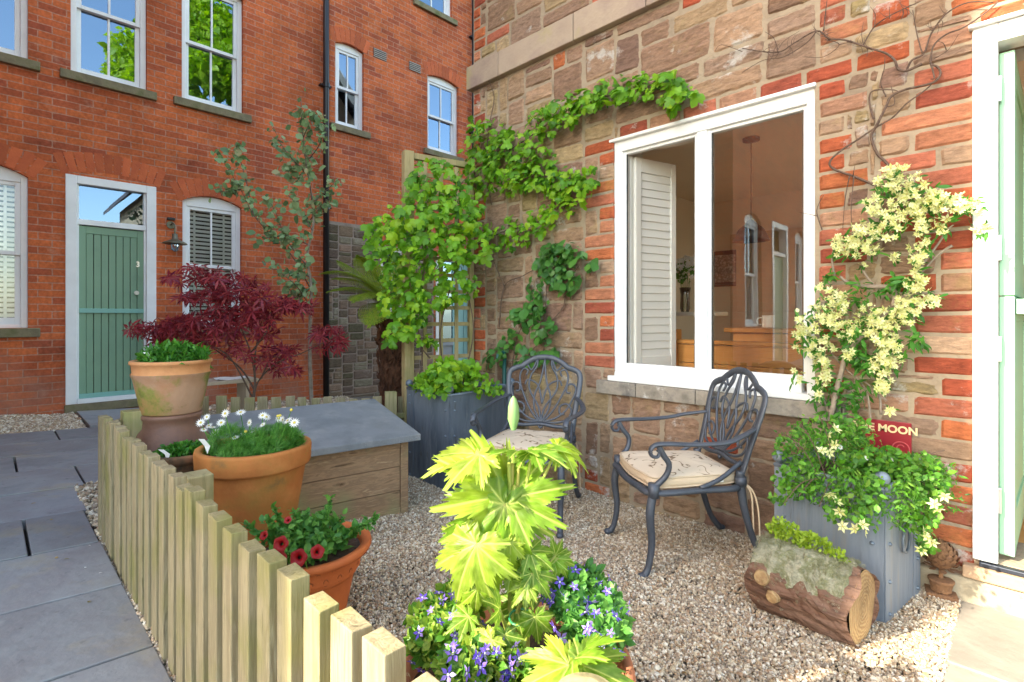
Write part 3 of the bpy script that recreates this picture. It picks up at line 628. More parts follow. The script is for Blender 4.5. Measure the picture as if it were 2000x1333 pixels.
def text(s, size, mat, name, parent, M4, ext=.002, bold=0):
    c = bpy.data.curves.new(name, 'FONT'); c.body = s; c.size = size; c.extrude = ext; c.align_x = 'CENTER'; c.align_y = 'CENTER'; c.offset = bold
    t = bpy.data.objects.new(name+'_tmp', c); COL.objects.link(t)
    bpy.context.view_layer.update()
    me = bpy.data.meshes.new_from_object(t.evaluated_get(bpy.context.evaluated_depsgraph_get())); bpy.data.objects.remove(t)
    off = wloc(parent) if parent is not None else np.zeros(3)
    me.transform(Matrix.Translation(-Vector(off))@M4); me.materials.clear(); me.materials.append(mat)
    o = bpy.data.objects.new(name, me); COL.objects.link(o)
    if parent is not None: o.parent = parent
    return o
RB = Matrix(((0, 0, 1), (1, 0, 0), (0, 1, 0))).to_4x4()
text('3', .085, M['chrome'], 'door_number', dr, Matrix.Translation((XB-.04, ib-.055, 1.75))@RB, .004, .002)
m = MB(); bxB(m, a-.02, b+.02, gz(0, a)-.02, z0-.003, -.1, .035); m.build('door_step', M['sill'], bb, bevel=.006)
# teal glazed door seen through the trellis
a, b, z0, z1 = DOORC
m = MB(); bxB(m, a, a+.07, z0, z1, -.1, .01); bxB(m, b-.07, b, z0, z1, -.1, .01); bxB(m, a+.07, b-.07, z1-.07, z1, -.1, .009)
fr = m.build('door_frame', M['white2'], bb, bevel=.004)
mt = pmat('teal_door_paint', [(.22, .42, .42), (.25, .46, .45)], 3, .5); mg = pmat('grey_panel_paint', [(.22, .24, .28), (.26, .28, .32)], 3, .5)
m = MB(); ia, ib = a+.07, b-.07; bxB(m, ia+.34, ib, z0, z1-.07, -.09, -.04); 
for s0 in (ia+.34, ia+.6): bxB(m, s0, s0+.08, z0, z1-.07, -.04, -.025)
dC = m.build('door', mt, bb, bevel=.004)
m = MB(); bxB(m, ia, ia+.34, z0, .62, -.09, -.04); bxB(m, ia, ia+.34, .62, .70, -.04, -.01); m.build('side_panel', mg, fr, bevel=.004)
g = MB(); g.quad((XB-.05, ia, .7), (XB-.05, ia+.34, .7), (XB-.05, ia+.34, z1-.07), (XB-.05, ia, z1-.07)); g.build('pane', M['glassB'], fr)
# vents
for (px, py, pw) in ((742, 107, 26), (810, 132, 25)):
    c = onB(px, py); hw = .115; m = MB(); m.bx((XB-.02, c[1]-hw, c[2]-.075), (XB+.004, c[1]+hw, c[2]+.075), 1)
    for i in range(5): m.bx((XB, c[1]-hw, c[2]-.07+i*.03), (XB+.014, c[1]+hw, c[2]-.055+i*.03))
    m.build('air_vent', [M['vent'], M['dark']], bb)
# downpipes
def pipe(px, r, z0, z1, bend=False):
    y = onB(px, 400)[1]; x = XB+r+.025; m = MB()
    m.tube([(x, y, z0), (x, y, z1)], r, 14)
    p = m.build('downpipe', M['pipe'], bb, smooth=True)
    z = z0+1.0
    while z < z1:
        k = MB(); k.tube([(x, y, z-.03), (x, y, z+.03)], r*1.28, 14); k.bx((XB, y-r*2, z-.012), (x, y+r*2, z+.012)); k.build('pipe_bracket', M['pipe'], p); z += 1.78
    return p
pipe(633, .042, -.04, HB-.3); pipe(921, .035, .0, HB-.3)
# old stone lower wall to the right of the downpipe
def blocks(mb, rects, mapf, pal, cell=(.03, .029), gap=.006, prot=.012, rough=.004, nx=5, nz=4):
    for (i, j, w_, h_, kind) in rects:
        s0, s1 = i*cell[0]+gap, (i+w_)*cell[0]-gap; z0, z1 = j*cell[1]+gap, (j+h_)*cell[1]-gap
        if s1-s0 < .012 or z1-z0 < .012: continue
        col = np.array(pal[kind][random.randrange(len(pal[kind]))])*random.uniform(.85, 1.15)*(np.array((1.10, 1.0, .86)) if kind != 'lowstone' else 1)
        jt = .010 if kind == 'stone' else .0035; cr = .012 if kind == 'stone' else .005
        c4 = [(s0+random.uniform(-jt, jt), z0+random.uniform(-jt, jt)), (s1+random.uniform(-jt, jt), z0+random.uniform(-jt, jt)), (s1+random.uniform(-jt, jt), z1+random.uniform(-jt, jt)), (s0+random.uniform(-jt, jt), z1+random.uniform(-jt, jt))]
        tx, tz = random.uniform(-.03, .03), random.uniform(-.05, .05); sx_, sz_ = (s0+s1)/2, (z0+z1)/2
        pr = prot*random.uniform(.4, 1.3) if kind == 'stone' else prot*random.uniform(.7, 1.0)
        if kind == 'stone': NX, NZ = max(5, min(14, w_)), max(5, min(10, h_+2))
        else: NX, NZ = 5, 4
        VV = []
        for b_ in range(NZ+1):
            for a_ in range(NX+1):
                u, v = a_/NX, b_/NZ
                # pull the first ring of points towards the rim for a tight rounded arris
                uu = min(max(u, 0), 1); vv = v
                if a_ == 1: uu = min(.12, .02/(s1-s0))
                if a_ == NX-1: uu = 1-min(.12, .02/(s1-s0))
                if b_ == 1: vv = min(.14, .015/(z1-z0))
                if b_ == NZ-1: vv = 1-min(.14, .015/(z1-z0))
                s = (1-uu)*(1-vv)*c4[0][0]+uu*(1-vv)*c4[1][0]+uu*vv*c4[2][0]+(1-uu)*vv*c4[3][0]
                z = (1-uu)*(1-vv)*c4[0][1]+uu*(1-vv)*c4[1][1]+uu*vv*c4[2][1]+(1-uu)*vv*c4[3][1]
                edge = a_ in (0, NX) or b_ in (0, NZ)
                corner = (a_ in (0, NX)) and (b_ in (0, NZ))
                if corner and kind == 'stone':
                    s += (1 if a_ == 0 else -1)*cr; z += (1 if b_ == 0 else -1)*cr*.7
                if edge: o = -.004 if kind == 'stone' else -.003
                else:
                    o = pr+random.uniform(-rough, rough)*(.5 if kind == 'stone' else .3)
                    if kind == 'stone': o += .007*mnoise.noise((s*16, z*34, i*.37))+.004*mnoise.noise((s*45, z*80, j*.7))+tx*(s-sx_)*.6+tz*(z-sz_)*.6; o = max(o, .0005)
                if edge and not corner and kind == 'stone':
                    s += random.uniform(-.005, .005); z += random.uniform(-.0055, .0055)
                VV.append(mapf(s, z, o))
        Fc = [(b_*(NX+1)+a_, b_*(NX+1)+a_+1, (b_+1)*(NX+1)+a_+1, (b_+1)*(NX+1)+a_) for b_ in range(NZ) for a_ in range(NX)]
        mb.add(VV, Fc, 0, col)
def fillgrid(i0, i1, j0, j1, preset, blockedf, wr=(4, 13), hr=(3, 6), pbrick=.0):
    """greedy random-rubble packing on a grid; preset rectangles (quoins) first"""
    occ = np.zeros((i1-i0, j1-j0), bool)
    for i in range(i0, i1):
        for j in range(j0, j1):
            if blockedf(i, j): occ[i-i0, j-j0] = True
    out = []
    for (i, j, w_, h_, k) in preset:
        i_, j_ = max(i, i0), max(j, j0); ie, je = min(i+w_, i1), min(j+h_, j1)
        if ie <= i_ or je <= j_ or occ[i_-i0:ie-i0, j_-j0:je-j0].any(): continue
        occ[i_-i0:ie-i0, j_-j0:je-j0] = True; out.append((i_, j_, ie-i_, je-j_, k))
    for j in range(j0, j1):
        i = i0
        while i < i1:
            if occ[i-i0, j-j0]: i += 1; continue
            w_ = random.randint(*wr); h_ = random.choice([hr[0], hr[0]+1, hr[0]+1, hr[1]-1, hr[1]]); kind = 'stone'
            if w_ > 10 and h_ < 4: h_ = 4
            if random.random() < pbrick: w_, h_, kind = random.choice([4, 7]), 3, 'brick'
            k = 0
            while k < w_ and i+k < i1 and not occ[i+k-i0, j-j0]: k += 1
            if k < w_: w_ = k
            else:
                # avoid slivers to the right
                r_ = 0
                while i+k+r_ < i1 and not occ[i+k+r_-i0, j-j0] and r_ < 3: r_ += 1
                if 0 < r_ < 3: w_ = k+r_
            w_ = min(w_, i1-i)
            hh = 1
            while hh < h_ and j+hh < j1 and not occ[i-i0:i+w_-i0, j+hh-j0].any(): hh += 1
            # swallow a thin leftover above
            up = 0
            while up < 3 and j+hh+up < j1 and not occ[i-i0:i+w_-i0, j+hh+up-j0].any(): up += 1
            if hh >= h_ and 0 < up < 2: hh += up
            occ[i-i0:i+w_-i0, j-j0:j+hh-j0] = True; out.append((i, j, w_, hh, kind)); i += w_
    return out
PAL = {'stone': [(.25, .165, .125), (.29, .20, .15), (.23, .15, .125), (.33, .245, .165), (.31, .25, .15), (.34, .235, .17), (.27, .185, .145), (.32, .23, .165), (.37, .29, .19), (.30, .205, .155), (.28, .20, .16)],
       'brick': [(.40, .11, .055), (.34, .085, .05), (.45, .15, .07), (.29, .08, .055), (.40, .14, .095), (.43, .19, .12)],
       'pale': [(.42, .25, .18), (.46, .33, .25), (.38, .22, .16), (.34, .24, .18)],
       'lowstone': [(.11, .08, .055), (.17, .12, .08), (.10, .085, .05), (.21, .14, .10), (.13, .09, .07), (.20, .17, .12)]}
cw, ch_ = .03, .029
rects = fillgrid(int(.70/cw), int(2.66/cw), -6, int(2.55/ch_), [], lambda i, j: 1.58 < i*cw+.015 < 2.17 and .93 < j*ch_+.015 < 2.55, (4, 14), (2, 5))
rects = [(a_, b_, c_, d_, 'lowstone' if k_ == 'stone' else k_) for a_, b_, c_, d_, k_ in rects]
mb = MB(); bm_ = MB()
wallgrid(bm_, lambda s, z, o: (XB+.02+o*0, s, z), .70, 2.66, -.2, 2.55, [(1.60, 2.17, .93, 2.55)], 0); bm_.bx((XB-.01, .695, -.2), (XB+.02, .70, 2.55)); bm_.bx((XB-.01, .70, 2.55), (XB+.02, 2.66, 2.56))
bm_.build('stone_backing', M['mortarB'], bb)
for k_ in ('lowstone',):
    blocks(mb, rects, lambda s, z, o: (XB+.022+o, s, z), PAL, prot=.01)
mb.build('old_stone_wall', colmat('dark_rubble_stone', white=.15, lichen=.1), bb, usecol=True)
# toothed bricks above the stone
for k in range(12): m = MB(); m.bx((XB-.01, .70+k*.16+(k % 2)*.03, 2.562), (XB+.006, .70+k*.16+.1, 2.562+.06*(1+k % 2)), 0); m.build('toothing_brick', M['brickarch'], bb)
# roof and gutter
m = MB(); m.add([(XB+.35, -4.2, HB-.05), (XB+.35, 6.7, HB-.05), (XB-3, 6.7, HB+1.3), (XB-3, -4.2, HB+1.3), (XB+.35, -4.2, HB+.05), (XB+.35, 6.7, HB+.05), (XB-3, 6.7, HB+1.4), (XB-3, -4.2, HB+1.4)], [(0, 1, 2, 3), (7, 6, 5, 4), (0, 4, 5, 1), (1, 5, 6, 2), (2, 6, 7, 3), (3, 7, 4, 0)])
m.build('roof', M['slate'], bb)
# wall lamp
c = onB(345, 480); y = c[1]; z = c[2]
lp = thing('wall_lamp', 'aged brass swan neck wall lamp with wide shade between green door and blinds window', 'wall lamp', (XB, onB(333, 440)[1], onB(333, 440)[2]))
y0 = onB(333, 440)[1]; zt = onB(333, 440)[2]
m = MB(); m.tube([(XB+.0, y0, zt), (XB+.02, y0, zt)], .045, 18); m.build('back_plate', M['brass'], lp, smooth=False)
m = MB(); m.bx((XB, y0-.04, zt+.055), (XB+.05, y0+.04, zt+.085)); m.build('sensor', M['black'], lp, bevel=.005)
m = MB(); m.tube([(XB+.02, y0, zt), (XB+.10, y0+.005, zt+.01), (XB+.155, y0+.01, zt-.03), (XB+.16, y0+.01, zt-.12)], .009, 10, smooth=6); m.build('neck', M['brass'], lp, smooth=True)
m = MB(); q = (XB+.16, y0+.01, zt-.24); m.lathe([(.02, .12), (.028, .115), (.03, .06), (.05, .045), (.115, .015), (.13, .0), (.125, -.003), (.05, .03), (.02, .04)], q, 28); m.build('shade', M['brass'], lp, smooth=True)
m = MB(); m.lathe([(.035, .03), (.038, -.02), (.034, -.07), (.01, -.085)], q, 18); m.build('jar', M['glassB'], lp, smooth=True)
m = MB()
for k in range(5):
    t = k*2*math.pi/5; m.tube([(q[0]+.043*math.cos(t), q[1]+.043*math.sin(t), q[2]+.02), (q[0]+.043*math.cos(t), q[1]+.043*math.sin(t), q[2]-.07), (q[0], q[1], q[2]-.095)], .003, 5)
m.build('cage', M['brass'], lp)

# ================================================================== BRICK WING opposite the cottage (seen mirrored in the casement)
wg = thing('brick_wing', 'brick wing with arched white window and green door, mirrored in the cottage window', 'building', (-1.8, -6.2, 0))
XW = .51; mapW = lambda s, z, o: (XW+o, s, z); YW0, YW1 = -7.74, -4.0
ww = [(-5.1, -4.42, 1.0, 2.62, .10, 'plain'), (-7.3, -6.7, 1.0, 2.62, .10, 'plain')]
WD = (-6.3, -5.55, .35, 2.62)
mb = MB(); wallgrid(mb, mapW, YW0, YW1, -.2, 9.6, [h[:4] for h in ww]+[WD])
for h in ww: archfill(mb, mapW, h[0], h[1], h[3]-h[4], h[3])
mb.quad((XW, YW1, -.2), (XB, YW1, -.2), (XB, YW1, 9.6), (XW, YW1, 9.6)); mb.quad((XW, YW0, -.2), (XB, YW0, -.2), (XB, YW0, 9.6), (XW, YW0, 9.6)); mb.quad((XW, YW0, 9.6), (XB, YW0, 9.6), (XB, YW1, 9.6), (XW, YW1, 9.6)); mb.quad((XB, YW0, -.2), (XB, YW1, -.2), (XB, YW1, 9.6), (XB, YW0, 9.6))
mb.quad((XW-.4, YW0, -.2), (XW-.4, YW1, -.2), (XW-.4, YW1, 9.6), (XW-.4, YW0, 9.6), mi=1)
mb.build('wall', [M['brickB'], M['dark']], wg)
for h in ww: sash(wg, h[0], h[1], h[2], h[3], h[4], 'plain', mapW)
m = MB(); a, b, z0, z1 = WD
m.bx((XW-.1, a, z0), (XW+.01, a+.08, z1)); m.bx((XW-.1, b-.08, z0), (XW+.01, b, z1)); m.bx((XW-.1, a+.08, z1-.08), (XW+.009, b-.08, z1)); m.bx((XW-.1, a+.08, 2.1), (XW-.01, b-.08, 2.16)); m.build('door_frame', M['white2'], wg)
m = MB(); m.bx((XW-.09, a+.08, z0), (XW-.05, b-.08, 2.1)); m.build('door', M['sagedoor'], wg)

# ================================================================== STONE COTTAGE (right)
ct = thing('stone_cottage', 'cottage of rubble stone with brick quoins, white window and open mint green door', 'building', (2.0, 0, 0))
HC = 4.25; XC1 = 7.5; YC1 = 5.0
WR = (1.337, 2.479, .744, 2.268); DR = (3.045, 4.05, .176, 2.302)
mapR = lambda s, z, o: (s, -o, z)
mb = MB(); wallgrid(mb, mapR, 0, XC1, -.3, HC, [WR, DR], .32)
mb.build('wall_core', M['mortar'], ct)
preset = []; ri = lambda v: int(round(v/cw)); rj = lambda v: int(round(v/ch_))
i0w, i1w, j0w, j1w = ri(WR[0]), ri(WR[1]), rj(WR[2]), rj(WR[3]); i0d, j1d = ri(DR[0]), rj(DR[3])
# quoins left of window
j = j0w+2; k = 0
while j < j1w:
    if k % 4 < 2: preset.append((i0w-8, j, 8, 3, 'brick')) 
    else: preset += [(i0w-4, j, 4, 3, 'brick' if random.random() < .8 else 'pale')]
    j += 3; k += 1
# head course over window and up to the door
i = i0w-6
while i < i0d+2:
    preset.append((i, j1w+(0 if i < i1w else 0), 7, 3, 'brick' if random.random() < .85 else 'pale')); i += 7
j = j0w+1; k = 0
while j < 94:
    L = 7 if k % 2 else 4
    if k % 5 == 3: L = 5
    preset.append((i1w, j, L, 3, random.choice(['brick', 'brick', 'brick', 'pale']))); 
    j += 3; k += 1
j = 4; k = 0
while j < 100:
    L = [7, 7, 4, 4, 7, 11, 4, 7, 4, 7, 11][k % 11]
    if j+3 <= j1d+3: preset.append((i0d-L, j, L, 3, random.choice(['brick', 'brick', 'brick', 'pale', 'brick'])))
    if k % 3 == 1 and L < 8: preset.append((i0d-L-7, j, 7, 3, random.choice(['brick', 'pale', 'brick'])))
    j += 3; k += 1
for j in (j1d, j1d+3):
    for i in range(i0d-3+(j % 2)*3, 124, 7): preset.append((i, j, 7, 3, 'brick'))
for (xq, zq) in ((2.62, 2.36), (2.85, 2.45), (2.40, 2.45), (2.6, 1.9), (2.62, 1.45), (2.75, 2.1)): preset.append((ri(xq), rj(zq), 7, 3, 'brick'))
# corner quoins at the far end of the wall
jS0, jS1 = rj(2.99), rj(3.18)
j = 0; k = 0
while j < 146:
    L = (3, 5)[(k//2) % 2]
    if k % 9 not in (7, 8): preset.append((0, j, L, 3, 'brick'))
    j += 3; k += 1
def blocked(i, j):
    if i0w <= i < i1w and j0w-3 <= j < j1w: return True
    if i0w-3 <= i < i1w+4 and j0w-3 <= j < j0w: return True
    if i >= i0d and j < j1d: return True
    if jS0 <= j < jS1: return True
    return False
rects = fillgrid(0, 124, -4, rj(HC), preset, blocked, (5, 16), (3, 8), .05)
mb = MB(); blocks(mb, rects, mapR, PAL, gap=.0045, prot=.009, rough=.0035)
mb.build('stone_wall', M['stone'], ct, usecol=True)
# gable end facing the brick building
mb = MB(); mb.quad((0, 0, -.3), (0, YC1, -.3), (0, YC1, HC), (0, YC1/2, HC+2.9), (0, 0, HC)); wallgrid(mb, lambda s, z, o: (XC1, s, z), 0, YC1, -.3, HC, [(.6, 3.1, .6, 2.4)], 0); mb.quad((XC1, 0, HC), (XC1, YC1, HC), (XC1, YC1/2, HC+2.9)); mb.quad((0, YC1, -.3), (XC1, YC1, -.3), (XC1, YC1, HC), (0, YC1, HC))  # unseen opening added in the far gable to let daylight into the room
mb.build('gable', M['mortar'], ct)
gp = []
for k in range(0, 49): gp.append((0, k*3, (3, 6)[(k//2) % 2], 3, 'brick'))
rg = fillgrid(0, 166, -4, rj(HC), gp, lambda i, j: jS0 <= j < jS1, (5, 14), (4, 7))
mb = MB(); blocks(mb, rg, lambda s, z, o: (-o, s, z), PAL, prot=.009, nx=3, nz=3)
mb.build('gable_stones', M['stone'], ct, usecol=True)
# string course
mb = MB(); x = -.035
while x < XC1:
    L = random.uniform(.34, .75); mb.bx((x, -.05, 2.992), (min(x+L-.005, XC1), .0, 3.178)); x += L
y = -.0
while y < YC1:
    L = random.uniform(.4, .7); mb.bx((-.035, y, 2.992), (0, min(y+L-.005, YC1), 3.178)); y += L
mb.build('string_course', M['string'], ct, bevel=.006)
# window sill stone under the casement
mb = MB(); x = WR[0]-.10
while x < WR[1]+.12:
    L = random.uniform(.25, .5); e = min(x+L, WR[1]+.13); mb.bx((x+.002, -.045, WR[2]-.085), (e-.002, .06, WR[2]-.004)); x = e+.001 if e < WR[1]+.13 else 9
mb.build('stone_sill', M['sillR'], ct, bevel=.008)
# roof with white bargeboard
mb = MB()
for s_ in (0, 1):
    y0 = -.35 if s_ == 0 else YC1+.35; z0 = HC-.1
    a_ = [(-.3, y0, z0), (XC1+.3, y0, z0), (XC1+.3, YC1/2, HC+3.0), (-.3, YC1/2, HC+3.0)]
    mb.add(a_+[(p[0], p[1], p[2]+.09) for p in a_], [(0, 1, 2, 3), (7, 6, 5, 4), (0, 4, 5, 1), (1, 5, 6, 2), (3, 7, 4, 0)])
mb.build('roof', M['slate'], ct)
mb = MB()
for y0 in (-.35, YC1+.35): mb.bar((-.32, y0, HC-.12), (-.32, YC1/2, HC+2.98), .03, .22, (1, 0, 0))
mb.build('bargeboard', M['white'], ct)
# --- casement window
X0, X1, Z0, Z1 = WR; XM = onR(1368, 400, 0)[0]
m = MB(); yf, yb = .012, .075
def bR(mb, x0, x1, z0, z1, y0=yf, y1=yb, mi=0): mb.bx((x0, y0, z0), (x1, y1, z1), mi)
bR(m, X0, X0+.062, Z0+.02, Z1-.02); bR(m, X1-.040, X1, Z0+.02, Z1-.02); bR(m, X0, X1, Z1-.08, Z1-.012, yf-.001); bR(m, X0+.062, X1-.062, Z0+.02, Z0+.085, yf+.001)
bR(m, XM-.030, XM+.030, Z0+.085, Z1-.08, yf+.002)
m.bx((X0-.02, -.016, Z1-.014), (X1+.006, .08, Z1+.006)); m.bx((X0-.02, -.034, Z0-.002), (X1+.012, .08, Z0+.03))
win = m.build('window', M['white'], ct, bevel=.005)
xr0, xr1 = XM+.030, X1-.040; xl0, xl1 = X0+.060, XM-.030; zb, zt_ = Z0+.085, Z1-.08
m = MB(); r = .018
for a_, b_ in ((xr0, xr1), (xl0, xl1)):
    bR(m, a_, a_+r, zb, zt_, .03, .07); bR(m, b_-r, b_, zb, zt_, .03, .07); bR(m, a_+r, b_-r, zb, zb+r+.008, .031, .069); bR(m, a_+r, b_-r, zt_-r, zt_, .031, .069)
m.build('casement', M['white'], win, bevel=.003)
m = MB()
for a_, b_ in ((xr0, xr1), (xl0, xl1)):
    for (u0, u1, v0, v1) in ((a_+r, a_+r+.005, zb, zt_), (b_-r-.005, b_-r, zb, zt_)): bR(m, u0, u1, v0, v1, .036, .044)
m.build('gasket', M['black'], win)
m = MB(); m.quad((xr0, .05, zb), (xr1, .05, zb), (xr1, .05, zt_), (xr0, .05, zt_)); m.build('pane', M['glassR'], win)
m = MB(); m.quad((xl0, .05, zb), (xl1, .05, zb), (xl1, .05, zt_), (xl0, .05, zt_)); m.build('pane', glassmat('clear_pane', 1.3, (.98, .98, .98)), win)
# --- room behind
m = MB(); ry1 = 3.3; rx0, rx1 = .45, 7.3; zf, zc = .16, 2.5
m.quad((rx0, .33, zf), (rx0, ry1, zf), (rx0, ry1, zc), (rx0, .33, zc)); m.quad((rx0, ry1, zf), (rx1, ry1, zf), (rx1, ry1, zc), (rx0, ry1, zc)); wallgrid(m, lambda s, z, o: (rx1, s, z), .33, ry1, zf, zc, [(.6, 3.1, .6, 2.4)], 0)  # matching unseen opening added in the end wall so sky light brightens the room
wallgrid(m, lambda s, z, o: (s, .33-o, z), rx0, rx1, zf, zc, [(X0+.02, X1-.02, Z0+.03, Z1-.02), (DR[0]+.05, DR[1]-.05, zf, DR[3]-.05)], -.0)
for (xx0, xx1) in ((X0+.02, X0+.02), (X1-.02, X1-.02)): m.quad((xx0, .08, Z0), (xx0, .33, Z0), (xx0, .33, Z1), (xx0, .08, Z1))
m.quad((X0, .08, Z0+.03), (X1, .08, Z0+.03), (X1, .33, Z0+.03), (X0, .33, Z0+.03)); m.quad((X0, .08, Z1-.02), (X1, .08, Z1-.02), (X1, .33, Z1-.02), (X0, .33, Z1-.02))
m.quad((rx0, .33, zc), (rx1, .33, zc), (rx1, ry1, zc), (rx0, ry1, zc), mi=1)
m.quad((rx0, .06, zf), (rx1, .06, zf), (rx1, ry1, zf), (rx0, ry1, zf), mi=2)
m.quad((DR[0]+.05, .08, zf), (DR[0]+.05, .33, zf), (DR[0]+.05, .33, DR[3]), (DR[0]+.05, .08, DR[3]))
m.build('room_interior', [M['cream'], M['ceil'], M['floorwood']], ct)
# interior door panel and dado on the back wall
m = MB(); m.bx((rx0+.35, ry1-.03, zf), (rx0+1.15, ry1-.004, 2.1)); m.bx((rx0+.42, ry1-.04, 1.2), (rx0+1.08, ry1-.03, 2.0)); m.bx((rx0+1.2, ry1-.05, 1.02), (rx0+4, ry1-.004, 1.07)); m.build('room_joinery', pmat('room_joinery_paint', [(.52, .42, .30), (.5, .4, .28)], 2, .5), ct, bevel=.005)
# plantation shutter folded back
sh = thing('window_shutter', 'white louvred shutter folded open behind the left pane', 'shutter', (1.40, .1, Z0+.05))
p0, p1 = np.array((1.425, .115)), np.array((1.525, .46)); dv = p1-p0; Ls = np.linalg.norm(dv); dv /= Ls; rz = math.atan2(dv[1], dv[0]); zs0, zs1 = Z0+.055, Z1-.10
m = MB()
def shb(m, t0, t1, z0, z1, th=.028): c = p0+dv*(t0+t1)/2; m.box((c[0], c[1], (z0+z1)/2), (t1-t0, th, z1-z0), rz)
shb(m, 0, .045, zs0, zs1); shb(m, Ls-.045, Ls, zs0, zs1); shb(m, .045, Ls-.045, zs0, zs0+.09, .026); shb(m, .045, Ls-.045, zs1-.09, zs1, .026)
m.build('frame', M['shutter'], sh, bevel=.003)
m = MB(); z = zs0+.115
while z < zs1-.1:
    c = p0+dv*Ls/2; cr_, sr_ = math.cos(rz), math.sin(rz); tl = math.radians(80)
    Rz = np.array([[cr_, -sr_, 0], [sr_, cr_, 0], [0, 0, 1]]); Rx = np.array([[1, 0, 0], [0, math.cos(tl), -math.sin(tl)], [0, math.sin(tl), math.cos(tl)]])
    m.box((c[0], c[1], z), (Ls-.09, .062, .009), rot=Rz@Rx); z += .052
m.build('louvres', M['shutter'], sh, bevel=.002)
m = MB(); m.bx((1.405, .085, zs0), (1.42, .15, zs1)); m.build('hinge_stile', M['shutter'], sh)
# pine settle
st = thing('pine_settle', 'honey coloured pine settle with panelled back inside the window', 'bench', (2.1, .6, zf))
m = MB()
for k in range(4): m.bx((1.5, .56, .46+k*.125), (2.95, .585, .46+k*.125+.122))
m.build('back_boards', M['settle'], st, bevel=.004)
m = MB(); m.bx((1.48, .54, .962), (2.97, .61, .99)); m.bx((1.46, .54, zf), (1.5, .62, 1.06)); m.bx((2.95, .54, zf), (2.99, .62, 1.06)); m.build('back_frame', M['settle'], st, bevel=.008)
m = MB(); m.bx((1.5, .585, .5), (2.95, 1.0, .53)); m.bx((1.5, .96, zf), (2.95, .985, .5)); m.build('seat', M['settle'], st, bevel=.006)
# shelf things
def vase():
    c = at(1338, 610, 4.2)
    v = thing('flower_vase', 'glass vase of white flowers on the shelf inside the left pane', 'vase', c)
    m = MB(); m.lathe([(.03, 0), (.04, .03), (.035, .14), (.045, .2), (.04, .2), (.03, .13), (.033, .01)], c, 20); m.build('glass_body', M['glassR'], v, smooth=True)
    m = MB(); P = ellblob(c+np.array((0, 0, .3)), (.08, .08, .1), 50); scatter(m, T_ov, P, .05, (0, 0, 1), (0, -1, 0)); m.build('leaves', G_rose, v)
    m = MB(); P = ellblob(c+np.array((0, 0, .36)), (.09, .08, .11), 40); scatter(m, T_star(8, .3, 1, .4), P, .03, (0, 0, 1), (0, -1, .5)); m.build('blooms', [P_white, P_yel], v)
    m = MB(); 
    for k in range(5): m.tube([c+np.array((.01*k-.02, 0, .02)), c+np.array((.02*k-.04, 0, .3))], .003, 5)
    m.build('stems', G_rose, v)
    s = MB(); s.box(c-np.array((0, 0, .015)), (.6, .25, .03)); tag(s.build('wall_shelf', M['cream'], loc=c-np.array((0, 0, .015)), bevel=.004), 'cream shelf under the vase of white flowers inside', 'shelf')
vase()
c = at(1500, 640, 3.6)
mg_ = thing('mug', 'cream mug on a stand inside the right pane', 'mug', c)
m = MB(); m.lathe([(.038, 0), (.04, .01), (.04, .085), (.036, .085), (.036, .01)], c, 20); m.build('cup', M['shutter'], mg_, smooth=True)
m = MB(); m.tube([c+np.array((-.04*A_, -.04*B_, .07)), c+np.array((-.075*A_, -.075*B_, .06)), c+np.array((-.07*A_, -.07*B_, .025)), c+np.array((-.04*A_, -.04*B_, .02))], .005, 8, smooth=5); m.build('handle', M['shutter'], mg_, smooth=True)
m = MB(); m.box(c-np.array((0, 0, .02)), (.5, .3, .03)); m.box(c-np.array((0, 0, (c[2]-zf)/2+.02)), (.4, .22, c[2]-zf-.04)); tag(m.build('side_cabinet', M['settle'], loc=(c[0], c[1], zf), bevel=.006), 'dark stained cabinet holding the mug inside the right pane', 'cabinet')
c = onR(1417, 525, ry1-.02)
pf = thing('framed_picture', 'black framed picture on the room wall inside the window', 'picture', c)
m = MB(); m.box(c, (.34, .03, .42)); m.build('frame', M['black'], pf, bevel=.004)
m = MB(); m.box(c-np.array((0, .017, 0)), (.24, .004, .32)); m.build('print', M['blue'], pf)
c = at(1467, 315, 3.9); c[2] = zc
pl_ = thing('pendant_lamp', 'dark domed pendant lamp hanging from the ceiling inside', 'pendant lamp', c)
m = MB(); m.lathe([(.06, 0), (.06, -.02), (.01, -.035)], c, 20); m.build('ceiling_rose', M['black'], pl_)
m = MB(); m.tube([c, c-np.array((0, 0, .62))], .004, 6); m.build('cord', M['black'], pl_)
m = MB(); m.lathe([(.015, .0), (.03, -.02), (.09, -.07), (.13, -.16), (.125, -.16), (.085, -.075), (.02, -.03)], c-np.array((0, 0, .62)), 28); m.build('shade', M['black'], pl_, smooth=True)
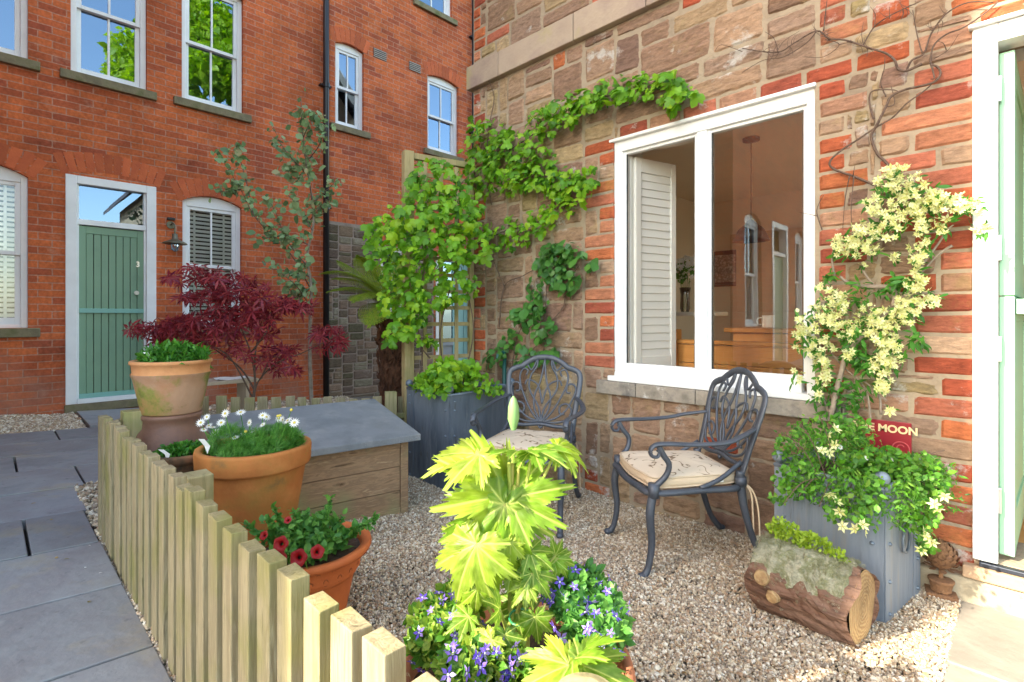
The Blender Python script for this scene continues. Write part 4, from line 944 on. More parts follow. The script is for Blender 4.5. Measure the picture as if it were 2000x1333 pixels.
# --- doorway and mint stable door
m = MB(); a, b, z0, z1 = DR
m.bx((a, -.02, z0), (a+.075, .10, z1)); m.bx((b-.075, -.02, z0), (b, .10, z1)); m.bx((a+.075, -.019, z1-.075), (b-.075, .10, z1-.001)); m.bx((a-.012, -.04, z1), (b+.012, .1, z1+.014))
dfr = m.build('door_frame', M['white'], ct, bevel=.004)
h0 = np.array((a+.078, .04)); h1 = np.array((3.168, .88)); dv = h1-h0; Ld = np.linalg.norm(dv); dv /= Ld; nv = np.array((dv[1], -dv[0])); rz = math.atan2(dv[1], dv[0])
def leaf(z0, z1, name):
    m = MB()
    def db(t0, t1, zz0, zz1, n0, n1, mi=0):
        c = h0+dv*(t0+t1)/2+nv*(n0+n1)/2; m.box((c[0], c[1], (zz0+zz1)/2), (t1-t0, n1-n0, zz1-zz0), rz, mi)
    db(0, .09, z0, z1, -.001, .044); db(Ld-.09, Ld, z0, z1, -.001, .044); db(.09, Ld-.09, z1-.1, z1-.002, 0, .043); db(.09, Ld-.09, z0, z0+.16, 0, .043)
    for k in range(8):
        t0 = .09+(Ld-.18)*k/8; db(t0+.002, t0+(Ld-.18)/8-.002, z0+.1, z1-.05, .008, .034)
    if z0 < .5: db(.02, Ld, z1-.07, z1-.01, .046, .085)
    return m.build(name, M['mint'], ct, bevel=.003)
dl1 = leaf(.20, 1.228, 'stable_door_lower'); dl2 = leaf(1.232, 2.20, 'stable_door_upper')
m = MB()
for z, dd_ in ((.42, dl1), (1.02, dl1), (1.42, dl2), (2.05, dl2)): m = MB(); m.box((a+.079, .03, z), (.012, .05, .10)); m.build('hinge', M['chrome'], dd_, bevel=.002)
m = MB(); m.bx((a+.02, -.03, z0-.022), (b-.02, .07, z0-.004)); m.build('threshold', M['steelblack'], dfr, bevel=.003)
m = MB(); m.bx((a-.03, -.045, z0-.075), (b+.03, .33, z0-.024)); m.build('timber_sill', pmat('sandy_sill', [(.45, .30, .18), (.36, .24, .15)], 6, .85, .3, 50), ct, bevel=.006)
m = MB(); m.bx((a-.28, -.035, -.08), (b+.2, .1, z0-.078)); m.build('plinth', pmat('mossy_render', [(.30, .25, .17), (.36, .31, .22), (.20, .22, .08)], 5, .95, .5, 40, extra=((.18, .24, .06), 5, .55, .7)), ct, bevel=.012)

# ================================================================== SIGN
c0 = onR(1672, 822, -.02); c1 = onR(1783, 882, -.02)
sx0, sx1 = onR(1680, 850)[0], onR(1782, 850)[0]; sz1 = onR(1782, 826)[2]; sz0 = sz1-.30
sg = thing('tin_sign', 'small maroon enamel sign lettered in cream, behind the right planter foliage', 'sign', ((sx0+sx1)/2, -.02, sz0))
m = MB(); m.bx((sx0, -.024, sz0), (sx1, -.018, sz1)); m.build('plate', M['signred'], sg, bevel=.003)
RR_ = Matrix(((1, 0, 0), (0, 0, -1), (0, 1, 0))).to_4x4(); cx = (sx0+sx1)/2
text('THE MOON', .044, M['gold'], 'lettering', sg, Matrix.Translation((cx, -.0265, sz1-.035))@RR_, .001, .0014)
text('AND STARS', .018, M['gold'], 'lettering', sg, Matrix.Translation((cx+.03, -.0265, sz1-.072))@RR_, .001, .0006) if False else None
m = MB(); m.tube([(cx+.058+.03*math.cos(t), -.0265, sz1-.115+.03*math.sin(t)) for t in np.linspace(0, 2*math.pi, 24, endpoint=False)], .0025, 6, closed=True, nrm=(0, 1, 0))
m.tube([(cx+.058+.014*math.cos(t), -.0265, sz1-.115+.017*math.sin(t)) for t in np.linspace(.6, 4.6, 12)], .002, 6, nrm=(0, 1, 0)); m.build('emblem', M['signpink'], sg)

# ================================================================== FENCES
def picket_fence(name, label, P0, P1, n, h, wd, th, side, post_at, top_j=.01, base=0, slant=.0):
    P0 = np.array(P0, float); P1 = np.array(P1, float); d = P1-P0; L = np.linalg.norm(d); d /= L; nv = np.array((-d[1], d[0]))*side; rz = math.atan2(d[1], d[0])
    f = thing(name, label, 'fence', ((P0[0]+P1[0])/2, (P0[1]+P1[1])/2, gz(0, (P0[1]+P1[1])/2)))
    for i in range(n):
        c = P0+d*(L*(i+.5)/n)+d*random.uniform(-.004, .004)+nv*random.uniform(-.003, .003)
        g0 = gz(*c)-.03; hh = h+random.uniform(-top_j, top_j); w_ = wd*random.uniform(.9, 1.08)/2; t_ = th/2
        m = MB(); a_, b_ = math.cos(rz), math.sin(rz); lean = random.uniform(-.006, .006)
        loc = [(-w_, -t_), (w_, -t_), (w_, t_), (-w_, t_)]; V_ = []
        for k, (zz, l_) in enumerate(((g0, 0), (g0+(hh+.03)*.5, lean/2), (g0+hh+.03, lean))):
            for q_, (u, v) in enumerate(loc):
                sl_ = slant*(1 if v*side > 0 else -1) if k == 2 else 0
                V_.append((c[0]+a_*(u+l_)-b_*v, c[1]+b_*(u+l_)+a_*v, zz+sl_+(random.uniform(-.002, .002) if k == 2 else 0)))
        Fc = [(3, 2, 1, 0), (8, 9, 10, 11)]+[(k*4+q, k*4+(q+1) % 4, k*4+4+(q+1) % 4, k*4+4+q) for k in range(2) for q in range(4)]
        m.add(V_, Fc); m.build('picket', M['picket'], f, bevel=.002)
    for zz in (.12, h-.13):
        m = MB(); q0 = P0+nv*(th/2+.02); q1 = P1+nv*(th/2+.02)
        m.bar((q0[0], q0[1], gz(*q0)+zz), (q1[0], q1[1], gz(*q1)+zz), .035, .04, (nv[0], nv[1], 0)); m.build('rail', M['post'], f, bevel=.003)
    for (s_, ph_, off) in post_at:
        q = P0+d*s_+nv*(th/2+.05+off); m = MB(); g0 = gz(*q); m.box((q[0], q[1], g0+ph_/2-.03), (.085, .075, ph_+.06), rz); m.build('post', M['post'], f, bevel=.004)
    return f
XF = .075
picket_fence('picket_fence', 'pale weathered picket fence running from the path corner to the foreground', (XF, -2.405), (2.80, -2.41), 27, .552, .062, .034, 1, [(.10, .57, .03), (1.17, .50, .035)], slant=0)
picket_fence('low_fence', 'low picket fence behind the grey lidded storage box', (-.74, -1.70), (-.13, -.56), 15, .50, .06, .02, -1, [(1.17, .55, 0)])
picket_fence('low_fence', 'short side of picket fence behind the chimney pot', (.02, -2.36), (-.72, -1.74), 10, .50, .065, .022, -1, [])
c = at(1145, 1350, .56)
fp = thing('round_post', 'round sunlit wooden post top at the bottom edge of the picture', 'post', (c[0], c[1]-.0, gz(c[0], c[1])))
m = MB(); zt = c[2]; g0 = gz(c[0], c[1])
m.lathe([(.039, g0-.03-0), (.039, zt-.012), (.034, zt-.003), (.018, zt+.003), (.002, zt+.004)], (c[0], c[1], 0), 28); m.build('post_shaft', M['post'], fp, smooth=False)

# ================================================================== STORAGE BOX
ang = math.radians(10); f0 = np.array((.735, -1.135)); dF = np.array((-math.sin(ang), -math.cos(ang))); dS = np.array((-math.cos(ang), math.sin(ang)))
LB, DB = .93, .62; gB = gz(0, f0[1])+.0; zf_, zb_ = gB+.40, gB+.492
sb = thing('storage_box', 'low timber storage box with sloping grey felted lid', 'storage box', (*(f0+dF*LB/2+dS*DB/2), gz(0, -1.6)))
def pB(a_, b_, z): q = f0+dF*a_+dS*b_; return (q[0], q[1], z)
def prism(m, a0, a1, b0, b1, zlo, top, mi=0):
    P = [pB(a_, b_, zlo) for a_, b_ in ((a0, b0), (a1, b0), (a1, b1), (a0, b1))]+[pB(a_, b_, top(b_)) for a_, b_ in ((a0, b0), (a1, b0), (a1, b1), (a0, b1))]
    m.add(P, [(3, 2, 1, 0), (4, 5, 6, 7), (0, 1, 5, 4), (1, 2, 6, 5), (2, 3, 7, 6), (3, 0, 4, 7)], mi)
top = lambda b_: zf_+(zb_-zf_)*b_/DB
m = MB(); hb = (zf_-gB)/3
for k in range(3):
    prism(m, .045, LB-.045, .012, .03, gB-.02+hb*k+.0015, lambda b_, k=k: gB-.02+hb*(k+1)-.0015)
m.build('front_boards', M['boxwood'], sb, bevel=.003)
m = MB()
for k in range(4):
    prism(m, .014, .03, .03, DB-.03, gB-.02+.13*k+.0015, lambda b_, k=k: min(gB-.02+.13*(k+1)-.0015, top(b_)-.003)); prism(m, LB-.03, LB-.014, .03, DB-.03, gB-.02+.13*k+.0015, lambda b_, k=k: min(gB-.02+.13*(k+1)-.0015, top(b_)-.003))
prism(m, .03, LB-.03, DB-.03, DB-.012, gB-.02, lambda b_: zb_-.01); m.build('side_boards', M['boxwood'], sb, bevel=.002)
for a0 in (0, LB-.045):
    for b0 in (0, DB-.045): m = MB(); prism(m, a0, a0+.045, b0, b0+.045, gB-.04, lambda b_: top(b_)-.002); m.build('corner_post', M['boxwood'], sb, bevel=.003)
m = MB(); prism(m, .045, LB-.045, .004, .034, zf_-.05, lambda b_: zf_-.004); prism(m, .045, LB-.045, .004, .036, gB-.03, lambda b_: gB+.02); m.build('front_rails', M['boxwood'], sb, bevel=.003)
m = MB(); P = []
for zz in (0, .036):
    for a_, b_ in ((-.05, -.055), (LB+.04, -.055), (LB+.04, DB+.03), (-.05, DB+.03)): P.append(pB(a_, b_, top(b_)+zz))
m.add(P, [(3, 2, 1, 0), (4, 5, 6, 7), (0, 1, 5, 4), (1, 2, 6, 5), (2, 3, 7, 6), (3, 0, 4, 7)]); m.build('lid', M['felt'], sb, bevel=.004)

# ================================================================== POTS
def pot_profile(R, H, lip, lh, taper, t=.02, band=None):
    rb = R*taper; p = [(rb*.02, 0), (rb, 0), (rb*1.01, .01)]
    z1 = H-lh; r1 = R-lip
    for k in range(1, 7): p.append((rb+(r1-rb)*k/6, z1*k/6-(.004 if k == 6 else 0)))
    p += [(r1+.002, z1), (R-.004, z1+.003), (R, z1+.012), (R+.003, H-.012), (R, H-.002), (R-.006, H), (R-t+.004, H), (R-t, H-.006), (R-t-.006, H-lh), (R-t-.012, H-lh-.03)]
    return p
def compost(parent, c, R, z):
    m = MB(); n = 40; V_ = [(c[0], c[1], z+.012)]
    for q in (.33, .66, 1.0):
        for k in range(n): t = 2*math.pi*k/n; V_.append((c[0]+R*q*math.cos(t), c[1]+R*q*math.sin(t), z+random.uniform(-.005, .008)+.01*(1-q)))
    Fc = [(0, 1+k, 1+(k+1) % n) for k in range(n)]+[(1+a_*n+k, 1+(a_+1)*n+k, 1+(a_+1)*n+(k+1) % n, 1+a_*n+(k+1) % n) for a_ in range(2) for k in range(n)]
    m.add(V_, Fc); return m.build('compost', M['soilpot'], parent)
def atd(px, d): r = ray(px, 618); return CAM+d*r
def planttag(c, d2, h=.07, lab='white plant label'):
    m = MB(); a_ = np.array(c); b_ = a_+np.array(d2)*.035+np.array((0, 0, h)); n_ = np.array((U[0], U[1], 0))*.011
    tip = a_-np.array((0, 0, .03)); m.add([a_-n_, a_+n_, b_+n_, b_-n_, tip, a_-n_+V*.002, a_+n_+V*.002, b_+n_+V*.002, b_-n_+V*.002], [(0, 1, 2, 3), (0, 4, 1), (8, 7, 6, 5), (0, 3, 8, 5), (1, 6, 7, 2), (3, 2, 7, 8)])
    tag(m.build('plant_label', M['tagwhite'], loc=a_), lab, 'plant label')
# A: big daisy pot
c = atd(498, 2.15); g = gz(c[0], c[1]); R = .218; zr = 1.15-(868-618)/F*2.15
pA = thing('terracotta_pot', 'large orange terracotta pot of white daisies in front of the storage box', 'plant pot', (c[0], c[1], g))
m = MB(); H = zr-g; m.lathe(pot_profile(R, H, .02, .085, .60, .024), (c[0], c[1], g), 56); m.build('pot_body', M['terra'], pA, smooth=True, bevel=0)
compost(pA, c, R-.03, zr-.035)
da = thing('daisy_plant', 'white marguerite daisies with feathery green leaves in the large orange pot', 'plant', (c[0], c[1], zr-.03))
m = MB()
for (dx, dy, rr, hh, n) in ((-.11, 0, .085, .095, 900), (.08, .0, .12, .10, 1500), (-.02, -.1, .07, .045, 350), (.12, -.02, .08, .09, 600), (-.02, .02, .07, .07, 400)):
    q = np.array((c[0], c[1], zr-.02))+dx*U+dy*V; P = ellblob(q, (rr, rr, hh), n, .5); P[:, 2] = np.maximum(P[:, 2], zr-.03); scatter(m, T_feather, P, .030, (0, 0, 1), (0, -1, .3), ja=.7)
m.build('leaves', G_daisy, da)
st_ = MB()
for (px, py, s_) in ((392, 826, 1), (408, 832, .9), (420, 845, 1.1), (432, 826, 1), (440, 808, 1), (404, 815, .8), (470, 806, 1.1), (487, 826, .9), (415, 835, .8), (398, 840, .8), (513, 812, 1), (520, 815, 1), (552, 820, .9), (562, 822, 1.1), (575, 826, 1.1), (459, 855, .9), (475, 848, .9), (495, 845, .7), (545, 818, .8), (513, 830, .7)):
    q = at(px, py, 2.12+random.uniform(-.08, .08)); R_ = frames((np.array((.2, .1, 1.))+rnd(1, .5)[0])[None]*0+np.cross(-V*.7+np.array((0, 0, .8))+rnd(1, .35)[0], U)[None], (-V*.6+np.array((0, 0, .8))+rnd(1, .35)[0])[None])
    m = MB(); m.inst(T_dais, [q], R_, [.021*s_]); m.build('daisy_flower', [P_white, P_yel], da); st_.tube([q-np.array((0, 0, .002)), q*.5+.5*np.array((c[0]+(q[0]-c[0])*.7, c[1]+(q[1]-c[1])*.7, zr-.02))+rnd(1, .004)[0], (c[0]+(q[0]-c[0])*.6, c[1]+(q[1]-c[1])*.6, zr-.03)], .0016, 5)
for (px, py) in ((569, 801), (543, 813), (547, 812), (480, 843)):
    q = at(px, py, 2.12); m2 = MB(); m2.ball(q, .006, 10); m2.build('flower_bud', P_yel, da, smooth=True); st_.tube([q, (c[0]+(q[0]-c[0])*.6, c[1]+(q[1]-c[1])*.6, zr-.03)], .0014, 5)
st_.build('stems', G_daisy, da)
planttag(at(405, 872, 1.99), -U*.5-V*.3, .03, 'white plant label stuck in the daisy pot')
# B: calibrachoa pot
c = atd(607, 1.74); g = gz(c[0], c[1]); zr = 1.15-(1060-618)/F*1.74; R = .197; H = zr-g
pB_ = thing('terracotta_pot', 'bright terracotta pot with wide rim and moulded band holding red petunias', 'plant pot', (c[0], c[1], g))
m = MB(); z0 = 0; pr = [(.004, 0), (R*.55, 0), (R*.56, .01), (R*.72, H*.60), (R*.735, H*.63), (R*.77, H*.635), (R*.775, H*.66), (R*.83, H*.88), (R*.86, H-.028), (R*.99, H-.024), (R*1.01, H-.014), (R, H-.003), (R*.97, H), (R*.86, H-.004), (R*.84, H-.02), (R*.82, H-.08)]
m.lathe(pr, (c[0], c[1], g), 56); m.build('pot_body', M['terra2'], pB_, smooth=True)
m = MB()
for k in range(22):
    t = 2*math.pi*k/22
    for q_ in range(2):
        rr = R*.80+.003; zz = g+H*.77+(-.010 if q_ else .012); tt = t+q_*.14
        m.tube([(c[0]+(rr+.003*math.sin(u))*math.cos(tt+.045*math.cos(u)), c[1]+(rr+.003*math.sin(u))*math.sin(tt+.045*math.cos(u)), zz+.011*math.sin(u)) for u in np.linspace(0, 2*math.pi, 10, endpoint=False)], .0018, 5, closed=True)
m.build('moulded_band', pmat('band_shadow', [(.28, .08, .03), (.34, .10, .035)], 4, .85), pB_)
compost(pB_, c, R*.82, zr-.03)
pt = thing('petunia_plant', 'bushy green plant with dark red trumpet flowers in the bright terracotta pot', 'plant', (c[0], c[1], zr-.03))
m = MB(); st_ = MB()
tips = [(510, 1055, 1.68), (535, 995, 1.70), (520, 1020, 1.65), (575, 1000, 1.75), (600, 1005, 1.8), (645, 975, 1.75), (640, 1000, 1.7), (670, 1010, 1.75), (690, 1040, 1.72), (735, 1010, 1.7), (725, 1025, 1.7), (560, 1040, 1.6), (590, 1050, 1.6), (620, 1050, 1.62), (640, 1080, 1.58), (560, 1080, 1.55), (480, 1030, 1.66), (610, 1020, 1.72), (655, 1045, 1.66), (600, 1090, 1.56), (530, 1080, 1.58), (575, 1025, 1.66), (550, 1020, 1.7)]
for (px, py, d) in tips:
    e = at(px, py, d); s0 = np.array((c[0], c[1], zr-.03))+(e-np.array((c[0], c[1], e[2])))*.35; mid = (s0+e)/2+np.array((0, 0, .02)); st_.tube([s0, mid, e], .003, 6, smooth=4)
    for t in np.linspace(.25, 1.0, 9):
        q = (1-t)**2*s0+2*t*(1-t)*mid+t*t*e
        scatter(m, T_ov, np.repeat(q[None], 4, 0)+rnd(4, .004), .030*(1.15-.4*t), (e-s0)/np.linalg.norm(e-s0)*.5+np.array((0, 0, .2)), (0, 0, 1), ja=.8, jn=.5, sv=.2)
P = ellblob((c[0], c[1], zr+.01), (.13, .13, .06), 420); scatter(m, T_ov, P, .03, (0, 0, .5), (0, 0, 1), ja=.9)
m.build('leaves', G_petu, pt); st_.build('stems', G_petu, pt)
m = MB()
def trumpet(m, q, ax, r):
    ax = ax/np.linalg.norm(ax); R_ = frames(np.cross(ax, np.array((.1, .2, 1.)))[None], ax[None])[0]; V_ = []; n = 30
    prof = [(.12, -.9), (.2, -.4), (.42, -.08), (.75, .02), (1.0, -.03)]
    for k_, (rr, zz) in enumerate(prof):
        for k in range(n): t = 2*math.pi*k/n; f_ = 1+(.07*math.cos(5*t) if k_ > 2 else 0); V_.append(q+R_@np.array((rr*f_*r*math.cos(t), rr*f_*r*math.sin(t), zz*r+(.05*r*math.cos(10*t) if k_ == 4 else 0))))
    mi = [1 if a_ < 1 else 0 for a_ in range(4) for k in range(n)]
    m.add(V_, [(a_*n+k, a_*n+(k+1) % n, (a_+1)*n+(k+1) % n, (a_+1)*n+k) for a_ in range(4) for k in range(n)], mi)
for (px, py, s_, ax) in ((548, 1063, 1, (0, .2)), (545, 1090, 1.05, (-.1, .0)), (583, 1090, 1.1, (.1, .1)), (620, 1078, .9, (.7, .5)), (515, 1046, .6, (-.3, .5)), (562, 1016, .5, (0, .8))):
    m = MB(); trumpet(m, at(px, py, 1.50), -V+ax[0]*U+np.array((0, 0, ax[1]+.25)), .022*s_); m.build('red_flower', [P_red, P_black], pt, smooth=True)
# C: chimney pot carrying the tall limewashed pot
dC_ = 2.52; c = atd(336, dC_); g = gz(c[0], c[1]); Z = lambda py, d: 1.15-(py-618)/F*d
zt = Z(805, dC_); cp = thing('chimney_pot', 'brown glazed chimney pot with flared skirt used as a stand', 'chimney pot', (c[0], c[1], g))
rn = .124; zs_ = zt-g; m = MB(); m.lathe([(.15, 0), (.175, zs_-.23), (.188, zs_-.20), (.185, zs_-.185), (.14, zs_-.085), (rn, zs_-.065), (rn-.004, zs_-.03), (rn+.004, zs_-.02), (rn+.004, zs_-.004), (rn-.01, zs_), (rn-.03, zs_-.01), (rn-.03, zs_-.1)], (c[0], c[1], g), 48); m.build('pot_shell', M['chimney'], cp, smooth=True)
zr = Z(703, dC_); R = .172; H = zr-zt
pC = thing('terracotta_pot', 'mossy limewashed pot with orange rim standing on the brown chimney pot', 'plant pot', (c[0], c[1], zt))
m = MB(); m.lathe([(.01, 0), (.122, 0), (.125, .006), (.150, H*.5), (.160, H*.68), (.164, H*.70), (.168, H-.062)], (c[0], c[1], zt+.001), 48); m.build('pot_body', M['terraold'], pC, smooth=True)
m = MB(); m.lathe([(.165, H-.064), (R-.012, H-.056), (R-.008, H-.02), (R, H-.016), (R, H-.003), (R-.006, H), (R-.022, H), (R-.03, H-.06)], (c[0], c[1], zt+.001), 48); m.build('pot_rim', M['terrarim'], pC, smooth=True)
compost(pC, c, R-.026, zr-.03)
gp_ = thing('bedding_plant', 'bushy green seedlings in the tall mossy pot', 'plant', (c[0], c[1], zr-.03))
m = MB(); P = ellblob(np.array((c[0], c[1], zr+.0))+.02*U, (.145, .145, .075), 1300, .3); P[:, 2] = np.maximum(P[:, 2], zr-.02); scatter(m, T_thin, P, .034, (0, 0, 1), (0, -.6, 1), ja=.8); scatter(m, T_ov, P[:250], .026, (0, 0, 1), (0, -.6, 1), ja=.9)
P = ellblob(np.array((c[0], c[1], zr+.01))-.15*U, (.02, .02, .03), 30); scatter(m, T_ov, P, .02, (0, 0, 1), (0, -.6, 1)); P = ellblob(np.array((c[0], c[1], zr+.02))+.16*U, (.03, .03, .03), 60); scatter(m, T_thin, P, .03, (0, 0, 1), (0, -.6, 1))
m.build('leaves', G_small, gp_)
planttag(at(295, 699, dC_-.1), -U*.8, .025, 'small white plant label in the tall mossy pot')
# D: small dark pot
c = atd(358, 2.22); g = gz(c[0], c[1]); zr = Z(880, 2.22); R = .122; H = zr-g
pD = thing('terracotta_pot', 'smaller dark stained terracotta pot tucked between the chimney pot and daisy pot', 'plant pot', (c[0], c[1], g))
m = MB(); m.lathe(pot_profile(R, H, .01, .04, .72, .014), (c[0], c[1], g), 40); m.build('pot_body', pmat('stained_terracotta', [(.30, .12, .05), (.06, .05, .03), (.40, .17, .07)], 5, .85, .2, 40), pD, smooth=True)
compost(pD, c, R-.016, zr-.02)
s_ = thing('seedling_plant', 'low dark green seedlings in the small dark pot', 'plant', (c[0], c[1], zr-.02))
m = MB(); P = ellblob((c[0], c[1], zr-.0), (.10, .10, .025), 700); P[:, 2] = np.maximum(P[:, 2], zr-.015); scatter(m, T_ov, P, .018, (0, 0, 1), (0, 0, 1), ja=.9); m.build('leaves', G_small, s_)
planttag(at(327, 888, 2.12), -U*.8, .02, 'white plant label in the small dark pot')
# E: foreground pot
c = atd(1010, 1.0); c = c.copy(); g = gz(c[0], c[1]); zr = Z(1285, 1.0); R = .222; H = zr-g; cE = c
pE = thing('terracotta_pot', 'wide flaking terracotta pot at the bottom of the picture with lime green plant', 'plant pot', (c[0], c[1], g))
m = MB(); m.lathe(pot_profile(R, H, .014, .06, .62, .018), (c[0], c[1], g), 64); m.build('pot_body', pmat('flaking_terracotta', [(.36, .13, .06), (.42, .16, .08), (.30, .10, .05)], 5, .85, .2, 50, extra=((.68, .55, .36), 6, .60, .63)), pE, smooth=True)
compost(pE, c, R-.02, zr-.045)

# ---- the lime green large-leaved plant
def bigleaf(m, c, size, tip, nrm, droop=.25, lobes=((0, 1), (38, .92), (-38, .92), (78, .74), (-78, .74), (118, .5), (-118, .5)), teeth=26, wob=.03, seed=0, fold=.11):
    """palmate, toothed leaf; c = where the stalk joins; tip and nrm in (right, up, towards viewer)"""
    B3 = lambda v: v[0]*U+v[1]*np.array((0, 0, 1.))-v[2]*V
    y = B3(tip); z = B3(nrm); R_ = frames(y[None], z[None])[0]; n = 240; rr = 7; rs = random.Random(seed)
    V_ = [np.zeros(3)]
    out = []
    for k in range(n):
        t = -180+360*k/n; best = .36; cl_ = (99, 0)
        for (a_, L) in lobes:
            dd = abs((t-a_+180) % 360-180); v_ = .40*min(1, L*1.3)+(L-.40*min(1, L*1.3))*max(0, 1-dd/25.)**.85
            if dd < 25 and v_ > best: best = v_
            cl_ = min(cl_, (dd, L))
        if abs(t) > 150: best = .36*(1-(abs(t)-150)/30*.8)
        ph_ = (cl_[0]/5.5) % 1.0
        out.append(best*(1+.42*(.5-abs(ph_-.3))*(1 if best > .40 else .5)-.08+rs.uniform(-.03, .03)))
    for q in range(1, rr+1):
        f_ = q/rr
        for k in range(n):
            t = math.radians(-180+360*k/n); r = out[k]*f_
            # pleat along the veins
            near = min(abs((math.degrees(t)-a_+180) % 360-180) for a_, L in lobes)
            zz = -droop*r*r+fold*r*(min(near, 19)/19)+wob*1.6*r*math.sin(3*t+seed)+wob*r*r*math.sin(7*t+2*seed)+.014*math.sin(26*r-near*.12)*min(1, near/6)
            V_.append(np.array((r*math.sin(t), r*math.cos(t), zz)))
    KC = [(1, 0, 0)]
    for q in range(1, rr+1):
        for k in range(n):
            t = -180+360*k/n; near = min(abs((t-a_+180) % 360-180) for a_, L in lobes); r_ = out[k]*q/rr
            side = .5+.5*math.sin(26*r_-near*.35*r_*2.2); KC.append((max(0, 1-near*r_/1.3), side**8*min(1, near/5)*.28, 0))
    V_ = np.array(V_)*size
    Fc = [(0, 1+k, 1+(k+1) % n) for k in range(n)]+[(1+a_*n+k, 1+(a_+1)*n+k, 1+(a_+1)*n+(k+1) % n, 1+a_*n+(k+1) % n) for a_ in range(rr-1) for k in range(n)]
    m.add(V_@R_.T+c, Fc, 0, np.array(KC))
lp_ = thing('lime_leaf_plant', 'tall plant with large jagged sunlit lime green leaves in the foreground pot', 'plant', (cE[0], cE[1], zr-.04))
LV = [  # px,py,d,size,tip,nrm,droop
 (985, 985, .98, .150, (-.35, -.9, .25), (.1, .35, .95), .35),       # big central leaf
 (985, 965, 1.0, .140, (-.75, .55, .3), (-.1, .55, .8), .3),        # its upper left companion
 (995, 975, .99, .120, (.85, .25, .1), (.1, .5, .85), .3),
 (935, 888, 1.0, .108, (-.95, -.15, .3), (0, .93, .32), .2),        # top left spread leaf
 (1015, 882, 1.0, .080, (-.2, .3, .9), (-.1, .9, .4), .2),
 (1040, 880, .99, .078, (.6, .1, .6), (.1, .93, .35), .3),
 (1090, 872, 1.0, .070, (.95, -.35, .2), (.2, .9, .35), .4),
 (930, 1062, .95, .118, (-.45, -.85, .2), (-.25, .4, .9), .55),      # drooping lower left
 (960, 1070, .96, .10, (.1, -.98, .2), (.2, .3, .9), .5),
 (1030, 1125, .98, .062, (-.5, -.8, .3), (-.1, .5, .85), .4), (1040, 1120, .97, .055, (.7, -.7, .3), (.2, .5, .85), .4),
 (1085, 1085, 1.02, .036, (-.2, .9, .2), (0, .5, .9), .2), (1090, 1090, 1.02, .044, (.5, -.85, .2), (.2, .4, .9), .3), (1082, 1092, 1.02, .034, (.9, .1, .2), (.2, .6, .8), .3),
 (932, 1150, .95, .050, (-.1, -1, .2), (0, .3, .95), .5),
 (975, 1190, .90, .052, (-.2, .6, .6), (0, .7, .7), .3), (915, 1205, .93, .045, (-.8, -.2, .5), (-.1, .8, .6), .3),
 (1045, 1205, .92, .048, (.2, -1, .3), (.1, .4, .9), .4), (985, 1240, .88, .045, (.0, -.9, .5), (0, .6, .8), .3), (960, 1250, .86, .05, (-.7, -.5, .5), (-.1, .8, .6), .3),
 (1120, 1290, .80, .092, (.2, .45, .5), (0, .85, .5), .25), (1135, 1300, .79, .085, (.9, -.1, .3), (.1, .85, .5), .3), (1110, 1300, .79, .080, (-.9, -.1, .3), (-.1, .85, .5), .3),
 (1000, 1110, 1.0, .06, (.8, -.2, .3), (.2, .6, .7), .3), (1095, 1130, 1.06, .045, (.9, .3, -.1), (0, .8, .5), .3)]
LV += [(random.uniform(960, 1060), random.uniform(1040, 1200), random.uniform(.96, 1.05), random.uniform(.035, .06), (random.uniform(-1, 1), random.uniform(-1, .2), .3), (random.uniform(-.3, .3), random.uniform(.3, .9), .7), random.uniform(.2, .6)) for _ in range(4)]
crown = np.array((cE[0], cE[1], zr-.05)); m = MB(); st_ = MB()
topc = at(1003, 845, 1.0)
for i, (px, py, d, s_, tp, nr, dr_) in enumerate(LV):
    q = at(px, py, d); bigleaf(m, q, s_, tp, nr, dr_, seed=i)
    h = np.clip((q[2]-crown[2])*.55, .02, 1); k0 = crown+(topc-crown)*min(1, h/(topc[2]-crown[2]))+rnd(1, .004)[0]
    if py < 1150 : st_.tube([k0, (k0+q)/2+np.array((0, 0, .01)), q], [.004, .0035, .0025], 8, smooth=5)
    else: st_.tube([crown+rnd(1, .015)[0]*[1, 1, 0], (crown+q)/2+np.array((0, 0, .02)), q], [.005, .004, .0025], 8, smooth=5)
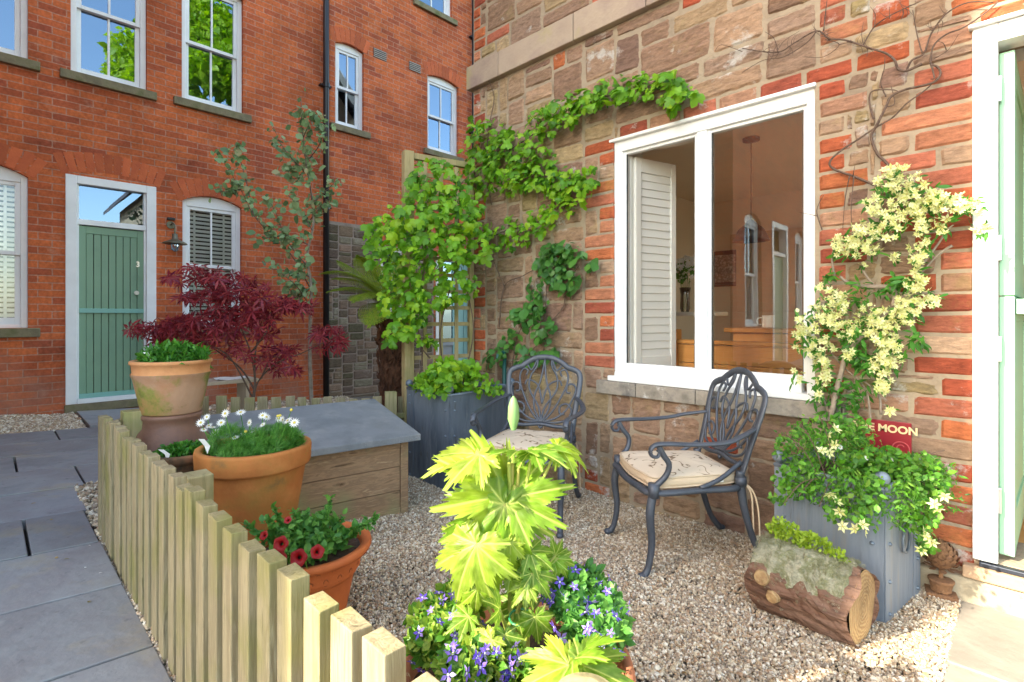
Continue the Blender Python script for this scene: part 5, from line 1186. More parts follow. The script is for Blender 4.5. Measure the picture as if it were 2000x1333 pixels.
def veined(name, stops, veincol):
    m_ = leafmat(name, stops, .40, .42); nt = m_.node_tree; a_ = nt.nodes.new('ShaderNodeAttribute'); a_.attribute_name = 'Col'; sp = nt.nodes.new('ShaderNodeSeparateColor'); nt.links.new(a_.outputs['Color'], sp.inputs[0])
    ad = nt.nodes.new('ShaderNodeMath'); ad.use_clamp = True; nt.links.new(sp.outputs[0], ad.inputs[0]); nt.links.new(sp.outputs[1], ad.inputs[1])
    tc = nt.nodes.new('ShaderNodeTexCoord'); no = nt.nodes.new('ShaderNodeTexNoise'); no.inputs['Scale'].default_value = 22; no.inputs['Detail'].default_value = 5; nt.links.new(tc.outputs['Object'], no.inputs[0])
    rp = [n for n in nt.nodes if n.type == 'VALTORGB'][0]; mr = nt.nodes.new('ShaderNodeMapRange'); mr.inputs[1].default_value = .35; mr.inputs[2].default_value = .65; mr.inputs[3].default_value = .62; mr.inputs[4].default_value = 1.3; nt.links.new(no.outputs['Fac'], mr.inputs[0])
    h = nt.nodes.new('ShaderNodeHueSaturation'); nt.links.new(mr.outputs[0], h.inputs['Value']); nt.links.new(rp.outputs[0], h.inputs['Color'])
    mx = nt.nodes.new('ShaderNodeMixRGB'); mx.inputs[2].default_value = (*veincol, 1); nt.links.new(ad.outputs[0], mx.inputs[0]); nt.links.new(h.outputs[0], mx.inputs[1])
    nt.links.new(mx.outputs[0], nt.nodes['Principled BSDF'].inputs['Base Color']); h2 = [n for n in nt.nodes if n.type == 'HUE_SAT' and n != h][0]; nt.links.new(mx.outputs[0], h2.inputs['Color'])
    return m_
m.build('leaves', veined('lime_big_leaf', [(.24, .36, .02), (.31, .42, .03), (.17, .30, .018), (.11, .23, .02), (.34, .43, .045)], (.50, .56, .14)), lp_, smooth=True, usecol=True)
for k in range(7):
    b0 = crown+np.array((random.uniform(-.02, .02), random.uniform(-.02, .02), 0)); e_ = topc+np.array((random.uniform(-.01, .01), random.uniform(-.01, .01), -random.uniform(.0, .22)))
    st_.tube([b0, (b0+e_)/2+rnd(1, .006)[0], e_], [.0065, .0055, .004], 10, smooth=6)
st_.build('stalks', leafmat('lime_stalk', [(.30, .36, .07), (.36, .32, .08), (.28, .38, .06)], .15), lp_, smooth=True)
m = MB(); q = at(1003, 830, 1.0); m.lathe([(.005, -.01), (.008, .0), (.0115, .012), (.0105, .035), (.006, .05), (.001, .056)], q, 14); m.build('flower_bud', leafmat('bud_green', [(.16, .30, .10), (.20, .34, .13)], .15), lp_, smooth=True)
m = MB(); q = at(1015, 1205, .975); m.tube([q+np.array((.021*math.cos(t), .018*math.sin(t), .006*math.sin(t))) for t in np.linspace(0, 2*math.pi, 16, endpoint=False)], .0022, 6, closed=True, nrm=(0, 0, 1)); tag(m.build('garden_tie', M['green_plastic'], loc=q), 'green plastic tie looped round the lime plant stalks', 'plant tie')
# lobelias round the rim
def lobelia(label, blobs, nfl, mats=None, vari=0):
    c0 = at(*blobs[0][:3]); t = thing('lobelia_plant', label, 'plant', (c0[0], c0[1], zr-.04)); m = MB(); fl = MB()
    for (px, py, d, r, n) in blobs:
        q = at(px, py, d); P = ellblob(q, (r, r, r*.8), n, .25); scatter(m, T_ov, P, .019, (0, 0, .6), (0, 0, 1), ja=.9, jn=.7)
        k = max(1, int(nfl*r*r/sum(b[3]**2 for b in blobs))); D = rnd(k)+np.array((0, 0, .8))-V*.7; D /= np.linalg.norm(D, axis=1)[:, None]
        P2 = q+D*r*np.array((1, 1, .85))*1.25; R_ = frames(rnd(k), D+rnd(k, .3)); fl.inst(T_lobe, P2, R_, .0125*rng.uniform(.8, 1.3, k))
    m.build('leaves', mats or G_mix, t); fl.build('flowers', [P_blue, P_white], t)
lobelia('violet blue lobelia mound at the right of the foreground pot', [(1125, 1175, 1.02, .055, 700), (1170, 1195, 1.02, .05, 700), (1185, 1230, .96, .045, 500), (1140, 1150, 1.08, .05, 500), (1150, 1230, .98, .05, 500)], 75, G_petu)
lobelia('yellow green lobelia with pale violet flowers at the left of the foreground pot', [(850, 1215, 1.0, .045, 650), (885, 1185, 1.04, .04, 500), (840, 1255, .95, .04, 500), (880, 1240, .96, .05, 600), (905, 1175, 1.08, .04, 400)], 26)
lobelia('lilac lobelia at the bottom centre of the foreground pot', [(905, 1310, .84, .04, 500), (945, 1300, .86, .04, 450), (990, 1300, .87, .035, 400), (1015, 1320, .85, .03, 300)], 40)

# ================================================================== ZINC PLANTERS
def planter(name, label, corner, rot, W, D, z0, z1, mat, taper=.0, balls=None, ring=False):
    """corner = corner nearest the camera; extends along -x (W) and +y (D) turned by rot"""
    ax = np.array((-math.cos(rot), math.sin(rot))); ay = np.array((math.sin(rot), math.cos(rot)))
    cc = np.array(corner)+ax*W/2+ay*D/2; t = thing(name, label, 'planter', (cc[0], cc[1], z0))
    rzp = math.atan2(ay[1], ay[0])-math.pi/2
    def P(u, v, z): q = cc-ax*u+ay*v; return (q[0], q[1], z)
    m = MB(); tp = taper
    o = [(W/2-tp, D/2-tp, W/2, D/2)]
    V_ = [P(sx*(W/2-tp), sy*(D/2-tp), z0) for sx, sy in ((-1, -1), (1, -1), (1, 1), (-1, 1))]+[P(sx*W/2, sy*D/2, z1) for sx, sy in ((-1, -1), (1, -1), (1, 1), (-1, 1))]+[P(sx*(W/2-.012), sy*(D/2-.012), z1) for sx, sy in ((-1, -1), (1, -1), (1, 1), (-1, 1))]+[P(sx*(W/2-.012), sy*(D/2-.012), z1-.12) for sx, sy in ((-1, -1), (1, -1), (1, 1), (-1, 1))]
    m.add(V_, [(k, (k+1) % 4, 4+(k+1) % 4, 4+k) for k in range(4)]+[(4+k, 4+(k+1) % 4, 8+(k+1) % 4, 8+k) for k in range(4)]+[(8+k, 8+(k+1) % 4, 12+(k+1) % 4, 12+k) for k in range(4)])
    m.build('metal_box', mat, t, bevel=.003)
    m = MB(); rr = .009
    cs = [P(sx*W/2, sy*D/2, z1) for sx, sy in ((-1, -1), (1, -1), (1, 1), (-1, 1))]
    for k in range(4): m.tube([cs[k], cs[(k+1) % 4]], rr, 8)
    m.build('rolled_rim', mat, t, smooth=True)
    for sx, sy in ((-1, -1), (1, -1), (1, 1), (-1, 1)):
        m = MB()
        for (du, dv) in ((1, 0), (0, 1)):
            V_ = []
            for o_ in (.001, .004):
                for zz, tt in ((z0, tp), (z1-.008, 0)):
                    for e_ in (0, .075):
                        u = sx*(W/2-tt+(o_ if dv else 0)-(e_ if du else 0)); v = sy*(D/2-tt+(o_ if du else 0)-(e_ if dv else 0)); V_.append(P(u, v, zz))
            m.add(V_, [(4, 5, 7, 6), (0, 1, 5, 4), (1, 3, 7, 5), (3, 2, 6, 7), (2, 0, 4, 6)])
        m.build('corner_strap', mat, t)
    m = MB()
    for sx, sy in ((-1, -1), (1, -1), (1, 1), (-1, 1)):
        for f_ in (.06, .3, .58, .84, .93):
            zz = z0+(z1-z0)*f_; tt = tp*(1-f_)
            for (du, dv) in ((1, 0), (0, 1)):
                q = P(sx*(W/2-tt-(.038 if du else -.004)), sy*(D/2-tt-(.038 if dv else -.004)), zz); m.ball(q, .0095, 10, sq=.8)
    m.build('rivets', M['zinc'], t, smooth=True)
    for sx, sy in (balls or ((-1, -1), (1, -1), (1, 1), (-1, 1))):
        q = P(sx*(W/2-.01), sy*(D/2-.01), z1+.035); m = MB(); m.ball(q, .026, 20); m.tube([(q[0], q[1], z1), (q[0], q[1], z1+.02)], .009, 10); m.build('ball_finial', mat, t, smooth=True)
    m = MB(); V_ = []
    m.add([P(-W/2+.012, -D/2+.012, z1-.03), P(W/2-.012, -D/2+.012, z1-.03), P(W/2-.012, D/2-.012, z1-.03), P(-W/2+.012, D/2-.012, z1-.03)], [(0, 1, 2, 3)]); m.build('compost', M['soilpot'], t)
    if ring:
        m = MB(); q = np.array(P(W/2+.012, .0, z0+(z1-z0)*.62)); uy = np.array((ay[0], ay[1], 0))
        m.tube([q+uy*.038*math.cos(a_)+np.array((0, 0, .045*math.sin(a_)-.045)) for a_ in np.linspace(0, 2*math.pi, 20, endpoint=False)], .0055, 8, closed=True)
        m.ball(q, .012, 10); m.build('ring_handle', M['zinc'], t, smooth=True)
    return t
planter('zinc_planter', 'tall blue grey zinc planter with ball corners in front of the trellis', (.605, -.735), 0, .47, .58, gz(0, -.5)-.01, .648, M['zinc'])
planter('zinc_planter', 'grey riveted metal planter under the clematis beside the mint door', (2.822, -.47), math.radians(9), .40, .39, gz(0, -.3)-.01, .510, M['zinc2'], .0, ring=True)

# ================================================================== CHAIRS (local: faces -y)
def make_chair():
    t = thing('garden_chair', 'x', 'chair')
    A = M['castal']; ZS = .375
    def tb(m, P, r, **k): m.tube(P, r, 10, smooth=6, **k)
    zt_ = .87
    def bk(x, z):          # back plane leans backwards
        return (x, .195+(z-ZS)*.28, z)
    # back frame
    m = MB()
    out = [(-.195, ZS), (-.200, .46), (-.212, .58), (-.228, .70), (-.222, .765), (-.185, .790), (-.150, .800), (-.115, .825), (-.06, .852), (0, .860)]
    out = out+[(-x, z) for x, z in out[::-1][1:]]
    m.tube([bk(x, z) for x, z in out], .0175, 10, smooth=5, flat=.55, nrm=(0, 1, .0)); m.build('back_frame', A, t, smooth=True)
    m = MB(); r = .0064
    def cv(P, r=r): m.tube([bk(x, z) for x, z in P], r, 8, smooth=5)
    cv([(-.198, .455), (-.1, .452), (0, .462), (.1, .452), (.198, .455)], .011)
    for s in (-1, 1):
        cv([(0, .47), (s*.045, .55), (s*.05, .63), (s*.018, .72), (0, .845)])
        cv([(0, .47), (s*.02, .56), (s*.085, .66), (s*.085, .74), (s*.05, .80), (s*.045, .84)])
        cv([(s*.01, .475), (s*.07, .54), (s*.135, .66), (s*.155, .74), (s*.135, .785), (s*.105, .775), (s*.115, .745)])
        cv([(s*.01, .475), (s*.09, .50), (s*.16, .56), (s*.205, .66), (s*.19, .70), (s*.155, .695), (s*.150, .655), (s*.175, .65)])
        cv([(s*.03, .475), (s*.10, .475), (s*.165, .50), (s*.185, .55), (s*.155, .585), (s*.115, .57), (s*.115, .53), (s*.145, .525)])
        cv([(0, .58), (s*.02, .66), (s*.045, .70), (s*.10, .72), (s*.118, .69)], .006)
        cv([(s*.05, .84), (s*.08, .78), (s*.11, .81)], .006)
    cv([(-.02, .462), (0, .44), (.02, .462)]); m.build('back_scrollwork', A, t, smooth=True)
    # seat frame
    m = MB(); fr = [(-.225, -.215), (-.12, -.245), (0, -.255), (.12, -.245), (.225, -.215), (.215, 0), (.195, .195), (0, .20), (-.195, .195), (-.215, 0)]
    m.tube([(x, y, ZS-.012) for x, y in fr], .019, 8, smooth=4, closed=True, flat=.75, nrm=(0, 0, 1))
    for k in range(7): x = -.16+.32*k/6; m.tube([(x, -.235, ZS-.005), (x*.92, .195, ZS-.005)], .006, 6)
    m.build('seat_frame', A, t, smooth=True)
    for s in (-1, 1):
        m = MB(); m.tube([(s*.225, -.215, ZS), (s*.232, -.235, .28), (s*.226, -.225, .15), (s*.228, -.24, .05), (s*.232, -.262, .012)], [.018, .019, .0155, .014, .017], 10, smooth=5)
        m.ball((s*.233, -.272, .013), .019, 12, sq=.8); m.tube([(s*.2255, -.2165, ZS-.03), (s*.225, -.2145, ZS+.03)], .025, 12); m.build('leg', A, t, smooth=True)
        m = MB(); m.tube([(s*.197, .20, ZS+.06), (s*.197, .205, ZS-.02), (s*.20, .225, .24), (s*.205, .275, .09), (s*.21, .335, .010)], [.02, .019, .016, .014, .017], 10, smooth=5)
        m.ball((s*.211, .345, .012), .018, 12, sq=.7); m.tube([(s*.1975, .204, ZS-.005), (s*.1975, .202, ZS+.035)], .025, 12); m.build('leg', A, t, smooth=True)
        m = MB(); b0 = bk(s*.212, .625)
        m.tube([b0, (s*.262, .17, .605), (s*.285, .08, .585), (s*.278, -.05, .580), (s*.262, -.17, .583), (s*.256, -.222, .578), (s*.255, -.243, .555), (s*.255, -.235, .532), (s*.255, -.212, .528), (s*.255, -.204, .545), (s*.255, -.214, .555)], [.014, .016, .017, .017, .018, .017, .0155, .014, .012, .010, .008], 10, smooth=5, flat=.55, nrm=(0, 0, 1))
        m.build('armrest', A, t, smooth=True)
        m = MB(); m.tube([(s*.256, -.205, .572), (s*.253, -.185, .535), (s*.245, -.155, .490), (s*.236, -.165, .44), (s*.227, -.205, ZS+.02), (s*.225, -.214, ZS)], [.012, .013, .0125, .0125, .014, .016], 10, smooth=5); m.build('arm_support', A, t, smooth=True)
        m = MB(); m.tube([(s*.196, .205, ZS+.10), (s*.213, .10, ZS+.035), (s*.222, -.0, ZS+.0)], .010, 8, smooth=5); m.build('side_brace', A, t, smooth=True)
    return t
def cushion_mat():
    m, nt, p, N, K = NT('beige_scroll_print_fabric'); tc = N('TexCoord')
    wv = N('TexWave'); wv.wave_type = 'RINGS'; wv.inputs['Scale'].default_value = 6; wv.inputs['Distortion'].default_value = 14; wv.inputs['Detail'].default_value = 1.5; wv.inputs['Detail Scale'].default_value = 2.2
    K(tc.outputs['Object'], wv.inputs[0]); vo = N('TexNoise'); vo.inputs['Scale'].default_value = 11; K(tc.outputs['Object'], vo.inputs[0])
    r = N('ValToRGB'); ramp(r, [(.0, (.20, .13, .08)), (.045, (.22, .15, .09)), (.085, (.60, .49, .36)), (1, (.63, .52, .39))]); K(wv.outputs['Fac'], r.inputs[0])
    mr = N('MapRange'); mr.inputs[1].default_value = .47; mr.inputs[2].default_value = .53; K(vo.outputs['Fac'], mr.inputs[0]); mx = N('MixRGB'); mx.inputs[1].default_value = (.62, .51, .38, 1); K(mr.outputs[0], mx.inputs[0]); K(r.outputs[0], mx.inputs[2])
    K(mx.outputs[0], p.inputs['Base Color']); p.inputs['Roughness'].default_value = .95; return m
M['print'] = cushion_mat()
def make_cushion():
    t = thing('seat_cushion', 'x', 'cushion'); m = MB(); ZS = .375
    # outline matches the seat, filled pad built in rings
    ol = []; fr = [(-.212, -.195), (-.12, -.232), (0, -.243), (.12, -.232), (.212, -.195), (.208, 0), (.185, .175), (.1, .187), (0, .188), (-.1, .187), (-.185, .175), (-.208, 0)]
    n = len(fr)
    for i in range(n):
        p0, p1, p2, p3 = [np.array(fr[(i+k) % n]) for k in (-1, 0, 1, 2)]
        for k in range(5):
            t_ = k/5; ol.append(.5*((2*p1)+(-p0+p2)*t_+(2*p0-5*p1+4*p2-p3)*t_*t_+(-p0+3*p1-3*p2+p3)*t_**3))
    ol = np.array(ol); n = len(ol); V_ = []
    prof = [(.95, .0), (1.0, .006), (1.012, .022), (1.0, .040), (.975, .047)]
    topp = [(.93, .051), (.75, .060), (.5, .066), (.25, .069)]
    for q, z in prof+topp:
        for k in range(n): V_.append((ol[k][0]*q, ol[k][1]*q, ZS+.004+z+.0015*math.sin(k*.9)))
    L = len(prof+topp); V_.append((0, 0, ZS+.074)); V_.append((0, 0, ZS+.004))
    Fc = [(a_*n+k, a_*n+(k+1) % n, (a_+1)*n+(k+1) % n, (a_+1)*n+k) for a_ in range(L-1) for k in range(n)]+[((L-1)*n+k, (L-1)*n+(k+1) % n, L*n) for k in range(n)]+[((k+1) % n, k, L*n+1) for k in range(n)]
    mi = [1 if a_ < len(prof)-1 else 0 for a_ in range(L-1) for k in range(n)]+[0]*n+[1]*n
    m.add(V_, Fc, mi); m.build('pad', [M['print'], M['cushedge']], t, smooth=True)
    m = MB()
    for z in (.004, .045): m.tube([(p[0]*1.003, p[1]*1.003, ZS+.004+z) for p in ol], .0035, 6, closed=True, nrm=(0, 0, 1))
    m.build('piping', M['cushedge'], t, smooth=True)
    for s in (-1, 1):
        m = MB()
        for q in (0, 1): m.tube([(s*.19, .185, ZS+.02), (s*.215, .235+.01*q, ZS-.02), (s*(.215+.012*q), .25+.02*q, ZS-.12), (s*(.205+.03*q), .26+.01*q, ZS-.25-.05*q)], [.004, .0045, .004, .0035], 6, smooth=5)
        m.build('tie', M['cushedge'], t, smooth=True)
    m = MB(); m.box((.212, .09, ZS+.026), (.003, .045, .014)); m.build('care_label', M['tagwhite'], t)
    return t
ch = make_chair(); cu = make_cushion()
def place(c, xy, f, lab):
    rz = math.atan2(f[0], -f[1]); c.location = (xy[0], xy[1], gz(*xy)-.004); c.rotation_euler = (SL*math.cos(rz)*0, 0, rz); c['label'] = lab; c['group'] = 'cast metal garden chairs'
fR = (-.62, -.785); fL = (.44, -.90)
pR = (2.01, -.47); pL = (1.20, -.63)
place(ch, pR, fR, 'blue grey cast metal garden chair under the window, beige cushion fully visible')
c2 = dup(ch, (pL[0], pL[1], gz(*pL)-.004), math.atan2(fL[0], -fL[1]), 'blue grey cast metal garden chair beside the zinc planter, behind the lime plant')
place(cu, pR, fR, 'beige scroll patterned cushion on the chair under the window'); cu['group'] = 'chair cushions'
c3 = dup(cu, (pL[0], pL[1], gz(*pL)-.004), math.atan2(fL[0], -fL[1]), 'beige cushion on the chair half hidden by the lime plant')

# ================================================================== LOG PLANTER
a_ = np.array((2.462, -.665)); b_ = np.array((2.80, -.705)); R = .125; d = b_-a_; L = np.linalg.norm(d); d /= L; nv = np.array((-d[1], d[0])); g = gz(0, -.7)
lg = thing('log_planter', 'short bark covered log lying on the gravel with moss on top', 'log', ((a_[0]+b_[0])/2, (a_[1]+b_[1])/2, g))
def lgp(t, ang_, r): q = a_+d*t+nv*r*math.cos(ang_); return (q[0], q[1], g+R*.93+r*math.sin(ang_))
rs = np.random.default_rng(3); n, k_ = 72, 26; prof = 1+.035*np.sin(np.arange(n)*2*math.pi/n*2+.6)+.03*np.sin(np.arange(n)*2*math.pi/n*5)
V_ = []
for i in range(k_+1):
    for k in range(n):
        ridge = .035*math.sin(k*2*math.pi/n*17+1.5*math.sin(i*.5))+rs.uniform(-.02, .02)
        V_.append(lgp(L*i/k_+.012*math.sin(k*.3)*(1 if i in (0, k_) else 0), 2*math.pi*k/n, R*(prof[k]+ridge*(.5 if i in (0, k_) else 1)+.03*math.sin(i*.4))))
m = MB(); m.add(V_, [(i*n+k, i*n+(k+1) % n, (i+1)*n+(k+1) % n, (i+1)*n+k) for i in range(k_) for k in range(n)]); m.build('bark', M['bark'], lg, smooth=False)
m = MB()
for tt in (0.004, L-.004):
    m = MB(); V_ = [lgp(tt, 0, 0)]+[lgp(tt+(.004 if tt > .1 else -.004)*(q < .8), 2*math.pi*k/n, R*prof[k]*q*.985) for q in (.5, 1.0) for k in range(n)]
    m.add(V_, [(0, 1+k, 1+(k+1) % n) for k in range(n)]+[(1+k, 1+n+k, 1+n+(k+1) % n, 1+(k+1) % n) for k in range(n)]); m.build('cut_end', M['logend'], lg)
for (tt, an, r_) in ((.055, 2.75+math.pi*0+.0, .03), (.095, 3.35, .024)):
    q0 = np.array(lgp(tt, -math.pi/2-(an-2.2)*.0-1.15+.5*(an-2.75), R*.98)); q1 = np.array(lgp(tt, -math.pi/2-1.15+.5*(an-2.75), R*1.16)); m = MB(); 
    q0 = np.array(lgp(tt, math.pi-.25 if r_ > .027 else math.pi+.15, R*.95)); q1 = np.array(lgp(tt, math.pi-.25 if r_ > .027 else math.pi+.15, R*1.14)); m.tube([q0, q1], [r_*1.1, r_*.8], 12); m.build('branch_stub', M['logend'], lg)
ms = MB(); V_ = []; nn, kk = 22, 20
for i in range(kk+1):
    for k in range(nn+1):
        t = -.01+(L*.98)*i/kk; an = math.pi*.5+(k/nn-.5)*math.radians(150); w_ = min(1, 3.2*min(k, nn-k)/nn)*min(1, 5*min(i, kk-i)/kk)
        V_.append(lgp(t, an+.18*math.sin(i*1.3+k*.4), R*(1.0+.14*w_+rs.uniform(-.02, .03)*w_)-.004*(w_ == 0)*6))
ms.add(V_, [(i*(nn+1)+k, i*(nn+1)+k+1, (i+1)*(nn+1)+k+1, (i+1)*(nn+1)+k) for i in range(kk) for k in range(nn)])
P = np.array([np.array(lgp(rng.uniform(.0, L*.92), math.pi*.5+rng.normal(0, .55), R*1.10)) for _ in range(3800)]); scatter(ms, T_feather, P, .011, (0, 0, 1), (0, -.5, 1), ja=.7)
tag(ms.build('lichen_moss', M['moss'], loc=(*(a_+d*L/2), g+.2)), 'pale grey green moss cushion covering the top of the log', 'moss', kind='stuff')
m = MB(); st_ = MB(); q0 = np.array(lgp(L*.42, math.pi*.5, R*1.1)); sp_ = thing('sedum_plant', 'lime green sedum sprouting from the mossy log', 'plant', q0)
for (dx, dz, n) in ((-.13, .035, 90), (-.10, .06, 90), (-.09, .02, 80), (-.05, .055, 90), (-.03, .03, 80), (.0, .035, 80), (.04, .045, 80), (.08, .04, 70), (.12, .02, 60), (.16, .012, 50), (-.02, -.0, 60), (.02, .01, 60)):
    q = q0+np.array((d[0], d[1], 0))*dx*.8+np.array((0, 0, dz)); st_.tube([q0+np.array((dx*.4, 0, -.01)), q], .002, 5); P = ellblob(q, (.024, .022, .022), n); scatter(m, T_ov, P, .013, (0, 0, 1), (0, -.6, 1), ja=.9)
m.build('leaves', G_sedum, sp_); st_.build('stems', G_sedum, sp_)
# rusty artichoke ornament
c = onG(1838, 1166); z0 = gz(c[0], c[1]); orn = thing('iron_ornament', 'rusty cast iron topiary ball ornament on a little pedestal', 'ornament', (c[0], c[1], z0))
m = MB(); m.box((c[0], c[1], z0+.012), (.10, .085, .024), .2); m.lathe([(.005, .024), (.032, .024), (.036, .03), (.034, .036), (.040, .062), (.044, .066), (.044, .074), (.034, .076), (.01, .078)], (c[0], c[1], z0), 24); m.build('pot_base', M['rust'], orn, bevel=.003)
m = MB(); m.tube([(c[0], c[1], z0+.07), (c[0], c[1], z0+.12)], .008, 10); m.build('stem', M['rust'], orn)
m = MB(); q = np.array((c[0], c[1], z0+.165)); m.ball(q, .048, 18)
for i in range(9):
    ph_ = -1.2+2.5*i/8; nn = max(4, int(14*math.cos(ph_)))
    for k in range(nn):
        t = 2*math.pi*(k+.5*(i % 2))/nn; D = np.array((math.cos(t)*math.cos(ph_), math.sin(t)*math.cos(ph_), math.sin(ph_))); R_ = frames((np.array((0, 0, 1.))-D*D[2]+D*.35)[None], D[None]); m.inst(T_round, [q+D*.047], R_, [.03])
m.build('leafy_ball', M['rust'], orn)
# pale bench by the far wall
c = onG(438, 800); bn = thing('small_bench', 'small pale wooden bench with a white sheet against the brick wall', 'bench', c)
c = at(432, 742, 5.3); zt = c[2]; g = gz(c[0], c[1])
bn.location = (c[0], c[1], g)
m = MB(); m.box((c[0], c[1], zt-.015), (.34, .62, .035)); m.build('top', M['tablewood'], bn, bevel=.005)
for s in (-.14, .14):
    m = MB(); m.box((c[0], c[1]+s*1.5, (zt+g)/2-.015), (.28, .035, zt-g-.035)); m.build('leg', M['tablewood'], bn, bevel=.004)
m = MB(); V_ = []
for i in range(9):
    for k in range(9): V_.append((c[0]-.12+.24*i/8, c[1]-.05+.30*k/8, zt+.008+.008*math.sin(i*1.1+k*.7)))
m.add(V_, [(i*9+k, i*9+k+1, (i+1)*9+k+1, (i+1)*9+k) for i in range(8) for k in range(8)]); tag(m.build('paper_sheet', M['tagwhite'], loc=c), 'crumpled white sheet lying on the small pale bench', 'paper')

# ================================================================== TRELLIS
tr0 = np.array((-.115, -.56)); tr1 = np.array((.015, -.045)); d = tr1-tr0; L = np.linalg.norm(d); d /= L; rz = math.atan2(d[1], d[0])
tz1 = at(800, 300, 3.93)[2]
tl = thing('trellis', 'tall wooden square lattice trellis panel fixed between post and cottage corner', 'trellis', ((tr0[0]+tr1[0])/2, (tr0[1]+tr1[1])/2, .02))
m = MB(); m.box((tr0[0], tr0[1], tz1/2), (.075, .075, tz1), rz); m.build('post', M['trellis'], tl, bevel=.004)
m = MB(); m.box((tr1[0], tr1[1], tz1/2-.02), (.04, .045, tz1-.04), rz); m.build('post', M['trellis'], tl, bevel=.004)
m = MB(); nv = np.array((d[1], -d[0]))
for k in range(1, 4): q = tr0+d*L*k/4+nv*.012; m.box((q[0], q[1], .25+(tz1-.3)/2), (.03, .014, tz1-.32), rz)
z = .32
while z < tz1-.02: q = (tr0+tr1)/2-nv*.004; m.box((q[0], q[1], z), (L, .014, .03), rz); z += .128
m.build('lattice', M['trellis'], tl, bevel=.002)
m = MB(); q = (tr0+tr1)/2; m.box((q[0], q[1], tz1-.03), (L, .05, .045), rz); m.build('top_rail', M['trellis'], tl, bevel=.003)

# ================================================================== CLIMBERS
def stems(m, paths, r0, y=-.04, d=None, jit=.004):
    for p in paths:
        P = [(onR(px, py, y+random.uniform(-.01, .01)) if d is None else at(px, py, d+random.uniform(-.03, .03))) for px, py in p]
        m.tube(P, list(np.linspace(r0, r0*.45, len(P))), 7, smooth=5)
hv = thing('hop_vine', 'bright green leafy climber covering the trellis and spreading over the cottage wall', 'climbing plant', (.1, -.2, 0))
m = MB(); stems(m, [[(812, 760), (825, 690), (810, 600), (830, 520), (820, 440), (850, 360)], [(870, 760), (860, 650), (880, 560), (900, 470), (890, 380), (930, 330)], [(840, 700), (790, 640), (760, 560), (740, 480)], [(905, 740), (925, 640), (900, 520)]], .006, d=3.82)
stems(m, [[(930, 480), (990, 450), (1040, 440), (1090, 400), (1140, 350)], [(915, 330), (960, 300), (1000, 290), (1060, 250), (1110, 215), (1180, 190), (1250, 180), (1300, 175), (1340, 185)], [(960, 400), (950, 330), (955, 250), (965, 190), (950, 150)], [(1000, 330), (1060, 340), (1120, 350)]], .005)
m.build('stems', M['cork'], hv, smooth=True)
m = MB()
TRB = [(850, 345, 50, 38, 100), (822, 395, 50, 50, 150), (880, 425, 55, 45, 150), (795, 470, 55, 45, 140), (750, 455, 38, 40, 80), (735, 490, 25, 30, 40), (865, 500, 55, 40, 130), (785, 540, 45, 40, 100), (850, 570, 45, 35, 80), (800, 625, 35, 38, 90), (775, 590, 35, 30, 70), (895, 555, 45, 35, 80), (920, 470, 45, 40, 110), (905, 400, 40, 40, 110), (835, 450, 40, 35, 90), (765, 420, 25, 20, 25), (775, 650, 30, 25, 45), (840, 660, 20, 20, 20), (815, 590, 30, 30, 60)]
for px, py, rx, ry, n in TRB:
    P = depthblob(px, py, rx, ry, int(n*.62), 3.72, .12); scatter(m, T_lob, P, .054, (0, -.3, -1), -V*1.0+np.array((0, 0, .9)), ja=.6, jn=.55, sv=.42)
WLB = [(955, 275, 42, 40, 170), (1000, 300, 55, 42, 210), (1045, 325, 50, 35, 150), (925, 335, 40, 45, 140), (980, 355, 55, 25, 120), (1085, 350, 45, 24, 90), (1115, 365, 42, 32, 110), (1148, 345, 18, 20, 25), (1085, 400, 38, 24, 70), (1050, 432, 35, 20, 60), (990, 455, 45, 30, 110), (1060, 240, 32, 25, 80), (1095, 215, 38, 22, 100), (1140, 195, 40, 18, 90), (1185, 185, 32, 18, 70), (1235, 178, 34, 17, 70), (1262, 158, 24, 18, 40), (1302, 160, 30, 18, 60), (1310, 192, 22, 14, 30), (1345, 180, 22, 10, 26), (1180, 160, 14, 10, 12), (1215, 158, 14, 12, 14), (920, 240, 8, 12, 5)]
for px, py, rx, ry, n in WLB:
    P = wallblob(px, py, rx*1.08, ry*1.15, int(n*.62), -.085, .045); scatter(m, T_lob, P, .049, (0, -.5, -1), (0, -1, 1.), ja=.6, jn=.55, sv=.42)
m.build('leaves', G_hop, hv)
rv = thing('climbing_rose', 'darker green climbing rose with few leaves and bare canes left of the window', 'climbing plant', (.9, -.06, 0))
m = MB(); stems(m, [[(1060, 720), (1065, 640), (1068, 560), (1080, 500)], [(1065, 640), (1100, 600), (1105, 560), (1130, 520)], [(975, 640), (985, 560), (1020, 540), (1055, 520)], [(985, 560), (960, 500)], [(1000, 720), (1010, 660), (1040, 600)], [(1040, 720), (1035, 690), (1090, 640)]], .005)
m.build('canes', M['cork'], rv, smooth=True)
m = MB()
for px, py, rx, ry, n in [(1090, 488, 38, 20, 55), (1072, 520, 35, 25, 55), (1108, 545, 28, 28, 40), (1120, 498, 20, 14, 20), (1150, 513, 14, 7, 6), (1048, 590, 26, 26, 36), (1030, 615, 24, 26, 30), (1062, 640, 26, 26, 30), (1000, 655, 18, 15, 14), (1022, 690, 22, 22, 26), (1065, 690, 26, 18, 26), (968, 695, 22, 18, 24), (1000, 620, 14, 10, 8), (1045, 560, 14, 12, 8), (985, 680, 18, 14, 12)]:
    P = wallblob(px, py, rx, ry, n, -.07, .03); scatter(m, T_round, P, .058, (0, -.4, -1), (0, -1, .7), ja=.7, jn=.5)
m.build('leaves', G_rose, rv)
tp = thing('garden_tap', 'dark green standpipe tap among the climbing rose by the wall', 'tap', onR(985, 700, -.06))
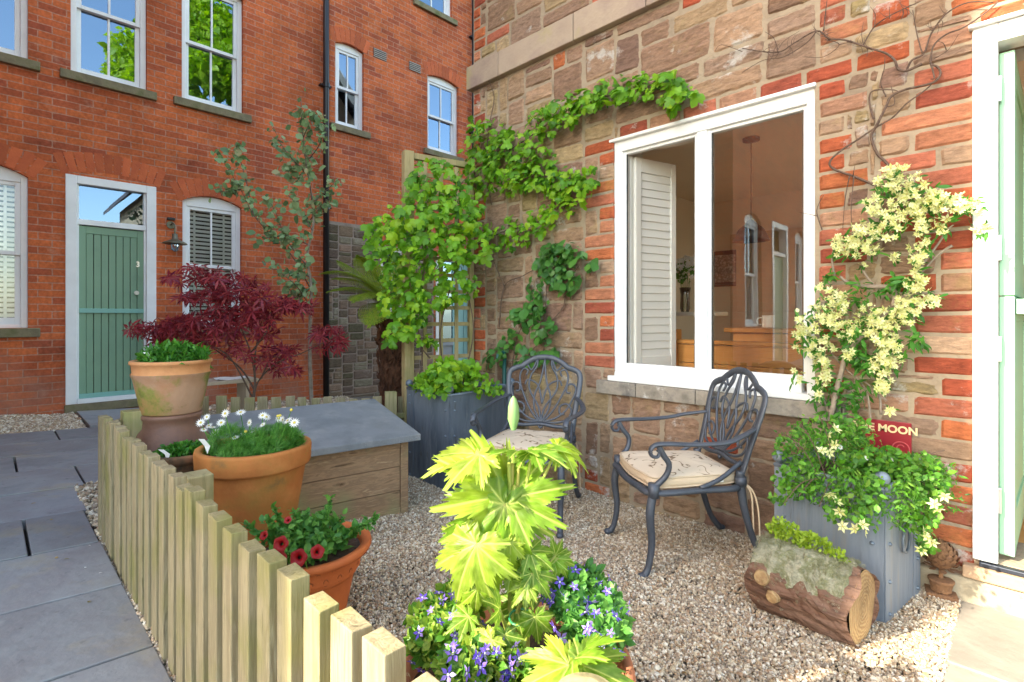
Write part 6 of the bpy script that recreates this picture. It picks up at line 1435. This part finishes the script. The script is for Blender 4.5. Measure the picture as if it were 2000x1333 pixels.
m = MB(); q = onR(985, 700, -.06); m.tube([q+np.array((0, 0, -.65)), q+np.array((0, 0, .06))], .016, 10); m.tube([q+np.array((0, 0, .04)), q+np.array((0, -.06, .04)), q+np.array((0, -.075, .0))], .012, 8, smooth=4); m.build('standpipe', pmat('dark_green_tap_paint', [(.01, .07, .06), (.015, .09, .07)], 5, .4), tp, smooth=True)
m = MB(); m.tube([q+np.array((-.03, -.01, .075)), q+np.array((.03, -.01, .075))], .007, 8); m.tube([q+np.array((0, -.0, .06)), q+np.array((0, -.01, .075))], .006, 8); m.build('handle', M['brass'], tp)
# planter plants (left)
pl = thing('planter_shrub', 'leafy green plants spilling over the zinc planter rim below the trellis', 'plant', (.37, -.43, .62))
m = MB()
for px, py, rx, ry, n, T, s_ in [(850, 748, 40, 22, 150, T_lob, .05), (885, 738, 45, 28, 170, T_ov, .05), (905, 720, 30, 16, 60, T_lob, .05), (935, 752, 35, 18, 90, T_ov, .04), (870, 725, 35, 20, 70, T_lob, .055), (960, 762, 25, 10, 50, T_ov, .035), (850, 765, 25, 8, 40, T_ov, .03)]:
    P = depthblob(px, py, rx, ry, n, 3.4, .10); scatter(m, T, P, s_, (0, 0, -.3), -V+np.array((0, 0, .8)), ja=.8)
for k in range(4):
    m2 = None
m.build('leaves', G_hop, pl)
m = MB()
for (px, py) in ((850, 735), (880, 725), (905, 715), (935, 745), (960, 755)):
    m.tube([at(px, 775, 3.42), at(px+random.randint(-6, 6), py, 3.40)], .004, 6)
m.build('stems', M['cork'], pl)
# ---- evergreen clematis with cream flowers
cl = thing('clematis', 'evergreen clematis with cream star flowers climbing the brickwork beside the mint door', 'climbing plant', (2.65, -.08, .4))
Z3 = lambda L_: [(1450+x/2.962, y/2.962) for x, y in L_]
m = MB()
stems(m, [[(1622, 815), (1632, 770), (1645, 720), (1655, 690), (1690, 650), (1722, 622), (1750, 592), (1770, 575)], [(1745, 600), (1748, 580), (1738, 562), (1700, 560), (1660, 555), (1640, 540)]], .013, -.10)
stems(m, [[(1770, 575), (1800, 520), (1830, 480), (1850, 450), (1862, 440)], [(1622, 815), (1605, 760), (1612, 700), (1590, 640), (1620, 580)], [(1700, 820), (1690, 760), (1650, 720)], [(1720, 810), (1715, 770), (1680, 740)], [(1860, 480), (1830, 500), (1790, 545)], [(1680, 520), (1710, 560), (1760, 572)], [(1630, 540), (1625, 500), (1640, 470)], [(1640, 580), (1600, 600), (1605, 660), (1640, 710)]], .006, -.08)
m.build('trunk', M['cork2'], cl, smooth=True)
m = MB()
for L_, r_ in (([(890, 1005), (820, 930), (780, 890), (745, 790), (780, 720), (830, 620), (860, 560), (940, 520), (1100, 480), (1145, 430), (1130, 390), (1090, 370), (1090, 330), (1110, 260), (1180, 200), (1280, 160), (1400, 80), (1480, 10)], .0065), ([(760, 1070), (640, 1020), (530, 980), (505, 940), (560, 880), (680, 800), (770, 740), (870, 680), (950, 600), (1060, 520), (1140, 440)], .006), ([(760, 690), (735, 600), (750, 530), (860, 520), (900, 530)], .0045),
               ([(1040, 370), (950, 410), (900, 400), (880, 350), (830, 310), (740, 280), (650, 250), (580, 230), (500, 225), (430, 180), (300, 250), (220, 300), (120, 300), (0, 280)], .006), ([(950, 410), (980, 350), (1050, 310), (1090, 200), (1180, 80), (1310, 15), (1450, 15)], .005), ([(700, 260), (760, 160), (840, 100), (960, 40), (1030, 10)], .0035), ([(470, 180), (480, 80), (490, 0)], .0035), ([(1040, 310), (1010, 200), (985, 60)], .003), ([(430, 180), (370, 250), (240, 330), (120, 350), (0, 420)], .003),
               ([(640, 1020), (650, 960)], .0025), ([(620, 1020), (595, 1150), (580, 1330)], .003), ([(645, 1020), (630, 1200), (632, 1330)], .003), ([(1090, 370), (1110, 450), (1090, 460)], .004), ([(830, 620), (880, 600), (860, 500)], .003), ([(205, 290), (180, 220), (130, 185)], .0025), ([(1110, 340), (1190, 290), (1250, 200)], .002), ([(480, 230), (560, 260), (470, 330), (360, 330)], .0025), ([(700, 260), (690, 200), (700, 130)], .002), ([(850, 110), (850, 40)], .002), ([(760, 160), (770, 90), (740, 40)], .002), ([(560, 260), (640, 240)], .002), ([(460, 1330), (430, 1220), (470, 1130)], .003), ([(430, 1250), (330, 1230)], .002), ([(830, 560), (800, 480), (820, 400), (825, 330)], .003), ([(1180, 290), (1160, 250), (1120, 240)], .002), ([(0, 300), (-120, 260), (-160, 300)], .002), ([(200, 300), (240, 240), (330, 180)], .002)):
    stems(m, [Z3(L_)], r_*.95, -.035)
for k in range(60):   # fine side twigs
    L_ = random.choice([[(500, 225), (430, 180)], [(740, 280), (650, 250)], [(220, 300), (120, 300)], [(840, 100), (960, 40)], [(1090, 200), (1180, 80)], [(300, 250), (220, 300)]]); t = random.random()
    x = L_[0][0]*(1-t)+L_[1][0]*t; y = L_[0][1]*(1-t)+L_[1][1]*t; e = random.uniform(0, 6.28); stems(m, [Z3([(x, y), (x+25*math.cos(e), y+25*math.sin(e)), (x+60*math.cos(e+.3), y+60*math.sin(e+.3))])], .0014, -.035)
m.build('bare_branches', M['cork'], cl, smooth=True)
FB = [(1755, 355, 45, 28, 22), (1800, 385, 45, 28, 20), (1850, 395, 38, 22, 13), (1892, 400, 28, 22, 10), (1720, 400, 30, 22, 11), (1770, 425, 45, 22, 15), (1825, 440, 35, 16, 7), (1690, 455, 32, 22, 13), (1645, 480, 22, 22, 10), (1685, 490, 35, 15, 9), (1735, 450, 30, 15, 7), (1795, 480, 20, 28, 9), (1790, 515, 10, 20, 5), (1748, 505, 10, 6, 2), (1686, 518, 6, 5, 1),
      (1620, 600, 36, 22, 15), (1590, 640, 32, 28, 15), (1570, 665, 22, 25, 9), (1605, 690, 25, 25, 12), (1608, 730, 14, 28, 9), (1640, 640, 20, 20, 6), (1630, 575, 20, 10, 4), (1695, 615, 28, 18, 11), (1665, 645, 16, 22, 6), (1740, 620, 28, 22, 12), (1720, 655, 28, 26, 14), (1745, 690, 28, 26, 13), (1720, 715, 22, 20, 8), (1725, 750, 20, 18, 7), (1785, 555, 18, 14, 6), (1812, 582, 22, 16, 8), (1780, 610, 20, 26, 9), (1800, 545, 12, 10, 3), (1660, 690, 14, 12, 3), (1765, 590, 14, 20, 5), (1600, 560, 6, 6, 1), (1597, 775, 8, 6, 1), (1738, 800, 6, 4, 1), (1915, 450, 14, 10, 3), (1560, 620, 10, 8, 2), (1555, 735, 14, 14, 2)]
mf = MB(); ml = MB()
for px, py, rx, ry, n in FB:
    P = wallblob(px, py, rx*1.05, ry*1.1, int(n*2.4)+1, -.15, .04); k = len(P); R_ = frames(rnd(k), np.array((.15, -1., .35))+rnd(k, .5)); mf.inst(T_clem, P, R_, rng.uniform(.012, .0235, k)); P = wallblob(px, py, rx*1.1, ry*1.2, max(1, n//2), -.14, .04); scatter(mf, T_round, P, .013, (0, 0, 1), (0, -1, 0), ja=.9)
    P = wallblob(px, py, rx*1.0, ry*1.05, n*5, -.095, .03)[:n*3]; scatter(ml, T_thin, P, .04, (0, -.3, -.6), (0, -1, .5), ja=.9, jn=.6)
for px, py, rx, ry, n in [(1765, 550, 30, 10, 60), (1680, 585, 15, 10, 25), (1670, 670, 25, 40, 110), (1690, 710, 20, 20, 60), (1640, 770, 60, 40, 150), (1730, 570, 20, 8, 20), (1790, 660, 15, 14, 30), (1680, 560, 16, 10, 25), (1625, 540, 20, 10, 20)]:
    P = wallblob(px, py, rx, ry, n, -.09, .03); scatter(ml, T_thin, P, .04, (0, -.3, -.6), (0, -1, .5), ja=.9)
# trailing flowers over the planter
for (px, py, d) in ((1620, 965, 2.0), (1635, 980, 1.98), (1640, 1000, 1.97), (1645, 1028, 1.95), (1670, 1034, 1.9), (1690, 1038, 1.88), (1685, 1025, 1.88), (1618, 850, 2.1), (1630, 870, 2.1), (1620, 885, 2.1), (1633, 838, 2.1), (1825, 985, 1.95), (1832, 995, 1.95), (1812, 1050, 2.0), (1820, 1060, 2.0), (1806, 1040, 2.0), (1738, 805, 2.1), (1605, 880, 2.1), (1800, 1075, 2.0), (1845, 970, 1.95)):
    q = at(px, py, d-.12); R_ = frames(rnd(1), (-V+np.array((0, 0, .3))+rnd(1, .3)[0])[None]); mf.inst(T_clem, [q], R_, [.024])
mf.build('cream_flowers', [P_cream, P_yel], cl); ml.build('leaves', G_small, cl)
tf = thing('trailing_plant', 'dense trailing green foliage with tiny white daisies overflowing the riveted planter', 'plant', (2.63, -.28, .5))
m = MB(); st_ = MB()
for px, py, rx, ry, n, d in [(1570, 880, 40, 40, 500, 2.18), (1600, 840, 60, 25, 260, 2.2), (1640, 880, 60, 40, 800, 2.1), (1700, 905, 60, 32, 800, 2.05), (1745, 915, 50, 34, 700, 2.02), (1810, 940, 45, 40, 700, 2.0), (1665, 835, 30, 20, 160, 2.15), (1800, 905, 30, 20, 220, 2.05), (1560, 935, 45, 35, 420, 2.08), (1610, 950, 45, 35, 450, 2.0), (1660, 960, 40, 40, 420, 1.95), (1640, 1000, 26, 24, 120, 1.92), (1700, 960, 35, 30, 260, 1.9), (1700, 1000, 30, 30, 130, 1.86), (1770, 970, 30, 40, 330, 1.9), (1800, 1010, 35, 35, 300, 1.95), (1850, 930, 25, 25, 110, 2.0), (1860, 980, 25, 25, 70, 2.0), (1810, 1060, 18, 22, 90, 1.98), (1530, 870, 20, 25, 90, 2.15), (1750, 1000, 16, 30, 80, 1.86), (1682, 850, 26, 22, 160, 2.08), (1520, 975, 18, 10, 50, 2.1), (1640, 865, 60, 20, 350, 2.12)]:
    P = depthblob(px, py, rx, ry, n, d, .05); P = np.concatenate([P[:int(n*.6)], depthblob(px, py, rx*1.15, ry*1.2, n//4, d, .07)]); scatter(m, T_thin if random.random() < .5 else T_ov, P, .021, (0, 0, -.2), -V+np.array((0, 0, .8)), ja=.9, jn=.6)
for (px, py) in ((1655, 1010), (1700, 1010), (1740, 1015), (1800, 1060), (1860, 1000), (1530, 985), (1600, 990), (1820, 1040), (1560, 970), (1880, 930), (1845, 880), (1535, 850), (1560, 825), (1600, 812)):
    a0 = at(1680+(px-1680)*.55, 935, 2.0); st_.tube([a0, (a0+at(px, py, 1.96))/2+np.array((0, 0, .03)), at(px, py, 1.96)], .002, 5, smooth=4)
m.build('leaves', G_planter, tf); st_.build('stems', M['cork'], tf)
m = MB()
for (px, py, d) in ((1641, 874, 2.02), (1692, 895, 1.95), (1742, 897, 1.93), (1612, 878, 2.03)):
    R_ = frames(rnd(1), (-V+np.array((0, 0, .4)))[None]); m.inst(T_dais, [at(px, py, d)], R_, [.012])
m.build('tiny_daisies', [P_white, P_yel], tf)

# ================================================================== TREES AND SHRUBS behind the fence
def pth(P, d): return [at(px, py, d+dd) for px, py, dd in P]
# purple maple
dm = 4.7; c = at(492, 840, dm); mp_ = thing('maple_tree', 'purple leaved japanese maple with layered branches in front of the blinds window', 'tree', (c[0], c[1], gz(c[0], c[1])))
m = MB(); base = (492, 850, 0)
br = [[base, (495, 780, 0), (498, 740, 0), (490, 690, .02), (470, 640, .05), (450, 600, .1)], [(495, 780, 0), (505, 745, 0), (540, 710, -.1), (590, 690, -.15), (640, 665, -.2)], [(496, 760, 0), (470, 720, .1), (430, 690, .2), (380, 660, .2), (300, 650, .1)], [(498, 740, 0), (500, 680, 0), (520, 620, .1), (560, 590, .15)], [(490, 690, 0), (520, 650, -.1), (540, 620, -.1)], [(470, 640, 0), (430, 600, 0), (400, 560, .1), (370, 545, .1)], [(495, 780, 0), (450, 700, -.1), (400, 670, -.15)], [(510, 740, 0), (530, 700, .1), (550, 700, .1)]]
for P in br: m.tube(pth(P, dm), list(np.linspace(.016 if P[0] == base else .009, .003, len(P))), 8, smooth=5)
m.build('trunk', M['cork'], mp_, smooth=True)
m = MB()
for px, py, rx, ry, n in [(290, 645, 38, 16, 230), (340, 635, 40, 20, 300), (400, 625, 45, 18, 320), (350, 665, 50, 12, 180), (450, 610, 45, 22, 320), (410, 580, 55, 14, 260), (380, 545, 55, 12, 180), (390, 528, 35, 10, 70), (460, 570, 55, 14, 240), (520, 590, 45, 14, 220), (500, 620, 40, 16, 200), (560, 595, 40, 10, 160), (600, 600, 20, 8, 40), (510, 650, 35, 14, 130), (540, 690, 30, 14, 130), (560, 720, 30, 14, 110), (520, 705, 30, 10, 70), (600, 680, 25, 8, 40), (640, 650, 34, 14, 170), (655, 670, 22, 10, 60), (450, 545, 40, 10, 100), (440, 665, 30, 20, 130), (470, 690, 30, 14, 70), (430, 640, 40, 14, 160), (500, 555, 24, 10, 60), (395, 655, 30, 12, 80)]:
    P = depthblob(px, py, rx*1.1, ry*.85, int(n*.16), dm-.02, .2); scatter(m, T_mapl, P, .102, (0, 0, -.8), -V*.5+np.array((0, 0, 1.)), ja=.7, jn=.45, sv=.25)
m.build('crown', G_maple, mp_)
# eucalyptus
de = 4.95; c = at(608, 840, de); eu = thing('eucalyptus_tree', 'slender young eucalyptus with round grey green leaves beside the black downpipe', 'tree', (c[0], c[1], gz(c[0], c[1])))
m = MB(); TB = [(609, 845, 0), (608, 780, 0), (605, 700, 0), (606, 620, 0), (608, 560, 0), (600, 500, 0), (612, 440, 0), (608, 380, .02), (598, 320, .03), (590, 250, .03), (588, 190, .03)]
m.tube(pth(TB, de), list(np.linspace(.021, .003, len(TB))), 9, smooth=4)
m.build('trunk', M['cork2'], eu, smooth=True)
bm2 = MB(); ml = MB()
EB = [[(604, 560), (570, 500), (530, 460), (495, 420), (470, 370), (445, 330), (425, 300)], [(600, 520), (560, 470), (540, 420), (520, 380)], [(608, 560), (585, 580), (560, 560)], [(600, 340), (570, 310), (548, 280), (535, 250)], [(606, 400), (640, 370), (660, 350)], [(606, 430), (630, 400), (650, 380)], [(596, 320), (620, 290), (632, 260), (637, 230)], [(495, 420), (480, 350), (465, 300), (460, 280)], [(605, 480), (560, 460), (530, 465), (500, 460)], [(603, 540), (560, 530), (520, 525)], [(598, 330), (575, 350), (560, 330)], [(610, 450), (580, 400), (560, 380)], [(606, 600), (580, 560), (550, 535)], [(470, 370), (440, 375), (420, 370)], [(592, 270), (605, 240), (612, 225)]]
for L_ in EB+[[(x, y) for x, y, _ in TB[6:]]]:
    P = [at(px, py, de+random.uniform(-.12, .12)) for px, py in L_]; bm2.tube(P, list(np.linspace(.006, .002, len(P))), 6, smooth=4)
    P = np.array(P)
    for i in range(len(P)-1):
        n = 19; t = rng.random(n)[:, None]; Q = P[i]*(1-t)+P[i+1]*t+rnd(n, .04); scatter(ml, random.choice([T_round, T_ov]), Q, .062, (P[i+1]-P[i])*1.5, -V+np.array((0, 0, .6)), ja=.8, jn=.6)
bm2.build('limbs', M['cork'], eu, smooth=True); ml.build('crown', G_eu, eu)
# tree fern
dt = 5.0; c = at(765, 840, dt); fn = thing('tree_fern', 'tree fern with fibrous brown trunk and arching yellow green fronds', 'tree fern', (c[0], c[1], gz(c[0], c[1])))
m = MB(); t0 = at(768, 850, dt); t1 = at(762, 610, dt); pts = [t0*(1-t)+t1*t for t in np.linspace(0, 1, 14)]; V_ = []; nn = 26
m.tube(pts, [.11+.02*math.sin(i*2.1) for i in range(14)], nn, jit=.004)
P = np.array([pts[random.randrange(13)]*(1-.0)+np.array((.115*math.cos(a_), .115*math.sin(a_), random.uniform(-.05, .05))) for a_ in rng.random(900)*6.28]); scatter(m, T_thin, P, .08, (0, 0, 1), (0, -1, 0), ja=.35)
m.build('trunk', pmat('fibrous_fern_trunk', [(.05, .025, .015), (.12, .05, .025), (.035, .02, .012)], 20, .95, 1., 60, stretch=(1, 1, .4)), fn)
m = MB()
def frond(root, tipp, arch, w_=.20, n=40):
    root = np.array(root); tipp = np.array(tipp); mid = (root+tipp)/2+np.array((0, 0, arch)); ts = np.linspace(0, 1, n+1)
    C = [(1-t)**2*root+2*t*(1-t)*mid+t*t*tipp for t in ts]; m.tube(C[::3], list(np.linspace(.006, .002, len(C[::3]))), 5)
    for i in range(3, n):
        T = C[i+1]-C[i]; T /= np.linalg.norm(T); side = np.cross(T, np.array((0, 0, 1.))); side /= np.linalg.norm(side)+1e-9; up = np.cross(side, T); f_ = math.sin(math.pi*min(1, ts[i]*1.05))**.6*w_
        for s in (-1, 1):
            ax = side*s+T*.35-up*.15; R_ = frames(ax[None], up[None]); k = 9
            pin = np.array([C[i]+ax*f_*q/k for q in range(k)])
            for s2 in (-1, 1): m.inst(T_thin, pin, frames(np.repeat((T*s2+ax*.5)[None], k, 0)+rnd(k, .1), np.repeat(up[None], k, 0)), .036*(1.1-np.arange(k)/k*.6))
top_ = at(765, 600, dt)
for (px, py, d, ar) in ((625, 535, 4.8, .28), (640, 570, 4.6, .2), (660, 510, 5.1, .12), (700, 500, 4.7, .12), (690, 590, 4.5, .22), (720, 640, 4.5, .25), (830, 560, 5.1, .2), (850, 620, 5.0, .25), (790, 500, 5.3, .1), (740, 520, 5.5, .2), (880, 540, 5.3, .2), (650, 545, 5.3, .2)): frond(top_, at(px, py, d), ar)
m.build('fronds', G_fern, fn)
# trees beyond the cottage, seen only mirrored in the sash windows
def bigtree(c, r, h, label, n=26000):
    t = thing('garden_tree', label, 'tree', c); m = MB(); c = np.array(c, float)
    m.tube([c, c+np.array((.1, 0, h*.35)), c+np.array((0, .2, h*.7))], [.35, .27, .15], 12, smooth=4)
    for k in range(9): e = ellblob(c+np.array((0, 0, h*.75)), (r*.8, r*.8, h*.22), 1)[0]; m.tube([c+np.array((0, 0, h*.35)), (c+np.array((0, 0, h*.55))+e)/2, e], [.14, .09, .03], 8, smooth=4)
    m.build('trunk', M['cork'], t, smooth=True)
    m = MB()
    for k in range(46):
        q = ellblob(c+np.array((0, 0, h*.72)), (r*.85, r*.85, h*.26), 1, .5)[0]; P = ellblob(q, (r*.28, r*.28, r*.20), n//46, .2); scatter(m, T_ov, P, .26, (0, 0, -.5), (0, 0, 1), ja=.9, jn=.7)
    m.build('crown', G_tree, t)
bigtree((11.5, 4.1, -.3), 4.0, 13.4, 'bright green tree reflected in the upper sash window above the downpipe side')
bigtree((14.5, 13.5, -.8), 4.5, 11.0, 'tall leafy tree reflected beyond the cottage roof')

# fallen petals and leaf bits
m = MB(); n = 130; xs_ = rng.uniform(-.6, 3.0, n); ys_ = rng.uniform(-2.75, -.05, n); k = (ys_ < -2.45) | ((xs_ > .9) & (ys_ > -2.3)); xs_, ys_ = xs_[k], ys_[k]; n = len(xs_)
P = np.c_[xs_, ys_, SL*ys_+np.where(ys_ < -2.44, .004, .007)]; q = rng.random(n) < .3
m.inst(T_ov, P[q], frames(rnd(q.sum())*[1, 1, .1], rnd(q.sum(), .25)+[0, 0, 1]), rng.uniform(.008, .016, q.sum()))
m.inst((T_ov[0], T_ov[1], [1]*len(T_ov[1])), P[~q], frames(rnd((~q).sum())*[1, 1, .1], rnd((~q).sum(), .25)+[0, 0, 1]), rng.uniform(.010, .024, (~q).sum()))
tag(m.build('fallen_leaves', [P_white, leafmat('dry_leaf', [(.20, .11, .04), (.30, .20, .07), (.16, .18, .05), (.12, .06, .03)], .1)]), 'scattered fallen petals and dry leaf bits on gravel and paving', 'leaf litter', kind='stuff')
